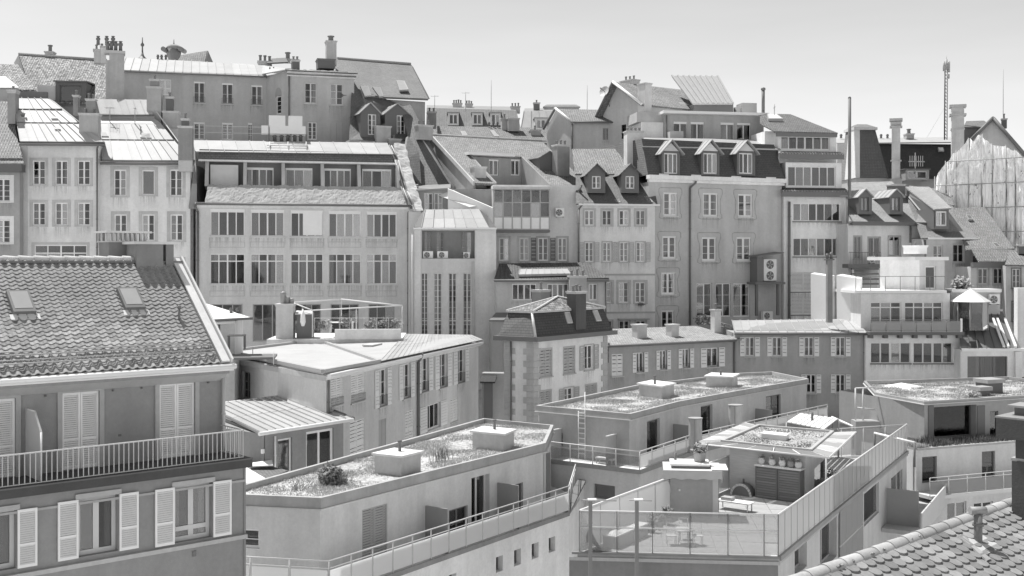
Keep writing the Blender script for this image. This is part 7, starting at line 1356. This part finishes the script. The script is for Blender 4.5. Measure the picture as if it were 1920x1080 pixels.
# furniture on the deck
f_ = fP; t = Thing('garden_cupboard', 'dark slatted two-door cupboard against the penthouse wall', 'cupboard', f_.W(f_.U(1463, -.5), -.5, DK)); u0, u1 = f_.U(1416, -.55), f_.U(1500, -.55); zc = f_.Z(1460, 876, -.55)
t.add('carcass', MB(f_).box(u0, u1, -.5, -.04, DK+.02, zc-.06), DGREY); t.add('top_board', MB(f_).box(u0-.05, u1+.05, -.6, -.02, zc-.06, zc), mat('wood', .6)); um = (u0+u1)/2
for a, c2 in ((u0, um-.02), (um+.02, u1)):
    dd = t.add('door', MB(f_).box(a, a+.06, -.55, -.5, DK+.06, zc-.08).box(c2-.06, c2, -.55, -.5, DK+.06, zc-.08), DGREY)
    for i in range(12): z_ = DK+.08+i*(zc-DK-.2)/12; t.add('slat', MB(f_).box(a+.06, c2-.06, -.54, -.51, z_, z_+(zc-DK-.2)/12*.7), mat('wood', .16), dd)
for i, x in enumerate((1428, 1448, 1467, 1483, 1497)):
    u = f_.U(x, -.3); c = f_.W(u, -.3, zc); t = Thing('plant_pot', ('leftmost tall plant pot on the slatted cupboard', 'second round pot from the left on the slatted cupboard', 'third pot with trailing plant on the slatted cupboard', 'fourth dark pot on the slatted cupboard', 'rightmost round pot on the slatted cupboard')[i], 'pot', c, 'pots on the garden cupboard')
    t.add('pot', MB().lathe(c, [(.1, 0), (.16, .1), (.17, .2), (.13, .27), (.15, .3)], 10), mat('concrete', (.5, .6, .62, .25, .55)[i])); leafball(t, 'plant', c+UP*.36, .15, 50, mat('plant', .4), leaf=.07, seed=i+40)
t = Thing('pizza_oven', 'arched outdoor oven with pale stone rim on a dark stand', 'oven', f_.W(f_.U(1391, -.5), -.5, DK)); uo = f_.U(1391, -.5); zo = f_.Z(1391, 930, -.5); ro = (f_.U(1411, -.5)-f_.U(1372, -.5))/2
t.add('stand', MB(f_).box(uo-ro*1.25, uo+ro*1.25, -.75, -.05, DK, zo-.08), mat('wood', .13)); t.add('shelf', MB(f_).box(uo-ro*1.4, uo+ro*1.4, -.85, -.03, zo-.08, zo), STONE)
m_ = MB(f_); m_.prism([(uo+ro*math.cos(a*math.pi/12), -.6, zo+ro*1.1*math.sin(a*math.pi/12)) for a in range(13)], f_.n*.5); t.add('dome', m_, mat('concrete', .14))
for i in range(13): a = math.pi*i/12; a2 = math.pi*(i+.85)/12; t.add('arch_stone', MB(f_).hexa([(uo+rr2*math.cos(aa), vv, zo+rr2*1.1*math.sin(aa)) for vv in (-.64, -.6) for rr2, aa in ((ro*.85, a), (ro*1.03, a), (ro*1.03, a2), (ro*.85, a2))]), mat('concrete', .55)) if i < 12 else None
t.add('chimney_pipe', MB(f_).tube((uo, -.3, zo+ro), (uo, -.3, zo+ro+.25), .05, 8), DGREY)
t = Thing('side_table', 'low white table in front of the outdoor oven', 'table', atz(1378, 960, DK)); c = atz(1378, 958, DK); e2 = d_; g2 = Vector((-d_.y, d_.x, 0)); t.add('table_top', MB().prism([c+e2*a+g2*k+UP*.4 for a, k in ((-.8, -.3), (.8, -.3), (.8, .3), (-.8, .3))], (0, 0, .05)), WHITE); [t.add('leg', MB().tube(c+e2*a+g2*k, c+e2*a+g2*k+UP*.4, .03, 6), LGREY) for a in (-.7, .7) for k in (-.22, .22)]; t.add('box', MB().prism([c+e2*a+g2*k+UP*.45 for a, k in ((-.6, -.2), (-.1, -.2), (-.1, .2), (-.6, .2))], (0, 0, .14)), MGREY)
# stair head with awning roof
s0, s1 = atz(1257, 972, DK), atz(1336, 974, DK); fH = Fr.pp(s0, s1); LH = (s1-s0).length; zh = DK+2.05; sh_ = Bld('stair_hut', 'small grey stair hut with canvas-edged roof on the glass-fenced deck', 0, 0, 0, cat='hut', p=s0); sh_.org.z
sh_.add('wall', MB(fH).box(0, LH, 0, 1.5, DK, zh), mat('plaster', .3)); sh_.add('side_panel', MB(fH).box(LH+.003, LH+.25, .05, 1.4, DK, zh-.1), LGREY); sh_.add('door', MB(fH).box(LH+.25, LH+.28, .2, 1.1, DK, zh-.25), DGREY)
sh_.add('roof', MB(fH).box(-.3, LH+.4, -.25, 1.8, zh, zh+.08), mat('wood', .5)); sh_.add('roof_lid', MB(fH).box(.0, LH-.1, .2, 1.5, zh+.2, zh+.28), mat('paint', .7)); sh_.add('roof_upstand', MB(fH).box(.05, LH-.15, .25, 1.45, zh+.08, zh+.2), DGREY)
sh_.add('awning', MB(fH).grid(lambda i, j: (-.35+(LH+.75)*i, -.3-.02*math.sin(i*19), zh+.05-(.33+.03*math.sin(i*25))*j), 24, 3), mat('cloth', .42)); sh_.add('awning_side', MB(fH).grid(lambda i, j: (LH+.42, -.3+1.9*i, zh+.05-(.4+.08*math.sin(i*14))*j), 14, 3), mat('cloth', .5)); sh_.add('bamboo_mat', MB(fH).box(LH-.05, LH+.65, -.2, 1.2, zh+.1, zh+.14), mat('wood', .55)); sh_.add('wall_lamp', MB(fH).box(.35, .43, -.06, 0, zh-.85, zh-.77), WHITE)
c = fH.W(LH*.72, .8, zh+.28); t = Thing('planter', 'dark wooden planter with leafy plant on the stair hut roof', 'planter', c); t.add('tub', MB().lathe(c, [(.24, 0), (.28, .4), (.3, .42)], 4), mat('wood', .2)); leafball(t, 'plant', c+UP*.6, .32, 160, mat('plant', .42), leaf=.12, seed=77)
c = fH.W(.25, 1.2, zh+.28); sh_.add('vent_pipe', MB().tube(c-UP*.2, c+UP*.32, .06, 8), DGREY)
# wire chairs and table near the front screen
c0 = atz(1283, 1022, DK); t = Thing('garden_table', 'white wire table between the metal chairs on the deck', 'table', c0); t.add('table_top', MB().lathe(c0, [(.02, .6), (.42, .6), (.42, .63), (.02, .64)], 14), LGREY); [t.add('leg', MB().tube(c0+Vector((math.cos(a)*.3, math.sin(a)*.3, 0)), c0+Vector((math.cos(a)*.22, math.sin(a)*.22, .6)), .018, 5), LGREY) for a in (.5, 2.1, 3.6, 5.2)]
for lb, dx, dy in (('metal garden chair left of the wire table on the deck', -.52, -.1), ('metal garden chair right of the wire table on the deck', .5, -.15), ('metal garden chair behind the wire table on the deck', .1, .75)):
    c = c0+Vector((dx, dy, 0)); t = Thing('garden_chair', lb, 'chair', c, 'metal chairs on the deck'); t.add('seat', MB().prism([c+Vector((a, k, .4)) for a, k in ((-.19, -.19), (.19, -.19), (.19, .19), (-.19, .19))], (0, 0, .03)), LGREY)
    for a in (-.17, .17):
        for k in (-.17, .17): t.add('leg', MB().tube(c+Vector((a, k, 0)), c+Vector((a, k, .4 if k < 0 else .85)), .014, 5), LGREY)
    t.add('backrest', MB().tube(c+Vector((-.17, .17, .85)), c+Vector((.17, .17, .85)), .014, 5).tube(c+Vector((-.17, .17, .65)), c+Vector((.17, .17, .65)), .014, 5), LGREY)
c = atz(1112, 1036, DK); t = Thing('covered_grill', 'dark tarpaulin heap in the left corner of the deck', 'tarpaulin', c); m_ = MB(); m_.grid(lambda i, j: c+Vector((-.25+1.0*i, .1+.7*j, max(.02, .75*math.exp(-((i*1.0-.12)/.33)**2)*(1-.5*abs(j*2-1))+.06*noise.noise(Vector((i*4, j*4, 3)))))), 14, 8); t.add('cover', m_, BLACK)
c1, c2 = atz(1142, 1030, DK), atz(1204, 1003, DK); t = Thing('bench', 'long low white-topped bench along the left deck edge', 'bench', c1); d5 = (c2-c1).normalized(); n5 = Vector((-d5.y, d5.x, 0))*.3; t.add('bench_top', MB().prism([c1-n5+UP*.48, c2-n5+UP*.48, c2+n5+UP*.48, c1+n5+UP*.48], (0, 0, .05)), WHITE); t.add('bench_side', MB().prism([c1-n5*.9, c2-n5*.9, c2-n5*.9+UP*.48, c1-n5*.9+UP*.48], n5*.15), MGREY); t.add('bench_end', MB().prism([c1-n5*.7, c1+n5*.9, c1+n5*.9+UP*.48, c1-n5*.7+UP*.48], d5*.06), MGREY); t.add('cushion', MB().grid(lambda i, j: c1+d5*(.15+.6*i)+n5*(1.4*j-.7)+UP*(.54+.13*math.sin(i*3.1)*math.sin(j*3.1)), 6, 4), WHITE)
for lb, x in (('left dark steel post rising in front of the deck screen', 1107), ('right dark steel post rising in front of the deck screen', 1194)):
    a, c = aty(x, 1120, 40.5), aty(x, 938, 40.5); t = Thing('steel_post', lb, 'post', Vector((a.x, a.y, 0)), 'steel posts before the deck'); t.add('shaft', MB().prism([Vector((a.x+i*.065, a.y+j*.065, .0)) for i, j in ((-1, -1), (1, -1), (1, 1), (-1, 1))], (0, 0, c.z)), mat('paint', .14)); t.add('head_plate', MB().prism([Vector((c.x+i, c.y+j, c.z)) for i, j in ((-.1, -.12), (.22, -.12), (.22, .12), (-.1, .12))], (0, 0, .05)), LGREY)
    t.add('top_rail', MB().tube(c+Vector((-.28, 0, .01)), c+Vector((.95 if x < 1150 else .55, 0, -.02)), .025, 6), MGREY)
# small slatted canopy and planters at the back of the deck
p = [atz(x, y, PZ-.2) for x, y in ((1475, 792), (1546, 806), (1572, 786), (1500, 776))]; t = Bld('slatted_canopy', 'small slatted canopy with flue behind the penthouse on the deck', 0, 0, 0, cat='canopy', p=p[0])
for i in range(8): a, c = p[0].lerp(p[1], (i+.1)/8), p[0].lerp(p[1], (i+.9)/8); a2, c2 = p[3].lerp(p[2], (i+.1)/8), p[3].lerp(p[2], (i+.9)/8); t.add('slat', MB().prism([a, c, c2, a2], (0, 0, .05)), mat('wood', .6))
t.add('fascia', MB().prism([p[0], p[1], p[1]-UP*.35, p[0]-UP*.35], (.05, .05, 0)), DGREY); [t.add('post', MB().tube(Vector((q.x, q.y, DK)), q, .05, 6), MGREY) for q in p]; c = sum(p, Vector())/4; t.add('flue', MB().tube(c, c+UP*.5, .07, 8), BLACK)
for i, (x, y) in enumerate(((1600, 800), (1640, 812))):
    q = atz(x, y, RT-.3); t = Bld('pergola_beam', ('left', 'right')[i]+' white pergola beam over the far end of the deck', 0, 0, 0, cat='pergola', p=q); e = atz(x+75, y+18, RT-.3) if i else atz(x-40, y-18, RT-.3); t.add('beam', MB().tube(q, e, .07, 6), WHITE); [t.add('post', MB().tube(Vector((z_.x, z_.y, DK)), z_, .06, 6), DGREY) for z_ in (q, e)]

# ---------------- modern dark house with planted roof on the right
zt = CH-(752-HY)/F*68; L_, K_ = atz(1644, 736, zt), atz(1733, 752, zt); fK = Fr(ang=22, p=K_); R_ = fK.W(16, 0, zt); R2 = fK.W(16, 9, zt); L2 = L_+Vector((1.5, 7, 0))
b = Bld('modern_house', 'modern dark-walled house with planted roof and big picture window at right', 0, 0, 0, cat='house', p=K_); poly = [K_, R_, R2, L2, L_]
zs = green_roof(b, poly, zt, ph=.16, pw=.03, parm=mat('zinc', .35), n=16000, lip=True, seed=12, gh=.16, gcol=.5); fLz = Fr.pp(L_, K_); zfl = CH-(826-HY)/F*68; dk = mat('plaster', .26); u0, u1 = fK.U(1751), fK.U(1831)
b.win(1751, 761, 1831, 822, fr=fK, cols=1, frm=BLACK, sill=0, rec=.5, cur=0, name='picture_window', glass=mat('glass', .7, .6)); b.win(1856, 771, 1872, 820, fr=fK, cols=1, frm=BLACK, sill=0, dark=.09)
b.wall(0, 0, 0, dk, fr=fK, u=(0, 16), z=(zfl, zt-.2), depth=8, rev=.5, cap=False); b.wall(0, 0, 0, mat('wood', .3), fr=fLz, u=(0, (K_-L_).length), z=(zfl-4, zt-.2), body=False)
for xa, xb in ((1740, 1750), (1832, 1846)): b.add('dark_jamb', MB(fK).box(fK.U(xa), fK.U(xb), -.05, -.003, zfl+.1, fK.Z(xb, 760)), BLACK)
b.add('interior_panel', MB(fK).box(u0+.1, u0+1.7, .75, .8, zfl+.15, zfl+1.05), WHITE); b.add('interior_panel', MB(fK).box(u0+1.75, u0+2.9, 1.1, 1.15, zfl+.2, zt-.5), mat('plaster', .6)); b.add('interior_wall', MB(fK).box(u0-.5, u1+.5, 3, 3.05, zfl, zt-.3), mat('plaster', .4))  # pale panels added behind the glass to stand in for a bright room
fLo = fK.off(-1.6); zlo = fLo.Z(1800, 838)
for x0, y0, x1, y1, k in ((1729, 856, 1757, 905, 2), (1841, 846, 1866, 895, 3)): b.win(x0, y0, x1, y1, fr=fLo, cols=1, frm=BLACK, sill=0, cur=k)
for x0, x1 in ((1776, 1812), (1826, 1862)): b.win(x0, 941, x1, 985, fr=fLo, cols=2, frm=LGREY, sill=0, cur=1)
b.wall(0, 0, 0, mat('plaster', .5), fr=fLo, u=(fLo.U(1718), 16), z=(b.zb, zlo), depth=1.5, rev=.3, name='lower_wall'); sd = Fr.pp(fLo.W(fLo.U(1718), 3.5, 0)+Vector((-.9, 0, 0)), fLo.W(fLo.U(1718), 0, 0)); b.wall(0, 0, 0, mat('plaster', .66), fr=sd, u=(0, 3.7), z=(b.zb, zlo), body=False, name='lower_wall')
b.add('planter', MB(fLo).box(fLo.U(1718), 16, -.1, 1.5, zlo, zlo+.12), mat('concrete', .3)); a = [fLo.W(*p) for p in ((fLo.U(1740), .05, 0), (16, .05, 0), (16, 1.4, 0), (fLo.U(1740), 1.4, 0))]; grassy(b, a, zlo+.12, 5000, .55, mat('grass', .14), seed=21, wid=.03); a = [fLo.W(*p) for p in ((fLo.U(1718), 0, 0), (fLo.U(1742), 0, 0), (fLo.U(1742), 1.4, 0), (fLo.U(1718), 1.4, 0))]; grassy(b, a, zlo+.12, 1500, .4, mat('grass', .5), seed=22, wid=.03)
zb_ = fLo.Z(1800, 925, -1.2); bal = link('balcony', None, b.root); b.add('floor', MB(fLo).box(fLo.U(1716), 16, -1.3, -.01, zb_-.2, zb_), LGREY, bal); rail(b, [fLo.W(fLo.U(1716), -1.2, zb_), fLo.W(16, -1.2, zb_)], 1.05, 1.4, LGREY, bars=(1.0, .8), parent=bal, name='rail', panel=(mat('frosted', .4, .35), .75))
for x, y, w_, h_, v in ((1838, 735, 24, 10, 2.2), (1852, 733, 38, 20, 3.0)):
    u = fK.U(x, v); s_ = 72/F; z_ = zs; b.add('roof_cowl', MB(fK).box(u, u+w_*s_, v, v+w_*s_*.8, z_, z_+h_*s_), BLACK); b.add('cowl_lid', MB(fK).box(u-.12, u+w_*s_+.12, v-.12, v+w_*s_*.8+.12, z_+h_*s_, z_+h_*s_+.25), mat('zinc', .4))
q = fK.W(fK.U(1826, 1.6), 1.6, zs); t = Thing('shrub', 'pale rounded shrub beside the roof cowls of the modern house', 'shrub', q); leafball(t, 'foliage', q+UP*.25, .45, 240, mat('plant', .5), leaf=.1, squash=.5, seed=31)
# parasol and white frame behind it
c = aty(1690, 735, 78); t = Thing('parasol', 'wide white square parasol behind the modern house roof', 'parasol', c-UP*2); w_ = 50*78/F
ap = c+UP*.62; [t.add('canopy_panel', MB().prism([c+Vector((math.cos(a)*w_, math.sin(a)*w_, .3)), c+Vector((math.cos(a+1.5708)*w_, math.sin(a+1.5708)*w_, .3)), ap], (0, 0, .03)), WHITE) for a in (0, 1.5708, 3.1416, 4.7124)]; t.add('pole', MB().tube(c-UP*2, ap, .04, 8), LGREY)
t = Bld('pipe_frame', 'white tubular frame standing left of the modern house', 1605, 72, 0, cat='frame'); f_ = t.fr
for xa, ya, xb, yb in ((1604, 728, 1640, 726), (1604, 728, 1604, 790), (1618, 727, 1618, 790), (1604, 764, 1640, 768)): t.add('tube', MB().tube(f_.Q(xa, ya), f_.Q(xb, yb), .05, 6), LGREY)
t.add('foot', MB(f_).box(f_.U(1600), f_.U(1645), -.5, .5, t.zb, f_.Z(1620, 788)), MGREY)

# paving slabs on the near part of the deck, each an object
sl_ = MB().prism([Vector((x, y, 0)) for x, y in ((.012, .012), (.988, .012), (.988, .988), (.012, .988))], (0, 0, .03)).mesh(Vector((0, 0, 0)), 'paving_slab'); sl_.materials.append(mat('concrete', .28))
deck = bpy.data.objects['deck.001'] if 'deck.001' in bpy.data.objects else bpy.data.objects['deck']; ob_ = deck.parent.location
rz_ = math.radians(fF.ang)
for i in range(12):
    for j in range(13):
        c4 = [fF.W(.2+i+a, .15+j+k, DK) for a in (0, 1) for k in (0, 1)]
        if all(inpoly(p.x, p.y, offset([NL, NR, FRt, FLt], -.12)) for p in c4):
            o = link('paving_slab', sl_, deck, c4[0]-ob_+UP*(.004+RND.random()*.006)); o.rotation_euler = (0, 0, rz_)
for i, (x, y, h_) in enumerate(((1250, 985, .5), (1237, 992, .35), (1222, 999, .45), (1545, 925, .5), (1556, 916, .7))):
    c = atz(x, y, DK)+UP*.035; t = Thing('plant_pot', ('tall potted plant at the left screen nearest the stair hut', 'small potted plant second from the stair hut along the left screen', 'potted plant third from the stair hut along the left screen', 'potted plant by the penthouse side door', 'larger potted shrub behind the penthouse side door')[i], 'pot', c, 'pots along the deck')
    t.add('pot', MB().lathe(c, [(.13, 0), (.18, .26), (.2, .28), (.17, .3)], 10), mat('concrete', .3)); leafball(t, 'plant', c+UP*(.3+h_*.5), h_*.5, 130, mat('plant', .3), leaf=.09, seed=60+i)
